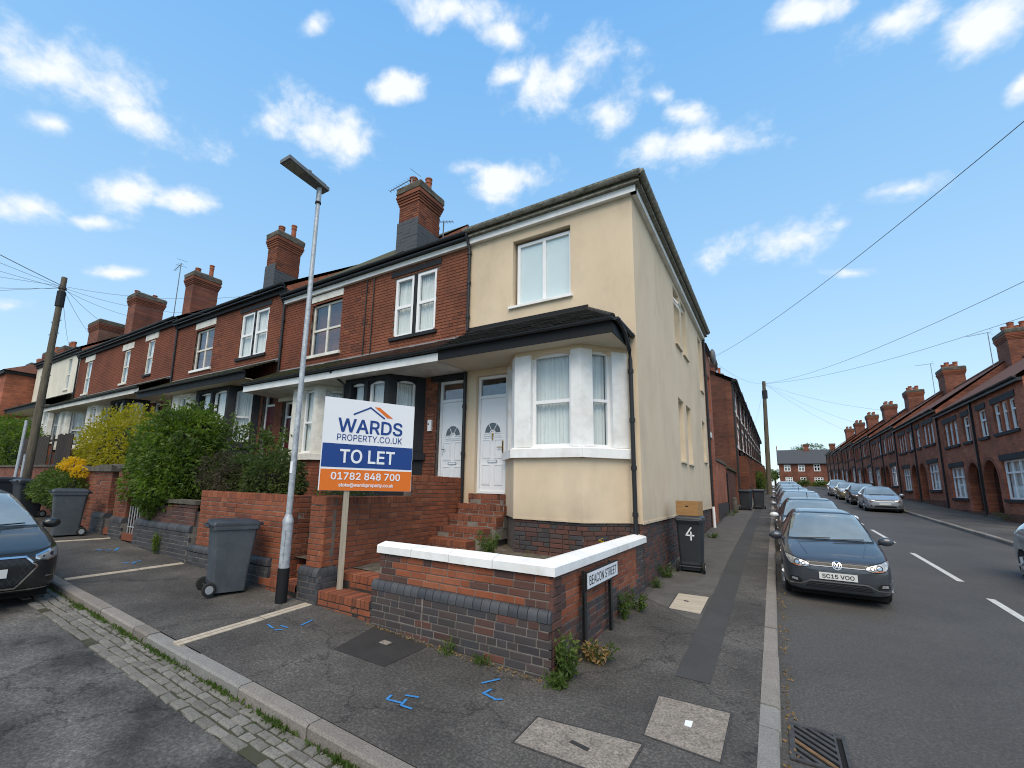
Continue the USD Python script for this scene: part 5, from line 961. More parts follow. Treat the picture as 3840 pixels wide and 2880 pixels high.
bA = thing('wheelie_bin', 'grey wheelie bin standing on the pavement left of the street lamp', 'wheelie bin', (-6.62, 3.74, gz_(-6.62, 3.74)), 'wheelie bins on the pavements', rotz=162); make_bin(bA, (-6.62, 3.74, gz_(-6.62, 3.74)))
def put_bin(x, y, rz, label): return copy_of(bA, 'wheelie_bin', label, 'wheelie bin', (x, y, gz_(x, y)), 'wheelie bins on the pavements', rz)
put_bin(-12.95, 3.60, -12, 'grey wheelie bin standing by the gate piers near the black car')
b4 = thing('numbered_bin', 'dark wheelie bin painted with a white 4 beside the cream side wall', 'wheelie bin', (-1.42, 9.75, gz_(-1.42, 9.75)), 'wheelie bins on the pavements', rotz=181); o = (-1.42, 9.75, gz_(-1.42, 9.75)); make_bin(b4, o, 'plastic_dark', (.80, .80, .95))
F4 = Frame((o[0], o[1], o[2]), (-1, 0))
v = MB()
for p, q in (((.035, .80), (-.055, .66)), ((-.055, .66), (.075, .66)), ((.03, .72), (.03, .58))): F4.slab(v, LineString([p, q]).buffer(.013), 0, .002)
w = v.mesh(); w[0][:, 1] = o[1]+.80*(w[0][:, 1]-o[1])+.80*(.2815+.04*((w[0][:, 2]-o[2]-.2)/.73))+.003; emit(b4, 'number', MB().add(*w), 'sign_white')
bx_ = thing('box', 'plain brown box lying on the lid of the numbered bin', 'box', (-1.42, 9.72, o[2]+1.02), rotz=-8); q = np.array([-1.42, 9.72, o[2]+1.02])
emit(bx_, 'panel', MB().box(q+[-.20, -.16, .0], q+[.20, -.148, .27]), 'cardboard_wood'); emit(bx_, 'panel', MB().box(q+[-.20, .148, .0], q+[.20, .16, .27]), 'cardboard_wood'); emit(bx_, 'panel', MB().box(q+[-.20, -.147, .0], q+[-.188, .147, .27]), 'cardboard_wood'); emit(bx_, 'panel', MB().box(q+[.188, -.147, .0], q+[.20, .147, .27]), 'cardboard_wood'); emit(bx_, 'bottom', MB().box(q+[-.187, -.147, .002], q+[.187, .147, .014]), 'cardboard_wood'); emit(bx_, 'top', MB().box(q+[-.187, -.147, .255], q+[.187, .147, .268]), 'cardboard_wood'); emit(bx_, 'handle_hole', MB().box(q+[-.03, -.1615, .16], q+[.03, -.1602, .18]), 'dark_void')
def put_dark(x, y, rz, label): return copy_of(b4d, 'dark_bin', label, 'wheelie bin', (x, y, gz_(x, y)), 'wheelie bins on the pavements', rz)
b4d = thing('dark_bin', 'black wheelie bin behind the roof of the black car at the left', 'wheelie bin', (-17.6, 3.5, gz_(-17.6, 3.5)), 'wheelie bins on the pavements', rotz=10); make_bin(b4d, (-17.6, 3.5, gz_(-17.6, 3.5)), 'plastic_dark')
put_dark(-16.6, 3.75, 5, 'black wheelie bin below the yellow flowered shrub'); put_dark(-1.25, 26.3, 172, 'nearer of the two dark bins past the low red yard wall'); put_dark(-.75, 27.6, 185, 'farther of the two dark bins past the low red yard wall'); put_dark(-1.1, 47, 178, 'small dark bin far along the left pavement of the side street')
# ------------------------------------------------------------------ the side street: right hand terrace, one house and its mirror image copied along
def right_house(path, o, mir):
    """Built round o = (8.0, y of its lower boundary, ground); mir flips it along the street. Measured for the pair nearest the camera."""
    X, y0, _ = o; F0 = Frame((X, 0, 0), (0, -1)); Wd = 5.4
    def U(a): return -(y0+(Wd-a if mir else a))
    def B(m, a0, a1, n0, n1, z0, z1): F0.box(m, U(a0), U(a1), n0, n1, z0, z1); return m
    def rect(a0, z0, a1, z1): return sbox(min(U(a0), U(a1)), z0, max(U(a0), U(a1)), z1)
    ac, ar, zs, zt = 1.0, .78, 2.58, 3.42
    arch = Polygon([(U(ac-ar), .3), (U(ac+ar), .3), (U(ac+ar), zs)]+[(U(ac)+(U(ac+ar)-U(ac))*math.cos(t), zs+(zt-zs)*math.sin(t)) for t in np.linspace(0, math.pi, 17)]+[(U(ac-ar), zs)]).buffer(0)
    lw, u1, u3 = (2.3, 4.4, 1.74, 3.30), (.58, 1.48, 4.44, 5.67), (2.3, 4.45, 4.44, 5.67)
    reg = rect(0, -.6, Wd, 6.25).difference(unary_union([arch, rect(lw[0], lw[2], lw[1], lw[3]), rect(u1[0], u1[2], u1[1], u1[3]), rect(u3[0], u3[2], u3[1], u3[3])]))
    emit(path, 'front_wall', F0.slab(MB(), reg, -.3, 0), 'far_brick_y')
    ring = arch.buffer(.16).difference(arch.buffer(.004)).intersection(rect(-.2, zs, Wd, 5)); m = MB(); F0.slab(m, ring, -.02, .008); emit(path, 'arch_ring', m, 'brick_red')
    m = MB(); B(m, ac-ar-.02, ac+ar+.02, -.95, -.90, .3, 3.5); B(m, ac-ar-.03, ac-ar, -.90, -.30, .3, 3.5); B(m, ac+ar, ac+ar+.03, -.90, -.30, .3, 3.5); B(m, ac-ar-.03, ac+ar+.03, -.9, -.31, 3.43, 3.47); emit(path, 'porch', m, 'far_brown_y')
    m = MB(); B(m, ac-.42, ac+.42, -.899, -.86, .95, 2.95); d = emit(path, 'door', m, 'door_green'); m = MB(); B(m, ac-.33, ac+.33, -.858, -.85, 2.98, 3.3); emit(d, 'fanlight', m, 'pane_strong'); m = MB(); B(m, ac-.3, ac+.3, -.859, -.845, 1.15, 1.9); emit(d, 'panel', m, 'door_green')
    m = MB(); B(m, ac-ar-.1, ac+ar+.1, -.3, .12, .5, 1.0); emit(path, 'door_step', m, 'concrete_cap')
    def win(a0, a1, z0, z1, mull, trans, parts=1):
        ws = [(a0+(a1-a0)*k/parts+(.07 if k else 0), a0+(a1-a0)*(k+1)/parts-(.07 if k < parts-1 else 0)) for k in range(parts)]
        for p, q in ws: window(path, F0, min(U(p), U(q)), max(U(p), U(q)), z0, z1, n=-.08, mull=mull, trans=trans, fw=.07, curtain='curtain')
        for k in range(parts-1): m = MB(); B(m, ws[k][1], ws[k+1][0], -.2, -.005, z0, z1); emit(path, 'mullion', m, 'far_brick_y')
        m = MB(); B(m, a0-.12, a1+.12, -.1, .07, z0-.13, z0-.005); emit(path, 'window_sill', m, 'dark_paint'); m = MB(); B(m, a0-.12, a1+.12, -.1, .025, z1+.003, z1+.25); emit(path, 'lintel', m, 'dark_paint')
    win(*lw, (.33, .67), (.68,)); win(*u1, (), (.62,)); win(*u3, (), (.66,), 3)
    m = MB(); B(m, 0, Wd, .0, .16, 6.12, 6.24); half_gutter(F0, m, -(y0+Wd), -y0, .2, 6.30, .065); emit(path, 'gutter', m, 'black_gutter')
    v = F0.pts([(-y0, .2, 6.30), (-y0-Wd, .2, 6.30), (-y0-Wd, -3.5, 9.12), (-y0, -3.5, 9.12), (-y0-Wd, -7.2, 6.3), (-y0, -7.2, 6.3)]); emit(path, 'roof', MB().add(v, [[0, 1, 2, 3], [3, 2, 4, 5]]), 'roof_red')
    emit(path, 'ridge', MB().tube([v[3]+[0, .01, .02], v[2]+[0, -.01, .02]], .09, 6), 'roof_red')
    m = MB(); m.add(F0.pts([(-y0-.003, .0, 6.25), (-y0-.003, -3.5, 9.07), (-y0-.003, -7, 6.25), (-y0-.003, -7, 0), (-y0-.003, -.3, 0)]), [[0, 1, 2], [0, 2, 3], [0, 3, 4]]); emit(path, 'gable', m, 'far_brick_x')
    if not mir:
        chimney(path, 11.0, 12.1, y0+Wd-.75, y0+Wd+.75, 8.3, 10.75, [(11.3, y0+Wd-.4, .42, .15), (11.75, y0+Wd-.4, .42, .15), (11.3, y0+Wd+.4, .42, .15), (11.75, y0+Wd+.4, .42, .15)])
        m = MB(); F0.box(m, -y0-.04, -y0+.04, .0, .09, .3, 6.2); emit(path, 'downpipe', m, 'black_gutter'); m = MB(); F0.box(m, -y0-Wd-.005, -y0-Wd+.06, .0, .09, .3, 6.2); emit(path, 'downpipe', m, 'black_gutter')
    m = MB(); F0.box(m, -y0-Wd+.01, -y0-.01, -.2, .03, .2, 1.15); emit(path, 'base_course', m, 'far_brown_y')
GRP = 'brick terrace along the right of the side street'
ra = thing('arched_house', 'brick house with arched porch, left half of the nearest pair on the right', 'house', (8.0, 30.0, .95), GRP); right_house(ra, (8.0, 30.0, .95), False)
rb = thing('arched_house', 'brick house with arched porch cut by the right edge of the photo', 'house', (8.0, 24.6, .9), GRP); right_house(rb, (8.0, 24.6, .9), True)
names = ['second', 'third', 'fourth', 'fifth', 'sixth', 'seventh']; zoff = [.43, .80, 1.20, 1.58, 1.95, 2.3]
for k in range(6):
    copy_of(rb, 'arched_house', f'arched brick house, near half of the {names[k]} pair up the right hand terrace', 'house', (8.0, 24.6+10.8*(k+1), .9+zoff[k]), GRP)
    copy_of(ra, 'arched_house', f'arched brick house, far half of the {names[k]} pair up the right hand terrace', 'house', (8.0, 30.0+10.8*(k+1), .95+zoff[k]), GRP)

# ------------------------------------------------------------------ left hand side beyond the cream house
t = thing('brick_wing', 'tall narrow brick wing directly behind the cream house', 'house', (-3.5, 18.6, .6)); FL = Frame((-1.85, 0, 0), (0, 1))
ops = [sbox(18.6, 4.7, 19.2, 6.1), sbox(18.15, 1.0, 18.75, 3.7)]
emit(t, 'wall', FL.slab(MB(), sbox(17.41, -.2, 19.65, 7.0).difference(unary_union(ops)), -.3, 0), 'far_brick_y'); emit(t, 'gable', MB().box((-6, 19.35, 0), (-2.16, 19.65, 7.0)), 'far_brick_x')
window(t, FL, 18.6, 19.2, 4.7, 6.1, n=-.1, trans=(.5,), fw=.06, mat='dark_paint'); m = MB(); FL.box(m, 18.15, 18.75, -.12, -.06, 1.0, 3.7); emit(t, 'door', m, 'dark_paint'); m = MB(); FL.box(m, 18.1, 18.8, -.1, .02, 3.7, 3.9); emit(t, 'lintel', m, 'old_white')
emit(t, 'roof', MB().add([(-1.7, 17.42, 7.0), (-1.7, 19.7, 7.0), (-6, 19.7, 9.2), (-6, 17.42, 9.2)], [[0, 1, 2, 3]]), 'roof_slate'); emit(t, 'satellite_dish', MB().tm(trimesh.creation.icosphere(2, .28).apply_scale((.35, 1, 1)).apply_translation((-1.55, 17.75, 6.55))), 'lamp_grey', 60)
t = thing('yard_wall', 'smooth red yard wall with blue brick foot beyond the cream house', 'wall', (-2, 21.7, .8)); m = MB(); FL.box(m, 19.66, 23.8, -.24, 0, 1.30, 2.93); emit(t, 'wall', m, 'far_brick_y'); m = MB(); FL.box(m, 19.66, 23.8, -.24, .03, 0, 1.29); emit(t, 'foot', m, 'brick_dark'); m = MB(); FL.box(m, 19.66, 23.85, -.28, .04, 2.935, 3.03); emit(t, 'coping', m, 'concrete_cap')
t = thing('yard_wall', 'mossy topped brown yard wall before the tall gable', 'wall', (-2, 26.8, .9)); m = MB(); FL.box(m, 24.6, 29.98, -.24, -.01, 0, 2.85); emit(t, 'wall', m, 'far_brown_y'); m = MB(); FL.box(m, 24.55, 29.98, -.3, .06, 2.855, 2.97); emit(t, 'coping', m, 'tile_moss')
emit(t, 'gate_post', MB().box((-1.95, 23.9, .3), (-1.80, 24.05, 2.6)), 'black_paint'); single('bollard', 'stubby pale stone post at the foot of the red yard wall', 'bollard', MB().tube([(-1.6, 24.2, .6), (-1.6, 24.2, 1.45), (-1.6, 24.2, 1.52)], [.12, .11, .05], 12), 'concrete_cap')
def left_house(path, y0, zb, first=False):
    F0 = Frame((-1.75, 0, 0), (0, 1)); Wd = 5.2; E = zb+7.15
    ops = [(.5, 1.35, 5.55, 6.95), (2.9, 4.3, 5.55, 6.95), (.5, 1.35, 3.4, 4.75), (2.9, 4.3, 3.4, 4.75), (.5, 1.4, .1, 2.5)]
    emit(path, 'front_wall', F0.slab(MB(), sbox(y0, zb-1.0, y0+Wd, E).difference(unary_union([sbox(y0+a, zb+c, y0+b, zb+d) for a, b, c, d in ops])), -.3, 0), 'far_brown_y')
    for a, b, c, d in ops[:4]:
        window(path, F0, y0+a, y0+b, zb+c, zb+d, n=-.03, mull=(.5,) if b-a > 1.2 else (), trans=(.5,), fw=.06, mat='white_upvc'); m = MB(); F0.box(m, y0+a-.1, y0+b+.1, -.1, .07, zb+c-.14, zb+c-.005); emit(path, 'window_sill', m, 'old_white'); m = MB(); F0.box(m, y0+a-.1, y0+b+.1, -.1, .02, zb+d+.003, zb+d+.24); emit(path, 'lintel', m, 'old_white')
    m = MB(); F0.box(m, y0+.5, y0+1.4, -.2, -.14, zb+.1, zb+2.5); emit(path, 'door', m, 'dark_paint')
    m = MB(); F0.box(m, y0+2.6, y0+4.6, -.1, .45, zb-1.0, zb+2.9); emit(path, 'bay', m, 'far_brown_y'); Fb = Frame((-1.30, 0, 0), (0, 1)); window(path, Fb, y0+2.8, y0+4.4, zb+1.0, zb+2.6, n=.03, mull=(.33, .67), trans=(.65,), fw=.07, curtain=None, mat='far_brown_y')
    emit(path, 'bay_roof', MB().add([(-1.22, y0+2.5, zb+2.92), (-1.22, y0+4.7, zb+2.92), (-1.76, y0+4.7, zb+3.35), (-1.76, y0+2.5, zb+3.35)], [[0, 1, 2, 3]]), 'roof_slate')
    m = MB(); F0.box(m, y0, y0+Wd, .0, .2, E-.1, E); half_gutter(F0, m, y0, y0+Wd, .26, E+.08, .07); emit(path, 'gutter', m, 'black_gutter'); m = MB(); F0.box(m, y0+.1, y0+.19, .0, .09, zb, E-.1); emit(path, 'downpipe', m, 'black_gutter')
    v = [(-1.47, y0-.12, E+.06), (-1.47, y0+Wd+.0, E+.06), (-5.2, y0+Wd, E+2.1), (-5.2, y0-.12, E+2.1), (-8.9, y0+Wd, E+.06), (-8.9, y0-.12, E+.06)]; emit(path, 'roof', MB().add(v, [[0, 1, 2, 3], [3, 2, 4, 5]]).add(np.array(v)-[0, 0, .12], [[0, 3, 2, 1], [3, 5, 4, 2]]), 'roof_slate')
    emit(path, 'gable', MB().add([(-1.76, y0+.002, zb-1), (-1.76, y0+.002, E), (-5.2, y0+.002, E+1.95), (-8.7, y0+.002, E), (-8.7, y0+.002, zb-1)], [[0, 1, 2], [0, 2, 3], [0, 3, 4]]), 'far_brown_x')
    m = MB().box((-1.70, y0-.125, E-.06), (-1.47, y0-.10, E+.1)); emit(path, 'verge', m, 'black_paint')
    chimney(path, -3.6, -2.55, y0+.02, y0+1.0, E+.4, E+1.55, [(-3.35, y0+.5, .62, .12), (-3.07, y0+.5, .62, .12), (-2.78, y0+.5, .55, .12)], mat='brick_brown')
lz = float(S(-1.75, 31))
la = thing('tall_house', 'tall dark brick house whose blank gable faces down the side street', 'house', (-1.75, 30.0, lz), 'tall brick houses on the left of the side street'); left_house(la, 30.0, lz)
for k in range(1, 13):
    y = 30.0+5.2*k; copy_of(la, 'tall_house', f'tall dark brick house, {["", "second", "third", "fourth", "fifth", "sixth", "seventh", "eighth", "ninth", "tenth", "eleventh", "twelfth", "last"][k]} beyond the gable on the left side', 'house', (-1.75, y, lz+.2*k), 'tall brick houses on the left of the side street')
# ------------------------------------------------------------------ the row across the end of the street
t = thing('end_row', 'low brick row with dark slate roof closing the end of the side street', 'house', (7, 130, 3.4)); FF = Frame((0, 127, 0), (1, 0))
wins = [(2.1, 3.35, 6.8, 8.28), (4.78, 6.02, 6.8, 8.28), (7.66, 8.85, 6.85, 8.38), (11.88, 12.9, 6.85, 8.3), (5.0, 6.1, 4.2, 5.5), (7.6, 9.2, 4.4, 5.5), (2.2, 3.6, 4.2, 5.5), (15, 16.2, 6.8, 8.3), (18, 19.2, 6.8, 8.3)]
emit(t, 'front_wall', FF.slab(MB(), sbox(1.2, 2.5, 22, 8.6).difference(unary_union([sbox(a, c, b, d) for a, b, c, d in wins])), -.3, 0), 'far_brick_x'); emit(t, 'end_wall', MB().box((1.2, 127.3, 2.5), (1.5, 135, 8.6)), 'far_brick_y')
for a, b, c, d in wins: window(t, FF, a, b, c, d, n=-.05, mull=(.33, .67) if b-a > 1.3 else (.5,), trans=(.6,), fw=.15, curtain=None, pane='pane_strong')
emit(t, 'roof', MB().add([(.9, 126.6, 8.55), (22.3, 126.6, 8.55), (22.3, 131, 12.0), (.9, 131, 12.0), (22.3, 135.4, 8.55), (.9, 135.4, 8.55)], [[0, 1, 2, 3], [3, 2, 4, 5]]).add([(1.2, 127, 8.5), (1.2, 131, 11.9), (1.2, 135, 8.5)], [[0, 1, 2]]), 'roof_slate'); m = MB(); FF.box(m, .9, 22.3, .3, .45, 8.42, 8.58); emit(t, 'gutter', m, 'black_gutter')
for x in (6.8, 11.7, 17): chimney(t, x-.5, x+.5, 130.5, 131.4, 11.4, 13.3, [])
emit(t, 'finial', MB().tube([(1.0, 131, 12), (1.0, 131, 13)], .1, 6), 'terracotta')
t = thing('brick_house', 'distant brick house half hidden behind the last tall houses on the left', 'house', (-8, 150, 3.6)); emit(t, 'wall', MB().box((-9, 150, 3), (-3, 156, 7.5)), 'far_brick_x'); emit(t, 'roof', MB().add([(-9.2, 149.7, 7.5), (-2.8, 149.7, 7.5), (-2.8, 153, 9.8), (-9.2, 153, 9.8)], [[0, 1, 2, 3]]), 'roof_red')
window(t, Frame((0, 150, 0), (1, 0)), -5.5, -4.2, 5, 6.6, n=.02, trans=(.5,), fw=.15)
# ------------------------------------------------------------------ telegraph poles, aerials and wires
def sag(a, b, d, n=14):
    a, b = np.array(a, float), np.array(b, float); t = np.linspace(0, 1, n); p = a+(b-a)*t[:, None]; p[:, 2] -= d*4*t*(1-t); return p
PT = np.array([-17.75, 3.9, 7.62]); t = thing('telegraph_pole', 'weathered wooden telegraph pole with many wires in front of the white house', 'telegraph pole', (-17.75, 3.9, .72))
emit(t, 'pole', MB().tube([(-17.72, 3.9, .5), (-17.75, 3.9, 4), (-17.75, 3.9, 7.7)], [.112, .096, .072], 12), 'pole_wood', 40); emit(t, 'junction_box', MB().tube([PT+[0, 0, -.85], PT+[0, 0, -.38]], .108, 10), 'dark_paint'); emit(t, 'cap_band', MB().tube([PT+[0, 0, -.30], PT+[0, 0, -.24]], .10, 10), 'cast_iron')
for z in (6.3, 5.9, 5.0, 4.6, 3.7): emit(t, 'step_iron', MB().tube([(-18.0, 3.85, z), (-17.5, 3.95, z+.01)], .012, 6), 'cast_iron')
W_ = [(-13.6, 7.6, 7.65), (-16.5, 7.6, 7.6), (-19.8, 7.6, 7.9), (-23.4, 7.6, 7.9), (-26.5, 7.6, 7.9), (-31, 7.6, 8.3), (-10.2, -8, 8.6), (-12.5, -9, 8.2), (-17, -9, 7.9), (-24, -9, 7.6), (-33, -6, 6.9), (-30, -9, 6.2)]
for i, w in enumerate(W_): emit(t, 'wire', MB().tube(sag(PT+[0, 0, -.2-.04*(i % 3)], w, .25), .005 if i != 6 else .010, 5, False), 'wire')
emit(t, 'cable_guard', MB().tube([(-17.98, 3.72, .6), (-18.05, 3.75, 3.3)], .04, 8), 'galvanised'); emit(t, 'cable_guard', MB().tube([(-17.52, 3.75, .6), (-17.54, 3.75, 2.3)], .03, 8), 'galvanised')
P2 = np.array([-.16, 45, 11.0]); t = thing('telegraph_pole', 'tall leaning wooden telegraph pole on the left kerb of the side street', 'telegraph pole', (-.40, 45, 1.65))
emit(t, 'pole', MB().tube([(-.42, 45, 1.2), P2+[0, 0, .2]], [.2, .13], 12), 'pole_wood', 40); emit(t, 'stay', MB().tube([(-.30, 45.2, 1.5), (-.27, 45.2, 5.6)], .05, 6), 'galvanised'); emit(t, 'junction_box', MB().tube([P2+[0, 0, -1.3], P2+[0, 0, -.6]], .2, 8), 'dark_paint')
for w, r_ in (((6.279, 17.000, 7.572), .008), ((7.961, 22.000, 7.964), .008), ((8.0, 36, 6.5), .006), ((8, 48, 6.9), .006), ((8, 58, 7.3), .006), ((-3, 31, 10.2), .006), ((-1.8, 62, 9), .006)): emit(t, 'wire', MB().tube(sag(P2, w, .5), r_, 5, False), 'wire')
tw = thing('overhead_wire', 'single dark wire rising to the right across the sky from the red pots', 'wire', (-2.8, 32, 10)); emit(tw, 'wire', MB().tube(sag((-2.563, 32.000, 10.451), (4.531, 12.000, 8.917), .35, 24), .009, 5, False), 'wire')
def aerial(label, base, h, yaw, L_=.9, n=9):
    t = thing('tv_aerial', label, 'aerial', base); b = np.array(base, float); top = b+[0, 0, h]; d = np.array([math.cos(yaw), math.sin(yaw), 0]); s = np.array([-d[1], d[0], 0]); emit(t, 'mast', MB().tube([b, top], .020, 6), 'aerial'); emit(t, 'boom', MB().tube([top-d*.15, top+d*L_], .014, 5), 'aerial')
    for k in range(n): p = top+d*(L_*k/(n-1)); w = .12*(1-.4*k/n); emit(t, 'element', MB().tube([p-s*w, p+s*w], .006, 4), 'aerial')
    for k in (-1, 1): emit(t, 'reflector', MB().tube([top-d*.15-s*.22+[0, 0, .14*k], top-d*.15+s*.22+[0, 0, .14*k]], .008, 4), 'aerial')
aerial('comb shaped tv aerial pointing left from the stack nearest the cream house', (-8.55, 9.1, 10.3), .55, math.pi*.97, 1.0); aerial('small tv aerial behind the stack nearest the cream house', (-8.3, 10.4, 9.3), .75, .5, .3, 4)
aerial('tv aerial on a tall bent mast beside the third stack from the cream house', (-22.75, 8.9, 9.1), 2.6, math.pi*.95, 1.0, 5)
aerial('tv aerial on the nearest stack of the right hand terrace', (11.2, 37.6, 9.2), 2.2, 2.6, .9, 6); aerial('tv aerial on the second stack of the right hand terrace', (11.1, 48.6, 9.5), 2.7, 2.8, .9, 6)
# ------------------------------------------------------------------ cars
from scipy.spatial import Delaunay
class Car:
    """A lofted body, front at y = 0 facing -y; lamps, glass and trim are shaped on to it by projection."""
    def __init__(s, path, at, L=4.0, W=1.68, H=1.45, scale=1.0, top=None, wid=None, bot=None, belt=None, wheels=(.78, 3.24), wr=.30, cowl=1.05, roofw=.60, paint='paint_bluegrey'):
        s.path, s.o, s.k, s.paint = path, np.array(at, float), scale, paint
        top = top or [(0, .60), (.03, .68), (.10, .745), (.25, .80), (.6, .895), (1.05, 1.0), (1.3, 1.14), (1.6, 1.29), (1.85, 1.385), (2.1, 1.43), (2.6, 1.45), (3.2, 1.41), (3.5, 1.34), (3.75, 1.12), (3.92, .95), (4.0, .75)]
        bot = bot or [(0, .36), (.04, .27), (.12, .21), (.3, .18), (3.6, .2), (3.85, .27), (4.0, .38)]
        wid = wid or [(0, .50), (.03, .62), (.08, .70), (.18, .765), (.4, .815), (.9, .838), (2.0, .84), (3.2, .83), (3.7, .785), (3.92, .70), (4.0, .60)]
        belt = belt or [(0, .55), (.05, .63), (.3, .74), (.7, .83), (1.05, .90), (2.0, .935), (3.3, .985), (3.8, .95), (4.0, .7)]
        f = lambda t, zs=1, ys=1: PchipInterpolator([a*ys for a, _ in t], [b*zs for _, b in t])
        ys, zs, ws = L/4.0, H/1.45, W/1.68; T, B, Wf, Be = f(top, zs, ys), f(bot, 1, ys), f(wid, ws, ys), f(belt, zs, ys); rw = f([(0, .9), (.3, .90), (.8, .88), (1.05, .86), (1.45, .755), (1.9, .69), (2.6, .68), (3.3, .66), (3.75, .70), (4, .8)], roofw/.60, ys)
        st = np.unique(np.concatenate([np.linspace(0, .3, 13), np.linspace(.3, L-.3, 52), np.linspace(L-.3, L, 12)])); rings = []
        for y in st:
            w, zb, zt, ze = float(Wf(y)), float(B(y)), float(T(y)), min(float(Be(y)), float(T(y))-.025); r = float(rw(y))*w
            cp = np.array([(0, zb), (w*.70, zb), (w*.93, zb+.05), (w*.985, zb+(ze-zb)*.25), (w, zb+(ze-zb)*.55), (w*.985, zb+(ze-zb)*.86), (w*.955, ze), (w*.955+(r-w*.955)*.5, ze+(zt-ze)*.46), (r, ze+(zt-ze)*.84), (r*.86, ze+(zt-ze)*.95), (r*.45, zt-.004), (0, zt)])
            d = np.r_[0, np.cumsum(np.hypot(*np.diff(cp, axis=0).T))]; q = np.linspace(0, 1, 34); d /= d[-1]; h = np.column_stack([np.clip(PchipInterpolator(d, cp[:, 0])(q), 0, None), PchipInterpolator(d, cp[:, 1])(q)])
            full = np.vstack([h, (h*[-1, 1])[-2:0:-1]]); rings.append(np.column_stack([full[:, 0], np.full(len(full), y), full[:, 1]]))
        n = len(rings[0]); V = np.vstack(rings+[[rings[0].mean(0)], [rings[-1].mean(0)]]); F = []
        for i in range(len(st)-1):
            for j in range(n): a, b, c, d_ = i*n+j, i*n+(j+1) % n, (i+1)*n+(j+1) % n, (i+1)*n+j; F += [[a, c, b], [a, d_, c]]
        e = len(st)*n; F += [[(j+1) % n, e, j] for j in range(n)]+[[(len(st)-1)*n+j, e+1, (len(st)-1)*n+(j+1) % n] for j in range(n)]
        m = trimesh.Trimesh(V, np.array(F)[:, ::-1], process=True); 
        if m.volume < 0: m.invert()
        s.full = m; man = manifold3d.Manifold(manifold3d.Mesh(np.asarray(m.vertices, np.float32), np.asarray(m.faces, np.uint32)))
        if man.status() == manifold3d.Error.NoError:
            for wy in wheels:
                for sx in (-1, 1):
                    c = manifold3d.Manifold.cylinder(.34, wr+.055, wr+.055, 32).rotate((0, 90, 0)).translate((sx*(W/2-.17)-.17, wy*ys, wr)); man = man-c
            mm = man.to_mesh(); m = trimesh.Trimesh(mm.vert_properties[:, :3], mm.tri_verts, process=True)
        s.m = m; s.ys, s.W, s.L, s.H = ys, W, L, H; s.put('body', m, paint, 38)
        b = MB().box((-W/2+.12, .25, .12), (W/2-.12, L-.25, .32)); s.put('underside', trimesh.Trimesh(*b.mesh()), 'dark_void')
        for wy in wheels:
            for sx in (-1, 1):
                x0, x1 = sx*(W/2-.215), sx*(W/2-.03); c = lambda x: np.array([x, wy*ys, wr])
                s.put('wheel', trimesh.Trimesh(*MB().tube([c(x0), c(x0+sx*.02), c(x1-sx*.03), c(x1)], [wr*.93, wr, wr, wr*.93], 28).mesh()), 'rubber', 40)
                h = MB().tube([c(x1-sx*.02), c(x1+sx*.004)], [wr*.66, wr*.64], 24)
                s.put('rim', trimesh.Trimesh(*h.mesh()), 'cast_iron', 40); sp = MB()
                for a in np.arange(5)*2*math.pi/5: 
                    d1 = np.array([0, math.cos(a), math.sin(a)]); sp.tube([c(x1+sx*.006), c(x1+sx*.010)+d1*wr*.62], [.05, .035], 6)
                sp.tube([c(x1+sx*.004)-[sx*.0, 0, 0], c(x1+sx*.008)], [wr*.66, wr*.63], 24, False); s.put('spokes', trimesh.Trimesh(*sp.mesh()), 'alloy', 40)
    def put(s, name, m, mat, smooth=False):
        return emit(s.path, name, MB().add(np.array(m.vertices)*s.k+s.o, m.faces), mat, smooth)
    def patch(s, name, poly, mat, axis='front', off=.006, h=.035, mirror=False, smooth=True, under='body'):
        """Trim of a given outline in front (x, z), side (y, z), rear or top (x, y) view, laid on the body."""
        if mirror:
            s.patch(name, poly, mat, axis, off, h, smooth=smooth)
            if axis == 'side': return s.patch(name, poly, mat, 'side-', off, h, smooth=smooth)
            return s.patch(name, shapely.affinity.scale(poly, -1, 1, origin=(0, 0)), mat, axis, off, h, smooth=smooth)
        ia, ib, ic, sg = {'front': (0, 2, 1, 1), 'rear': (0, 2, 1, -1), 'side': (1, 2, 0, -1), 'side-': (1, 2, 0, 1), 'top': (0, 1, 2, -1)}[axis]
        for g in getattr(poly, 'geoms', [poly]):
            x0, y0, x1, y1 = g.bounds; ex = g.exterior; bp = [ex.interpolate(t).coords[0] for t in np.arange(0, ex.length, h*.8)]+list(ex.coords[:-1])
            for r in g.interiors: bp += [r.interpolate(t).coords[0] for t in np.arange(0, r.length, h*.8)]+list(r.coords[:-1])
            gi_ = [(a, b) for a in np.arange(x0+h/2, x1, h) for b in np.arange(y0+h/2, y1, h)]; gi_ = [p for p in gi_ if g.buffer(-h*.3).contains(Point(p))]
            P_ = np.array(bp+gi_); P_ = P_[np.unique(np.round(P_/1e-4).astype(int), axis=0, return_index=True)[1]]
            tri = Delaunay(P_).simplices; cen = P_[tri].mean(1); gb = g.buffer(1e-5); tri = np.array([t for t, c in zip(tri, cen) if gb.contains(Point(c))]).reshape(-1, 3)
            v, f, nrm = s.full.vertices, s.full.faces, s.full.face_normals; ok = nrm[:, ic]*sg < -.03; f, nn = f[ok], nrm[ok]; a, b, c = (v[f[:, k]] for k in range(3)); p2 = [q[:, [ia, ib]] for q in (a, b, c)]
            lo, hi = np.minimum(np.minimum(*p2[:2]), p2[2]), np.maximum(np.maximum(*p2[:2]), p2[2]); out = np.zeros((len(P_), 3)); good = np.zeros(len(P_), bool)
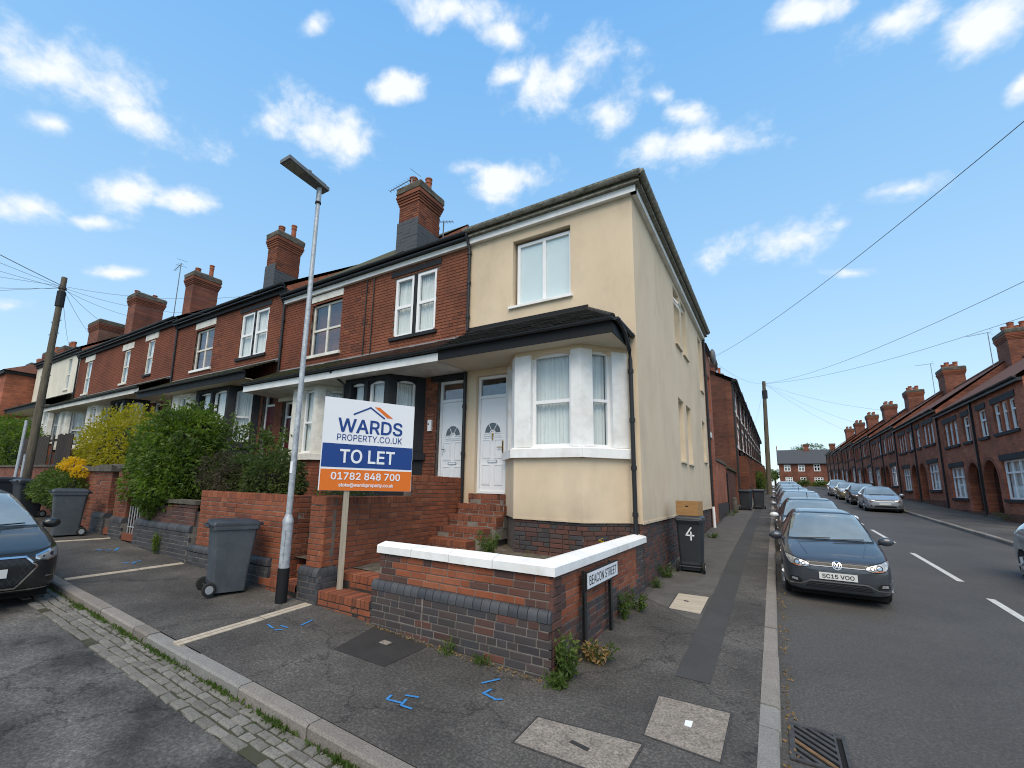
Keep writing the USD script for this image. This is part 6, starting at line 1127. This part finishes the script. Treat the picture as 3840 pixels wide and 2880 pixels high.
            for i, p in enumerate(P_):
                k = np.nonzero(((lo <= p+1e-6) & (hi >= p-1e-6)).all(1))[0]; best = None
                for t in k:
                    A, B_, C = p2[0][t], p2[1][t], p2[2][t]; d = (B_[0]-A[0])*(C[1]-A[1])-(C[0]-A[0])*(B_[1]-A[1])
                    if abs(d) < 1e-12: continue
                    u = ((p[0]-A[0])*(C[1]-A[1])-(C[0]-A[0])*(p[1]-A[1]))/d; w = ((B_[0]-A[0])*(p[1]-A[1])-(p[0]-A[0])*(B_[1]-A[1]))/d
                    if u < -1e-4 or w < -1e-4 or u+w > 1.0001: continue
                    q = a[t]+u*(b[t]-a[t])+w*(c[t]-a[t])
                    if best is None or q[ic]*sg < best[0][ic]*sg: best = (q, nn[t])
                if best is not None: out[i] = best[0]+best[1]*off; good[i] = True
            tri = tri[good[tri].all(1)] if len(tri) else tri
            if len(tri):
                m = trimesh.Trimesh(out, tri, process=False); s.put(name, m, mat, True if smooth else False)
    def mirrors(s, y=1.25, z=.98, mat=None):
        for sx in (-1, 1):
            m = trimesh.creation.icosphere(3, 1.0).apply_scale((.115, .075, .078)); v = np.array(m.vertices); v[v[:, 1] > .03, 1] = .03; m = trimesh.Trimesh(v+[sx*(s.W/2+.07), y*s.ys, z*s.H/1.45], m.faces, process=False); s.put('mirror', m, mat or s.paint, 50)
            s.put('mirror_stalk', trimesh.Trimesh(*MB().tube([(sx*(s.W/2-.07), y*s.ys+.01, (z-.05)*s.H/1.45), (sx*(s.W/2+.03), y*s.ys, (z-.03)*s.H/1.45)], .025, 8).mesh()), 'plastic_lid')
    def plate(s, text, z=.50, y=-.012, w=.26, h=.056, x=0.0, tilt=0):
        F = Frame((0, y, 0), (1, 0)); b = MB(); F.box(b, x-w, x+w, -.03, 0, z-h, z+h); s.put('number_plate', trimesh.Trimesh(*b.mesh()), 'plate_white')
        if text:
            tm = meshkit.text_mesh(text, 1.0, .1, True); v = np.array(tm.vertices); a, b_ = v.min(0), v.max(0); q = np.stack([x-w*.84+(v[:, 0]-a[0])/(b_[0]-a[0])*w*1.68, (v[:, 2]*0)+.002, z-h*.62+(v[:, 1]-a[1])/(b_[1]-a[1])*h*1.24], 1); s.put('plate_text', trimesh.Trimesh(F.pts(q), tm.faces, process=False), 'sign_black')
    def glass(s, detail=True, d=0.0, front=True):
        k, hz = s.ys, s.H/1.45; w = s.W/1.68; Z = lambda z: z*hz
        wsP = Polygon([(-.68*w, Z(.985)), (.68*w, Z(.985)), (.645*w, Z(1.10)), (.545*w, Z(1.375)), (.30*w, Z(1.395)), (-.30*w, Z(1.395)), (-.545*w, Z(1.375)), (-.645*w, Z(1.10))]); s.patch('windscreen_seal', wsP.buffer(.022), 'sign_black', off=.003); s.patch('windscreen', wsP, 'car_glass', off=.008)
        side = Polygon([(1.42*k, Z(.965)), (1.75*k, Z(1.21)), (2.02*k, Z(1.325)), (3.1*k, Z(1.32)), (3.42*k, Z(1.20)), (3.55*k, Z(1.04)), (2.4*k, Z(.985))]); pil = LineString([(2.38*k, .9), (2.40*k, 1.5)]).buffer(.03); s.patch('side_window', side.difference(pil), 'car_glass', 'side', .006, .05, mirror=True)
        rw = Polygon([(-.58*w, Z(1.06)), (.58*w, Z(1.06)), (.50*w, Z(1.30)), (-.50*w, Z(1.30))]); s.patch('rear_window', rw, 'car_glass', 'rear', .006, .06)
        if detail:
            for ln in ([(1.40*k, .3), (1.36*k, .9)], [(2.40*k, .28), (2.42*k, .95)], [(3.1*k, .6), (3.15*k, .97)]): s.patch('door_gap', LineString(ln).buffer(.007), 'sign_black', 'side', .003, .03, mirror=True)
            s.patch('rub_strip', sbox(1.15*k, .40, 2.95*k, .43), 'plastic_dark', 'side', .010, .05, mirror=True)
            s.patch('door_handle', sbox(2.18*k, Z(.80), 2.34*k, Z(.83)), s.paint, 'side', .03, .03, mirror=True); s.patch('door_handle', sbox(3.0*k, Z(.82), 3.14*k, Z(.85)), s.paint, 'side', .03, .03, mirror=True)
            s.patch('tail_lamp', Polygon([(.48*w, Z(.72)), (.75*w, Z(.74)), (.74*w, Z(.95)), (.55*w, Z(.95))]), 'lamp_amber', 'rear', .006, .05, mirror=True)
            for x0, x1, a in ((-.52, .02, 0), (.05, .55, .0)): pts = [(x0*w, .93*k, Z(1.0)), (x1*w, 1.02*k, Z(1.02))]; s.put('wiper', trimesh.Trimesh(*MB().tube(pts, .010, 5).mesh()), 'sign_black')
def car(label, at, spec, paint_, rotz=0, pitch=2.4, group=None, cat='car', name='parked_car'):
    t = thing(name, label, cat, at, group, rotz=rotz); UsdGeom.Xform.Get(stage, t).AddRotateXOp().Set(float(pitch)); return Car(t, at, paint=paint_, **spec)
def front_hatch(c, plate, badge=True, lamp_in=.36):
    w, hz = c.W/1.68, c.H/1.45; P_ = lambda pts: Polygon([(x*w, z*hz) for x, z in pts])
    hl = P_([(.40, .645), (.47, .622), (.60, .618), (.70, .648), (.755, .72), (.765, .775), (.70, .765), (.56, .725), (.43, .685)]); c.patch('headlight_surround', hl.buffer(.014), 'sign_black', off=.004, mirror=True, h=.022); c.patch('headlight', hl, 'lamp_clear', off=.009, mirror=True, h=.02)
    for x, z, r in ((.60, .678, .043), (.50, .664, .030)): c.patch('lamp_bowl', Point(x*w, z*hz).buffer(r).difference(Point(x*w, z*hz).buffer(r*.72)), 'plastic_dark', off=.012, h=.015, mirror=True); c.patch('lamp_eye', Point(x*w, z*hz).buffer(r*.5), 'chrome', off=.013, h=.015, mirror=True)
    c.patch('indicator', P_([(.50, .628), (.60, .622), (.68, .645), (.62, .645)]), 'lamp_amber', off=.012, mirror=True, h=.015)
    c.patch('grille', P_([(-.395, .640), (.395, .640), (.415, .682), (.40, .700), (-.40, .700), (-.415, .682)]), 'sign_black', off=.005, h=.03)
    c.patch('grille_bar', P_([(-.395, .645), (.395, .645), (.40, .655), (-.40, .655)]), 'alloy', off=.011, h=.02)
    if badge:
        z = .668*hz; R = .066; rg = Point(0, z).buffer(R, 24); c.patch('badge_back', rg, 'plastic_dark', off=.010, h=.02); c.patch('badge_ring', rg.difference(Point(0, z).buffer(R*.84, 24)), 'chrome', off=.017, h=.015)
        vw = [LineString([(-.026, z+.040), (-.002, z+.006), (.002, z+.006), (.026, z+.040)]), LineString([(-.043, z+.022), (-.022, z-.040), (-.003, z+.002), (.003, z+.002), (.022, z-.040), (.043, z+.022)])]; c.patch('badge_letters', unary_union([q.buffer(.0045) for q in vw]), 'chrome', off=.016, h=.012)
    c.patch('lower_intake', P_([(-.50, .285), (.50, .285), (.44, .365), (.36, .392), (-.36, .392), (-.44, .365)]), 'sign_black', off=.004, h=.03)
    for z in (.305, .33, .355): c.patch('intake_bar', P_([(-.45, z), (.45, z), (.45, z+.006), (-.45, z+.006)]), 'plastic_grey', off=.010, h=.03)
    ls = LineString([(-.72*w, .315*hz), (-.56*w, .325*hz), (-.42*w, .40*hz), (.42*w, .40*hz), (.56*w, .325*hz), (.72*w, .315*hz)]).buffer(.009); c.patch('chrome_strip', ls, 'chrome', off=.008, h=.02)
    c.patch('fog_recess', P_([(.55, .345), (.74, .35), (.72, .43), (.60, .435), (.54, .39)]), 'sign_black', off=.004, mirror=True, h=.03); c.patch('fog_lamp', P_([(.60, .375), (.70, .378), (.69, .415), (.61, .412)]), 'lamp_clear', off=.010, mirror=True, h=.02)
    c.patch('bumper_crease', P_([(-.70, .575), (.70, .575), (.70, .581), (-.70, .581)]), 'plastic_dark', off=.002, h=.03)
    c.patch('bonnet_gap', LineString([(-.74*w, .765*hz), (-.40*w, .712*hz), (.40*w, .712*hz), (.74*w, .765*hz)]).buffer(.004), 'sign_black', off=.002, h=.03)
    for sx in (-1, 1): c.patch('bonnet_crease', LineString([(sx*.42*w, .28*c.ys), (sx*.56*w, .95*c.ys)]).buffer(.004), c.paint, 'top', .010, .03)
    c.plate(plate, z=.495*hz, y=-.014)
def gr_(x, y): return float(S(x, y))+ROAD
HB = dict(L=3.97, W=1.68, H=1.45)
c = car('blue grey hatchback, first in the row parked along the left kerb', (.70, 8.95, gr_(.7, 9.7)-.045), dict(HB, scale=.88, W=1.57), 'paint_bluegrey', 0, 2.7); c.glass(); front_hatch(c, 'SC15 VOO'); c.mirrors()
c.put('interior_mirror', trimesh.Trimesh(*MB().box((-.11, 1.70, 1.27), (.11, 1.72, 1.33)).mesh()), 'sign_black')
rowl = [('dark car with pale roof directly behind the blue grey hatchback', .74, 13.3, 'paint_dark', dict(L=4.2, W=1.72, H=1.46)), ('silver grey car third in the row along the left kerb', .73, 18.2, 'paint_steel', dict(L=4.3, W=1.75, H=1.50)), ('dark blue car fourth in the row along the left kerb', .72, 23.6, 'paint_bluegrey', dict(L=4.2, W=1.72, H=1.48)), ('silver car fifth in the row along the left kerb', .72, 29.4, 'paint_silver', dict(L=4.2, W=1.72, H=1.50)), ('pale car last in the row along the left kerb', .72, 35.6, 'paint_steel', dict(L=4.3, W=1.75, H=1.52))]
for lab, x, y, pt, sp in rowl:
    c = car(lab, (x, y, gr_(x, y+1.2)-.05), dict(sp, scale=.87), pt, 0, 2.3); c.glass(False); front_hatch(c, '', False); c.mirrors(mat='paint_white' if pt == 'paint_dark' else None)
    c.put('roof_aerial', trimesh.Trimesh(*MB().tube([(0, 3.0, c.H-.03), (0, 3.25, c.H+.12)], .012, 5).mesh()), 'sign_black')
rowr = [('silver hatchback first in the row parked along the right kerb', 4.72, 31.4, 'paint_silver', dict(L=4.25, W=1.80, H=1.47)), ('dark grey car second in the row along the right kerb', 4.70, 36.6, 'paint_dark', dict(L=4.3, W=1.78, H=1.5)), ('gold and white saloon third in the row along the right kerb', 4.66, 42.4, 'paint_gold', dict(L=4.5, W=1.78, H=1.45)), ('silver car last in the row along the right kerb', 4.66, 48.8, 'paint_silver', dict(L=4.2, W=1.75, H=1.6))]
for i, (lab, x, y, pt, sp) in enumerate(rowr):
    c = car(lab, (x, y, gr_(x, y+1.2)-.05), dict(sp, scale=.88), pt, -1, 2.2); c.glass(i == 0); front_hatch(c, '', False); c.mirrors()
    if i == 2: c.patch('bonnet', Polygon([(-.7, .26), (.7, .26), (.68, 1.0), (-.68, 1.0)]), 'paint_white', 'top', .006, .08)
c = car('pale blue grey car cut off by the right edge of the photo', (4.68, 10.25, gr_(4.7, 11.1)-.03), dict(L=4.2, W=1.76, H=1.48, scale=.9), 'paint_steel', 0, 2.2); c.glass(False); front_hatch(c, '', False); c.mirrors()
# the black car on the near street: hexagonal grille with a bright edge
SV = dict(L=4.25, W=1.80, H=1.50)
c = car('glossy black car with a chrome edged grille parked at the left edge of the photo', (-8.05, 1.52, gr_(-9.0, 1.5)-.04), dict(SV, scale=.91), 'paint_black', 90, 2.5); c.glass()
w, hz = c.W/1.68, c.H/1.45; P_ = lambda pts: Polygon([(x*w, z*hz) for x, z in pts])
gp_ = P_([(-.40, .685), (.40, .685), (.52, .56), (.34, .30), (-.34, .30), (-.52, .56)]); c.patch('grille', gp_, 'sign_black', off=.004); c.patch('grille_edge', gp_.buffer(.012).difference(gp_.buffer(-.010)), 'chrome', off=.012, h=.02)
mesh_ = unary_union([LineString([(x, .28), (x+.3, .72)]).buffer(.007) for x in np.arange(-.9, .7, .075)]+[LineString([(x, .72), (x+.3, .28)]).buffer(.007) for x in np.arange(-.9, .7, .075)]).intersection(gp_.buffer(-.03)); c.patch('grille_mesh', mesh_.difference(P_([(-.36, .44), (.36, .44), (.36, .58), (-.36, .58)])), 'plastic_dark', off=.010, h=.02)
hl = P_([(.50, .66), (.62, .625), (.74, .665), (.785, .745), (.76, .795), (.62, .74), (.50, .695)]); c.patch('headlight', hl, 'lamp_glass', off=.006, mirror=True, h=.02); c.patch('headlight_edge', hl.buffer(.008).difference(hl.buffer(-.010)), 'chrome', off=.010, mirror=True, h=.018)
for x, z, r in ((.66, .70, .042), (.575, .678, .026)): c.patch('lamp_ring', Point(x*w, z*hz).buffer(r).difference(Point(x*w, z*hz).buffer(r*.7)), 'lamp_clear', off=.012, h=.014, mirror=True); c.patch('lamp_eye', Point(x*w, z*hz).buffer(r*.5), 'plastic_lid', off=.012, h=.014, mirror=True)
c.patch('side_lamp', P_([(.62, .405), (.70, .41), (.70, .425), (.62, .42)]), 'chrome', off=.008, mirror=True, h=.02); c.patch('lip', P_([(-.70, .255), (.70, .255), (.70, .27), (-.70, .27)]), 'chrome', off=.008, h=.03)
c.patch('bonnet_gap', LineString([(-.76*w, .80*hz), (-.45*w, .73*hz), (.45*w, .73*hz), (.76*w, .80*hz)]).buffer(.004), 'dark_void', off=.002, h=.03); c.plate('', z=.50*hz, y=-.02); c.mirrors()
# ------------------------------------------------------------------ plants
def leaves(pts, size, nrm_jit=1.0, seed=0, aspect=.5, droop=.3, out=None):
    """Leaf shaped pairs of triangles at the given points, turned at random and mostly outwards."""
    r = np.random.default_rng(seed); n = len(pts); d = r.normal(0, 1, (n, 3)); 
    if out is not None: d = d*nrm_jit+out*1.2
    d[:, 2] -= droop; d /= np.linalg.norm(d, axis=1, keepdims=True); s = np.cross(d, r.normal(0, 1, (n, 3))); s /= np.linalg.norm(s, axis=1, keepdims=True); up = np.cross(d, s)
    L_ = (size*r.uniform(.6, 1.3, n))[:, None]; W_ = L_*aspect*.5; fold = up*W_*.5
    v = np.stack([pts, pts+d*L_*.45+s*W_+fold, pts+d*L_, pts+d*L_*.45-s*W_+fold], 1).reshape(-1, 3); k = np.arange(n)*4; f = np.vstack([np.stack([k, k+1, k+2], 1), np.stack([k, k+2, k+3], 1)]); return v, f
def blob_points(blobs, n, seed, shell=.45, flat_top=None, lump=.35, freq=2.6):
    """Points filling the outer layer of several ellipsoids, with clumps and gaps."""
    r = np.random.default_rng(seed); vol = np.array([b[3]*b[4]*b[5] for b in blobs])**(2/3); P_, O = [], []
    for b, k in zip(blobs, (n*vol/vol.sum()).astype(int)):
        d = r.normal(0, 1, (int(k*1.7)+8, 3)); d /= np.linalg.norm(d, axis=1, keepdims=True); rad = 1-shell*r.random(len(d))**1.6
        q = np.array(b[:3])+d*np.array(b[3:6])*rad[:, None]; nz = meshkit.fbm(q*freq+seed*3.1, 3); q = np.array(b[:3])+(q-np.array(b[:3]))*(1+lump*(nz[:, None]-.5)*1.6); keep = meshkit.noise(q*freq*1.9+9)+.35*r.random(len(q)) > .40; P_.append(q[keep][:k]); O.append(d[keep][:k])
    p, o = np.vstack(P_), np.vstack(O)
    inside = np.zeros(len(p), bool)
    for b in blobs: inside |= (((p-np.array(b[:3]))/np.array(b[3:6])/.55)**2).sum(1) < 1
    return p[~inside], o[~inside]
def bush(name, label, cat, blobs, n, size, mat, seed, ground, core=True, extra=(), group=None, shoots=0):
    c = np.mean([b[:3] for b in blobs], 0); t = thing(name, label, cat, (c[0], c[1], ground), group); p, o = blob_points(blobs, n, seed)
    sel = p[:, 2] > ground-.02; emit(t, 'foliage', MB().add(*leaves(p[sel], size, seed=seed, out=o[sel])), mat)
    r = np.random.default_rng(seed+5); 
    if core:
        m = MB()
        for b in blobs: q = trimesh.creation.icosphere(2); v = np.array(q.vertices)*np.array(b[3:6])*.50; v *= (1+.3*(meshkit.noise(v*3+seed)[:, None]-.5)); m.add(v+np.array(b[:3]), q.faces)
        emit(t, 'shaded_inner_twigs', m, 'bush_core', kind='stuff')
    for k in range(4 if core else 2): b = blobs[k % len(blobs)]; emit(t, 'stem', MB().tube([(c[0]+r.normal(0, .08), c[1]+r.normal(0, .05), ground-.05), np.array(b[:3])+r.normal(0, .1, 3)], [.03, .015], 6), 'twig')
    if shoots:
        m, lp = MB(), []
        for k in range(shoots):
            b = blobs[r.integers(len(blobs))]; d = r.normal(0, .5, 3); d[2] = abs(d[2])+.7; d /= np.linalg.norm(d); a = np.array(b[:3])+d*np.array(b[3:6])*.8; e = a+d*r.uniform(.25, .5)+[0, 0, .06]; m.tube([a, (a+e)/2+r.normal(0, .02, 3), e], [.008, .006, .003], 4, False); lp.append(a+(e-a)*r.uniform(.2, 1, 34)[:, None]+r.normal(0, .035, (34, 3)))
        emit(t, 'shoot_stems', m, 'twig', kind='stuff'); emit(t, 'shoot_leaves', MB().add(*leaves(np.vstack(lp), size, seed=seed+2)), extra[0] if extra else mat, kind='stuff')
    return t
bush('hedge', 'clipped golden privet hedge glowing yellow above the stone coping', 'hedge', [(-15.6, 5.2, 2.6, 1.6, .8, 1.15), (-14.2, 5.1, 2.55, 1.4, .75, 1.1), (-17.0, 5.3, 2.4, 1.1, .7, .85), (-13.2, 5.1, 2.3, .8, .6, .8)], 15000, .085, 'leaf_yellow', 1, 1.2)
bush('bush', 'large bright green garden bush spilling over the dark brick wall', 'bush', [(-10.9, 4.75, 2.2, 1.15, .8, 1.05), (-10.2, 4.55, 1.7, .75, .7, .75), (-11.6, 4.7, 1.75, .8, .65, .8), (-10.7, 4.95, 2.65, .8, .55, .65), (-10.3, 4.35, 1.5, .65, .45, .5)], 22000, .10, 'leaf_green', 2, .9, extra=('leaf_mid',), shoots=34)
bush('bush', 'dark leggy bush with brown patches above the tall orange wall', 'bush', [(-8.3, 4.95, 1.70, .78, .5, .55), (-7.6, 4.9, 1.74, .62, .5, .52), (-8.9, 5.0, 1.68, .5, .5, .52)], 12500, .08, 'leaf_dark', 3, .7)
bush('dead_bush', 'thin brown twiggy patch between the green bush and the dark bush', 'bush', [(-8.85, 4.6, 1.85, .45, .3, .40), (-8.3, 4.55, 1.75, .35, .25, .3)], 2600, .06, 'leaf_brown', 4, .8, core=False)
bush('climber', 'tall leafy shoots in front of the black bay of the third house', 'bush', [(-9.5, 5.3, 2.35, .4, .3, .35), (-8.4, 5.4, 2.2, .35, .25, .3)], 700, .09, 'leaf_mid', 5, .9, core=False, shoots=14)
bush('hedge', 'green hedge at the left edge of the photo behind the telegraph pole', 'hedge', [(-26.5, 5.2, 2.9, 2.0, .9, 1.25), (-28.8, 5.3, 3.0, 2.0, .9, 1.3), (-24.6, 5.1, 2.6, 1.1, .7, .95), (-31, 5.3, 3.0, 2, .9, 1.3)], 15000, .13, 'leaf_green', 6, 1.6)
bush('shrub', 'low rounded evergreen shrub between the bins and the brick pier', 'shrub', [(-15.2, 4.0, 1.45, .95, .45, .48), (-14.4, 4.0, 1.4, .6, .4, .42), (-16.1, 4.0, 1.35, .55, .4, .35)], 6500, .085, 'leaf_mid', 7, .6)
bush('flowering_shrub', 'bright yellow flower heads above the low rounded shrub', 'shrub', [(-14.75, 4.05, 2.02, .42, .22, .17), (-14.1, 4.02, 1.85, .22, .18, .14), (-15.2, 4.1, 1.98, .25, .2, .13)], 1100, .07, 'flower_yellow', 8, .6, core=False)
bush('bush', 'green growth behind the gate next to the street lamp', 'bush', [(-5.9, 5.3, 1.1, .5, .35, .65), (-6.4, 5.4, 1.35, .5, .3, .6)], 2600, .06, 'leaf_dark', 9, .6)
def weed(label, x, y, z, h, w, n, mat, seed, grassy=False, cat='weed'):
    r = np.random.default_rng(seed); t = thing('weed', label, cat, (x, y, z)); m, lp = MB(), []
    for k in range(max(3, int(n/16))):
        a = r.uniform(0, 6.28); rr = r.random()**.7*w; b = np.array([x+.35*rr*math.cos(a), y+.35*rr*math.sin(a), z-.01]); e = np.array([x+rr*math.cos(a), y+rr*math.sin(a), z+h*r.uniform(.4, 1.0)]); q = (b+e)/2+[0, 0, .12*h]; pts = np.array([b, q, e]); m.tube(pts, [.004, .003, .0015], 4, False); tt = r.uniform(.1, 1, 16)[:, None]; lp.append((1-tt)**2*b+2*tt*(1-tt)*q+tt**2*e+r.normal(0, .012, (16, 3)))
    emit(t, 'stems', m, 'leaf_mid', kind='stuff'); emit(t, 'leaves', MB().add(*leaves(np.vstack(lp), .055 if not grassy else .09, seed=seed, aspect=.42 if not grassy else .14, droop=.0)), mat, kind='stuff'); return t
weed('tall clump of green weeds at the foot of the corner of the low wall', -1.76, 4.28, .0, .46, .17, 420, 'leaf_mid', 1); weed('yellow green weeds lying on the pavement at the wall corner', -1.72, 4.08, .0, .12, .20, 160, 'leaf_mid', 2); weed('dry brown and green weeds around the foot of the nearer sign post', -1.66, 4.75, .04, .24, .20, 200, 'leaf_dry', 3); weed('small green weeds right of the nearer sign post', -1.60, 4.85, .05, .16, .20, 150, 'leaf_mid', 4)
weed('green weeds climbing the side wall beyond the street sign', -1.76, 6.25, .1, .42, .14, 200, 'leaf_mid', 5); weed('bushy weeds at the foot of the wall left of the small cover', -1.70, 6.75, .13, .26, .22, 220, 'leaf_mid', 6); weed('yellowing weeds beside the numbered bin', -1.70, 8.9, .24, .22, .22, 200, 'leaf_mid', 7); weed('low grass at the foot of the side wall near the numbered bin', -1.72, 8.1, .2, .14, .2, 120, 'leaf_mid', 8, True)
weed('sparse grass tuft at the base of the blue plinth, left of the wall corner', -2.55, 4.05, .02, .12, .18, 90, 'leaf_mid', 9, True); weed('small grass tuft at the base of the blue plinth near the white streak', -2.95, 4.07, .03, .13, .14, 80, 'leaf_mid', 10, True)
weed('leafy green plant growing beside the brick door steps', -4.02, 6.55, .68, .34, .26, 420, 'leaf_mid', 11, cat='plant'); weed('yellow flowered plant between the white coping and the bay', -2.15, 6.9, .66, .36, .13, 120, 'flower_yellow', 12, cat='plant'); weed('short grass in the front garden behind the white coping', -3.2, 5.9, .62, .18, .5, 260, 'leaf_mid', 13, True)
weed('ivy tuft climbing the blue plinth under the green bush', -9.75, 4.08, .38, .5, .09, 160, 'leaf_green', 14); weed('weeds at the kerb of the right hand pavement', 7.9, 27.5, .95, .3, .5, 160, 'leaf_mid', 15); weed('moss and weeds at the foot of the red yard wall', -1.7, 22.3, .78, .3, .5, 220, 'leaf_mid', 16); weed('moss at the white drainpipe foot behind the numbered bin', -1.6, 14.6, .47, .16, .3, 160, 'leaf_mid', 17)
# grass and moss in the gutter joint, fallen leaves along the side street kerb: nobody could count them
r = np.random.default_rng(3); gx_ = np.concatenate([r.uniform(-13, -1.9, 900), r.choice([-2.6, -3.4, -4.2, -5.3, -6.2, -7.0, -7.6], 1300)+r.normal(0, .13, 1300)]); gy_ = KA-.01-np.abs(r.normal(0, .022, len(gx_))); q = np.column_stack([gx_, gy_, S(gx_, gy_)+ROAD+.012])
single('gutter_grass', 'low grass and moss growing along the foot of the near kerb', 'grass', MB().add(*leaves(q, .05, seed=4, aspect=.35, droop=-.6)), 'leaf_mid', kind='stuff')
fy = r.uniform(2.9, 30, 700); fx = KB+.03+np.abs(r.normal(0, .045, 700)); q = np.column_stack([fx, fy, S(fx, fy)+ROAD+.01]); single('fallen_leaves', 'small dry leaves lying along the kerb of the side street', 'leaves', MB().add(*leaves(q, .035, seed=5, aspect=.6, droop=0)), 'leaf_dry', kind='stuff')
q = np.column_stack([r.uniform(-4.2, -1.9, 260), 4.10-np.abs(r.normal(0, .03, 260)), np.zeros(260)]); q[:, 2] = S(q[:, 0], q[:, 1])+.012; single('wall_foot_litter', 'grit, crumbs and moss along the foot of the corner wall', 'litter', MB().add(*leaves(q, .022, seed=6, aspect=.8, droop=0)), 'leaf_dry', kind='stuff')
def tree(label, x, y, z, h, rad, n, mat, seed):
    r = np.random.default_rng(seed); t = thing('tree', label, 'tree', (x, y, z)); m = MB(); bl = []
    for k in range(9): a = r.uniform(0, 6.28); e = np.array([x+rad*.75*math.cos(a)*r.random()**.5, y+rad*.75*math.sin(a)*r.random()**.5, z+h*r.uniform(.5, .88)]); m.tube([(x, y, z+h*.3), (np.array([x, y, z+h*.45])+e)/2, e], [.14, .1, .04], 6); bl.append((*e, rad*.5, rad*.5, rad*.36))
    emit(t, 'trunk', MB().tube([(x, y, z-.3), (x, y, z+h*.55)], [.28, .16], 8), 'twig'); emit(t, 'limbs', m, 'twig'); p, o = blob_points(bl, n, seed, shell=.7); emit(t, 'crown', MB().add(*leaves(p, .42, seed=seed, out=o)), mat)
tree('green tree rising behind the slate roof at the end of the street', 6.5, 143, 4, 11.6, 4.6, 5200, 'leaf_mid', 21); tree('small green tree at the far left end of the side street', -1.5, 124, 3, 4.2, 2.0, 1600, 'leaf_mid', 22); tree('low green tree beside the end row, left of its gable', .2, 132, 3.2, 4.4, 1.5, 1400, 'leaf_green', 23)
bush('shrub', 'green garden shrub in front of the row at the end of the street', 'shrub', [(5.6, 124.6, 4.2, 1.1, .8, .8), (4.3, 124.6, 3.9, .9, .7, .5)], 1300, .22, 'leaf_mid', 24, 3.4); bush('shrub', 'second green shrub by the right hand windows of the end row', 'shrub', [(8.6, 124.6, 4.1, 1.4, .8, .7), (7.4, 124.6, 3.8, .8, .7, .4)], 1300, .22, 'leaf_green', 25, 3.4)
bush('bush', 'green bush overhanging the pavement among the tall houses', 'bush', [(-1.1, 44.5, 2.6, .5, 1.2, .9)], 1200, .14, 'leaf_green', 26, 1.6)
